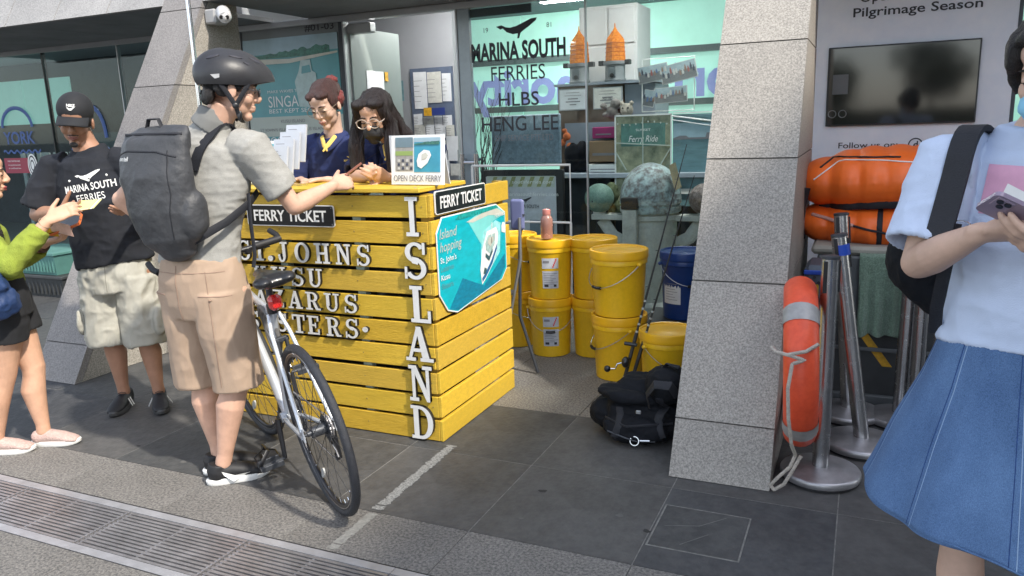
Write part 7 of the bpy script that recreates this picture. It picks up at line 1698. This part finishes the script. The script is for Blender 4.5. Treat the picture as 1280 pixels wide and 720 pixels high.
b = MB(); b.tube([(-2.64, 3.56, .9), (-2.64, 3.57, .75)], [(.15, .11), (.16, .12)], 22, ref=rt); [openend(b, [(x, 3.57, .8), (x, 3.57, .45), (x, 3.59, .09)], [.09, .075, .065], (1, 0, 0)) for x in (-2.72, -2.56)]; organic(b, 'trousers', black_cotton, c1p, .009, 3)
for x in (-2.72, -2.56): shoe(c1p, (x, 3.6), (0, -1), 'flat', shoe_black, shoe_black, .9)

# ---- clerk with black mask and long hair
c2p = person('masked clerk with long dark hair and round glasses leaning on the counter', (-2.25, 3.6, 0))
fw = Vector((.15, -.985, 0)).normalized(); rt = fw.cross(Vector((0, 0, 1)))
HM = headM((-2.265, 3.36, 1.51), (.16, -.88, -.34), .04)
b = MB(); head(b, HM, .98, .95); neck(b, (-2.22, 3.47, 1.36), HM, 1., .048)
trunk(b, [((-2.20, 3.62, .8), .12, .09), ((-2.20, 3.60, 1.05), .12, .085), ((-2.20, 3.52, 1.29), .13, .08), ((-2.21, 3.49, 1.36), .07, .05)], rt)
shR, elR, wrR = (-2.38, 3.46, 1.31), (-2.40, 3.33, 1.215), (-2.215, 3.20, 1.222); shL, elL, wrL = (-2.035, 3.52, 1.325), (-2.02, 3.38, 1.21), (-2.115, 3.20, 1.218)
arm(b, shR, elR, wrR, .88); arm(b, shL, elL, wrL, .88)
hand(b, wrR, (.45, -.80, .28), (.75, .35, .3), -1, (.4, .5, .4), .95, .02, .3); hand(b, wrL, (-.10, -.85, .30), (-.8, .2, .3), 1, (.45, .6, .5), .95, .02, .3)
leg(b, (-2.28, 3.62, .8), (-2.28, 3.6, .44), (-2.28, 3.64, .085), .95, (0, 1, 0)); leg(b, (-2.12, 3.62, .8), (-2.12, 3.6, .44), (-2.12, 3.64, .085), .95, (0, 1, 0))
organic(b, 'body', skinW, c2p, .0055, 3); facebits(c2p, HM, .98, mouth=False); glasses(c2p, HM, .98, (.029, .024), mat("glasses_gold", (.5, .42, .36), .4, .3), .0024)
R3 = HM.to_3x3(); b = MB()
[b.ell(HM @ Vector(c), r_, R3) for c, r_ in (((0, .05, -.055), (.058, .062, .052)), ((0, .09, -.045), (.030, .024, .036)), ((0, .075, -.095), (.03, .025, .02)))]
organic(b, 'face_mask', mask_black, c2p, .005, 3, folds(.003, (8, 8, 50), 77)); b = MB(); [b.tube([HM @ Vector((q*.052, .055, -.03)), HM @ Vector((q*.072, .02, -.015)), HM @ Vector((q*.079, -.01, -.005))], .0018, 6) for q in (-1, 1)]; b.build('mask_loop', mask_black, c2p, True)
b = MB(); [b.ell(HM @ Vector(c), r_, R3) for c, r_ in (((0, -.028, .048), (.086, .104, .086)), ((0, -.07, -.03), (.075, .045, .09)), ((.064, .03, .045), (.022, .045, .04)), ((-.064, .03, .045), (.022, .045, .04)), ((.04, .05, .085), (.045, .035, .022)), ((-.04, .05, .085), (.045, .035, .022)))]
for q, drop in ((1, .36), (-1, .30)):
    p0 = HM @ Vector((q*.060, .04, .055)); p1 = HM @ Vector((q*.090, .025, -.03)); p2 = p1+Vector((rt.x*q*.012, -.02, -.10)); p3 = p1+Vector((rt.x*q*.01, -.02, -drop*.72)); p4 = p1+Vector((0, -.03, -drop))
    b.tube([p0, p1, p2, p3, p4], [(.022, .03), (.034, .026), (.040, .026), (.034, .022), (.014, .010)], 14, ref=rt, round_caps=True)
b.tube([HM @ Vector((0, -.07, -.02)), (-2.20, 3.46, 1.40), (-2.17, 3.54, 1.27), (-2.17, 3.58, 1.15)], [(.085, .04), (.085, .035), (.08, .03), (.04, .02)], 18, ref=rt)
h2 = organic(b, 'hair', mat("hair_long", (.007, .006, .006), .42, var=.5, vscale=30, bump=.7, bscale=80, stretch=(7, 7, .6), col2=(.022, .011, .010)), c2p, .0055, 3, folds(.006, (50, 50, 5), 73))
strands(c2p, h2, HM, 90, (-.36, -.24), 5, (.085, .04))
pl = polo_c(c2p, rt, (-2.20, 3.60, .85), (-2.20, 3.55, 1.20), (-2.21, 3.49, 1.36), ((shR, elR), (shL, elL)), 91)
vcollar(c2p, (-2.22, 3.465, 1.365), fw, rt, collar_y, None)
b = MB(); b.tube([(-2.20, 3.61, .9), (-2.20, 3.62, .75)], [(.15, .11), (.16, .12)], 22, ref=rt); [openend(b, [(x, 3.62, .8), (x, 3.61, .45), (x, 3.64, .09)], [.09, .075, .065], (1, 0, 0)) for x in (-2.28, -2.12)]; organic(b, 'trousers', black_cotton, c2p, .009, 3)
for x in (-2.28, -2.12): shoe(c2p, (x, 3.64), (0, -1), 'flat', shoe_black, shoe_black, .9)

# ---- woman in denim skirt at the right edge
wr_ = person('woman in pale blue tee and long denim skirt using phone at right edge', (.32, 2.0, 0))
fw = Vector((-.30, -.95, 0)).normalized(); rt = fw.cross(Vector((0, 0, 1)))
HM = headM((.352, 1.965, 1.525), (-.42, -.85, -.38), .0)
b = MB(); head(b, HM, .98, .95); neck(b, (.335, 2.03, 1.37), HM, 1., .05)
trunk(b, [((.34, 2.03, .8), .12, .09), ((.34, 2.03, 1.1), .12, .085), ((.335, 2.03, 1.32), .14, .08), ((.335, 2.03, 1.38), .07, .05)], rt)
shR, elR, wrR = (.17, 2.02, 1.325), (.118, 1.93, 1.115), (.215, 1.78, 1.205); shL, elL, wrL = (.50, 2.02, 1.325), (.56, 1.9, 1.12), (.375, 1.745, 1.18)
arm(b, shR, elR, wrR, .98); arm(b, shL, elL, wrL, .98)
hand(b, wrR, (.80, -.42, .12), (.25, .30, .85), 1, (.35, .55, .5), 1., .03, .35, tdir=(.75, -.1, .5)); hand(b, wrL, (-.85, -.25, .15), (.0, .45, .8), -1, (.35, .5, .45), 1., .03, .35, tdir=(-.6, .1, .65))
leg(b, (.27, 2.02, .8), (.262, 2.0, .44), (.262, 2.03, .07), .92, (.3, .95, 0)); leg(b, (.44, 2.03, .8), (.46, 2.02, .44), (.47, 2.08, .07), .92, (.3, .95, 0))
organic(b, 'body', skinP, wr_, .0045, 3); facebits(wr_, HM, .98, mouth=False)
R3 = HM.to_3x3(); b = MB(); [b.ell(HM @ Vector(c), r_, R3) for c, r_ in (((0, .05, -.055), (.060, .064, .050)), ((0, .09, -.040), (.030, .024, .036)), ((0, .075, -.09), (.03, .025, .02)))]
organic(b, 'face_mask', mask_blue, wr_, .005, 2, folds(.003, (6, 6, 60), 79)); b = MB(); [b.tube([HM @ Vector((q*.052, .055, -.03)), HM @ Vector((q*.072, .02, -.015)), HM @ Vector((q*.079, -.01, -.005))], .0018, 6) for q in (-1, 1)]; b.build('mask_loop', shoe_white, wr_, True)
b = MB(); [b.ell(HM @ Vector(c), r_, R3) for c, r_ in (((0, -.028, .048), (.086, .104, .086)), ((0, -.07, -.02), (.075, .045, .07)), ((.066, .02, .045), (.020, .055, .045)), ((-.066, .02, .045), (.020, .055, .045)), ((0, .055, .085), (.06, .035, .022)), ((.072, .025, .0), (.014, .025, .045)), ((-.072, .025, .0), (.014, .025, .045)), ((0, -.1, .0), (.035, .035, .06)))]
organic(b, 'hair', hair_m, wr_, .0055, 3, folds(.004, (40, 40, 20), 74))
b = MB()
openend(b, [(.335, 2.03, 1.37), (.335, 2.03, 1.33), (.335, 2.02, 1.2), (.345, 2.02, 1.05), (.35, 2.02, .93)], [(.11, .07), (.155, .092), (.162, .112), (.155, .112), (.178, .130)], rt)
b.tube([(.335, 2.03, 1.33), (.335, 2.028, 1.385), (.335, 2.026, 1.405)], [(.15, .085), (.088, .072), (.072, .066)], 24, ref=rt)
for sh, el, q in ((shR, elR, 1), (shL, elL, -1)):
    sh, el = Vector(sh), Vector(el); openend(b, [sh-rt*.06*q, sh, sh.lerp(el, .4)+rt*q*.004, sh.lerp(el, .82)+rt*q*.006], [(.072, .075), .076, .072, (.078, .074)], (0, 1, .3), wall=.009)
ts = organic(b, 'tee_shirt', pale_tee, wr_, .006, 4, [folds(.007, (6, 6, 8), 101, .5), folds(.0025, (18, 18, 20), 103)])
bvs = bvh_of(ts)
o_ = Vector((.30, 2.0, 1.225))+fw*.3; lv = -rt
def decal(nm, pts, m_, off): 
    V = []; F = []; n = 14
    (ax_, ay), (bx, by), (cx, cy_), (dx, dy) = pts
    for j in range(n+1):
        for i in range(n+1):
            u, v = i/n, j/n; x = (ax_*(1-u)+bx*u)*(1-v)+(dx*(1-u)+cx*u)*v; y = (ay*(1-u)+by*u)*(1-v)+(dy*(1-u)+cy_*u)*v; V.append(o_+lv*x+Vector((0, 0, y)))
    V = drape(V, -fw, bvs, off); F = [(j*(n+1)+i, j*(n+1)+i+1, (j+1)*(n+1)+i+1, (j+1)*(n+1)+i) for j in range(n) for i in range(n)]; mesh(nm, V, F, m_, wr_, True)
decal('shirt_print', [(-.055, .0), (.12, -.02), (.12, .095), (-.045, .105)], print_pink, .0022)
decal('print_card', [(-.02, .02), (.05, -.015), (.065, .03), (-.005, .065)], white_print, .0035)
for s_, x, y in (('pe', .01, .012), ('ni', .045, .02), ('h', -.012, .04)): text('shirt_lettering', s_, ink, wr_, o_+lv*x+Vector((0, 0, y)), lv+Vector((0, 0, -.9)), Vector((0, 0, 1))+lv*.9, size=.014, onto=bvs)
# skirt
V = []; F = []; nu, nv = 120, 46
levels = [(.985, .128, .100), (.93, .150, .118), (.82, .182, .145), (.68, .235, .185), (.49, .296, .238)]
def lev(z):
    for i in range(len(levels)-1):
        a, c = levels[i], levels[i+1]
        if a[0] >= z >= c[0]: t = (a[0]-z)/(a[0]-c[0]); return a[1]+(c[1]-a[1])*t, a[2]+(c[2]-a[2])*t
    return levels[-1][1:]
for j in range(nv+1):
    z = .985-(.985-.492)*j/nv; a_, b_ = lev(z); fl = (j/nv)**1.3
    for i in range(nu):
        th = 2*math.pi*i/nu; k = 1+fl*(.045*math.sin(5*th+.7)+.035*math.sin(9*th+2.1+j*.01)+.012*noise.noise(Vector((math.cos(th)*3, math.sin(th)*3, z*6))))
        p = Vector((.335, 2.02, 0))+rt*(a_*k*math.cos(th))+fw*(b_*k*math.sin(th)); V.append((p.x, p.y, z+.012*fl*math.sin(5*th+.7)-fl*.03*math.cos(th)*-1))
for j in range(nv):
    for i in range(nu): F.append((j*nu+i, j*nu+(i+1) % nu, (j+1)*nu+(i+1) % nu, (j+1)*nu+i))
sk = mesh('denim_skirt', V, F, denim, wr_, True); sd9 = sk.modifiers.new('t', 'SOLIDIFY'); sd9.thickness = .004; sd9.offset = -1
def skp(th, j, off=.0015):
    i = int(round(th/(2*math.pi)*nu)) % nu; p = Vector(V[j*nu+i]); c = Vector((.335, 2.02, p.z)); return p+(p-c).normalized()*off
for th in [2*math.pi*k/8+.25 for k in range(8)]:
    for d_ in (-.022, .022) :
        b = MB(); b.tube([skp(th+d_*1.0*(1 if d_ > 0 else 1), j, .0012) for j in range(1, nv+1)], [(.0045, .002)]*nv, 5); b.build('skirt_stitching' if d_ > 0 else 'skirt_seam', mat("denim_stitch", (.30, .42, .60), .8) if d_ > 0 else denim_dark, wr_, True)
for j, m_ in ((nv-3, MATS["denim_stitch"]),):
    b = MB(); b.tube([skp(2*math.pi*i/nu, j, .0015) for i in range(nu+1)], .0022, 5); b.build('hem_stitching', m_, wr_, True)
b = MB(); b.tube([skp(2*math.pi*i/nu, nv, .001) for i in range(nu+1)], [(.003, .006)]*(nu+1), 6, ref=(1, 0, 0)); b.build('hem_edge', denim, wr_, True)
shoe(wr_, (.262, 2.03), (-.25, -.9), 'sneaker', shoe_white, shoe_white, .92, stripes=False); shoe(wr_, (.47, 2.08), (-.15, -.95), 'sneaker', shoe_white, shoe_white, .92, stripes=False)
ph2 = thing('phone', 'silver purple phone in the hands of the woman at right', 'phone', (.27, 1.70, 1.22))
phone(ph2, (.275, 1.715, 1.245), (-.80, -.15, .42), (.35, .60, .75), phone_m, (.075, .15, .009))
sb = thing('shoulder_bag', 'black nylon backpack slung behind the woman in denim skirt', 'bag', (.12, 2.15, .95))
b = MB(); b.ell((.15, 2.14, 1.09), (.085, .10, .12)); b.ell((.17, 2.15, 1.19), (.09, .09, .09)); b.ell((.19, 2.14, 1.03), (.08, .09, .09)); b.ell((.30, 2.18, 1.12), (.14, .08, .17))
organic(b, 'body', nylon_black, sb, .007, 3, [folds(.010, (8, 8, 8), 111), folds(.004, (24, 24, 24), 112)])
strap_arc(sb, bvs, (.325, 2.02, 1.21), (-.30, -.95, 0), -12, 150, (.125, .105, .08), .025, strap_black, 'strap', off=.013)
b = MB(); q = Vector((.190, 1.885, 1.205)); b.torus(q, 1, .12, frame(fw) @ Matrix(((.019, 0, 0), (0, 0, .02), (0, .011, 0))), n=24, k=6); b.build('strap_buckle', chrome, sb, True)
b = MB(); b.tube([(.178, 1.88, 1.21), (.17, 1.90, 1.12), (.165, 1.98, 1.0), (.17, 2.03, .93)], [(.014, .003)]*4, 8, ref=(1, 0, 0)); b.build('strap_tail', strap_black, sb, True)

# ------------------------------------------------------------------ street side behind the viewer (what the glass and screen mirror)
def tree(x, y, h, lab, seed):
    rr = random.Random(seed); t = thing('roadside_tree', lab, 'tree', (x, y, 0), group='trees across the road')
    b = MB(); b.tube([(x, y, 0), (x+.1, y, h*.25), (x, y+.1, h*.5), (x+.15, y, h*.75)], [.22, .17, .12, .05], 10)
    for k in range(7):
        a = rr.uniform(0, 6.28); z = h*rr.uniform(.35, .6); q = Vector((x, y, z)); b.tube([q, q+Vector((math.cos(a)*.8, math.sin(a)*.8, .7)), q+Vector((math.cos(a)*1.6, math.sin(a)*1.6, 1.5))], [.08, .05, .02], 6)
    b.build('trunk', bark, t, True)
    V = []; F = []; cl = [(rr.uniform(-1, 1)*h*.30, rr.uniform(-1, 1)*h*.28, h*rr.uniform(.5, .98), rr.uniform(.6, 1.25)) for _ in range(22)]; fm = []
    for cx, cy_, cz, cr in cl:
        mi = rr.randrange(3)
        for _ in range(240):
            d = Vector((rr.gauss(0, 1), rr.gauss(0, 1), rr.gauss(0, .8))).normalized()*cr*rr.uniform(.6, 1.05); p = Vector((x+cx, y+cy_, cz))+d; u = Vector((rr.gauss(0, 1), rr.gauss(0, 1), rr.gauss(0, 1))).normalized()*.10; v = u.orthogonal().normalized()*.07
            n = len(V); V += [p-u, p+v, p+u, p-v]; F.append((n, n+1, n+2, n+3)); fm.append(mi)
    mesh('crown', V, F, leaf_m, t, fm=fm)
for k, (x, y, h) in enumerate(((-16, -44, 4.6), (-9, -48, 5.2), (-2.5, -43, 4.0), (3.5, -47, 5.4), (10, -42, 4.8), (17, -46, 5.6))): tree(x, y, h, ['leafy tree across the road far left behind the viewer', 'tall leafy tree across the road, second from left', 'short leafy tree across the road in the middle', 'tall leafy tree across the road right of middle', 'leafy tree across the road near the right', 'tallest leafy tree across the road at far right'][k], k+1)

shade_b = thing('shade_block', 'unseen tall grey block far to the right, added to shade the right side', 'building', (7.5, 1, 0))  # unseen building-shaped block, added to keep the sun off the right side
b = MB(); b.box(5.6, 9.6, -5.5, 4.2, 0, 7.62); b.build('wall', stone_fascia, shade_b)
b = MB(); b.box(5.45, 9.8, -5.7, 4.3, 7.625, 7.85); b.build('cornice', granite, shade_b)
for k in range(5):
    for z in (1.0, 4.2):
        b = MB(); b.box(5.56, 5.598, -5.0+1.8*k, -3.8+1.8*k, z, z+2.0); fo = b.build('window', alu_dark, shade_b)
        b = MB(); b.box(5.55, 5.558, -4.95+1.8*k, -3.85+1.8*k, z+.05, z+1.95); b.build('pane', screen_m, fo)

hg = thing('hedge', 'low clipped hedge along the far side of the road behind the viewer', 'hedge', (0, -39, 0))
V = []; F = []; fm = []; rr = random.Random(12)
for _ in range(9000):
    p = Vector((rr.uniform(-26, 26), -39+rr.uniform(-.6, .6), 1.5*rr.random()**.5)); u = Vector((rr.gauss(0, 1), rr.gauss(0, 1), rr.gauss(0, 1))).normalized()*.17; v = u.orthogonal().normalized()*.12
    n = len(V); V += [p-u, p+v, p+u, p-v]; F.append((n, n+1, n+2, n+3)); fm.append(rr.randrange(3))
mesh('foliage', V, F, leaf_m, hg, fm=fm)
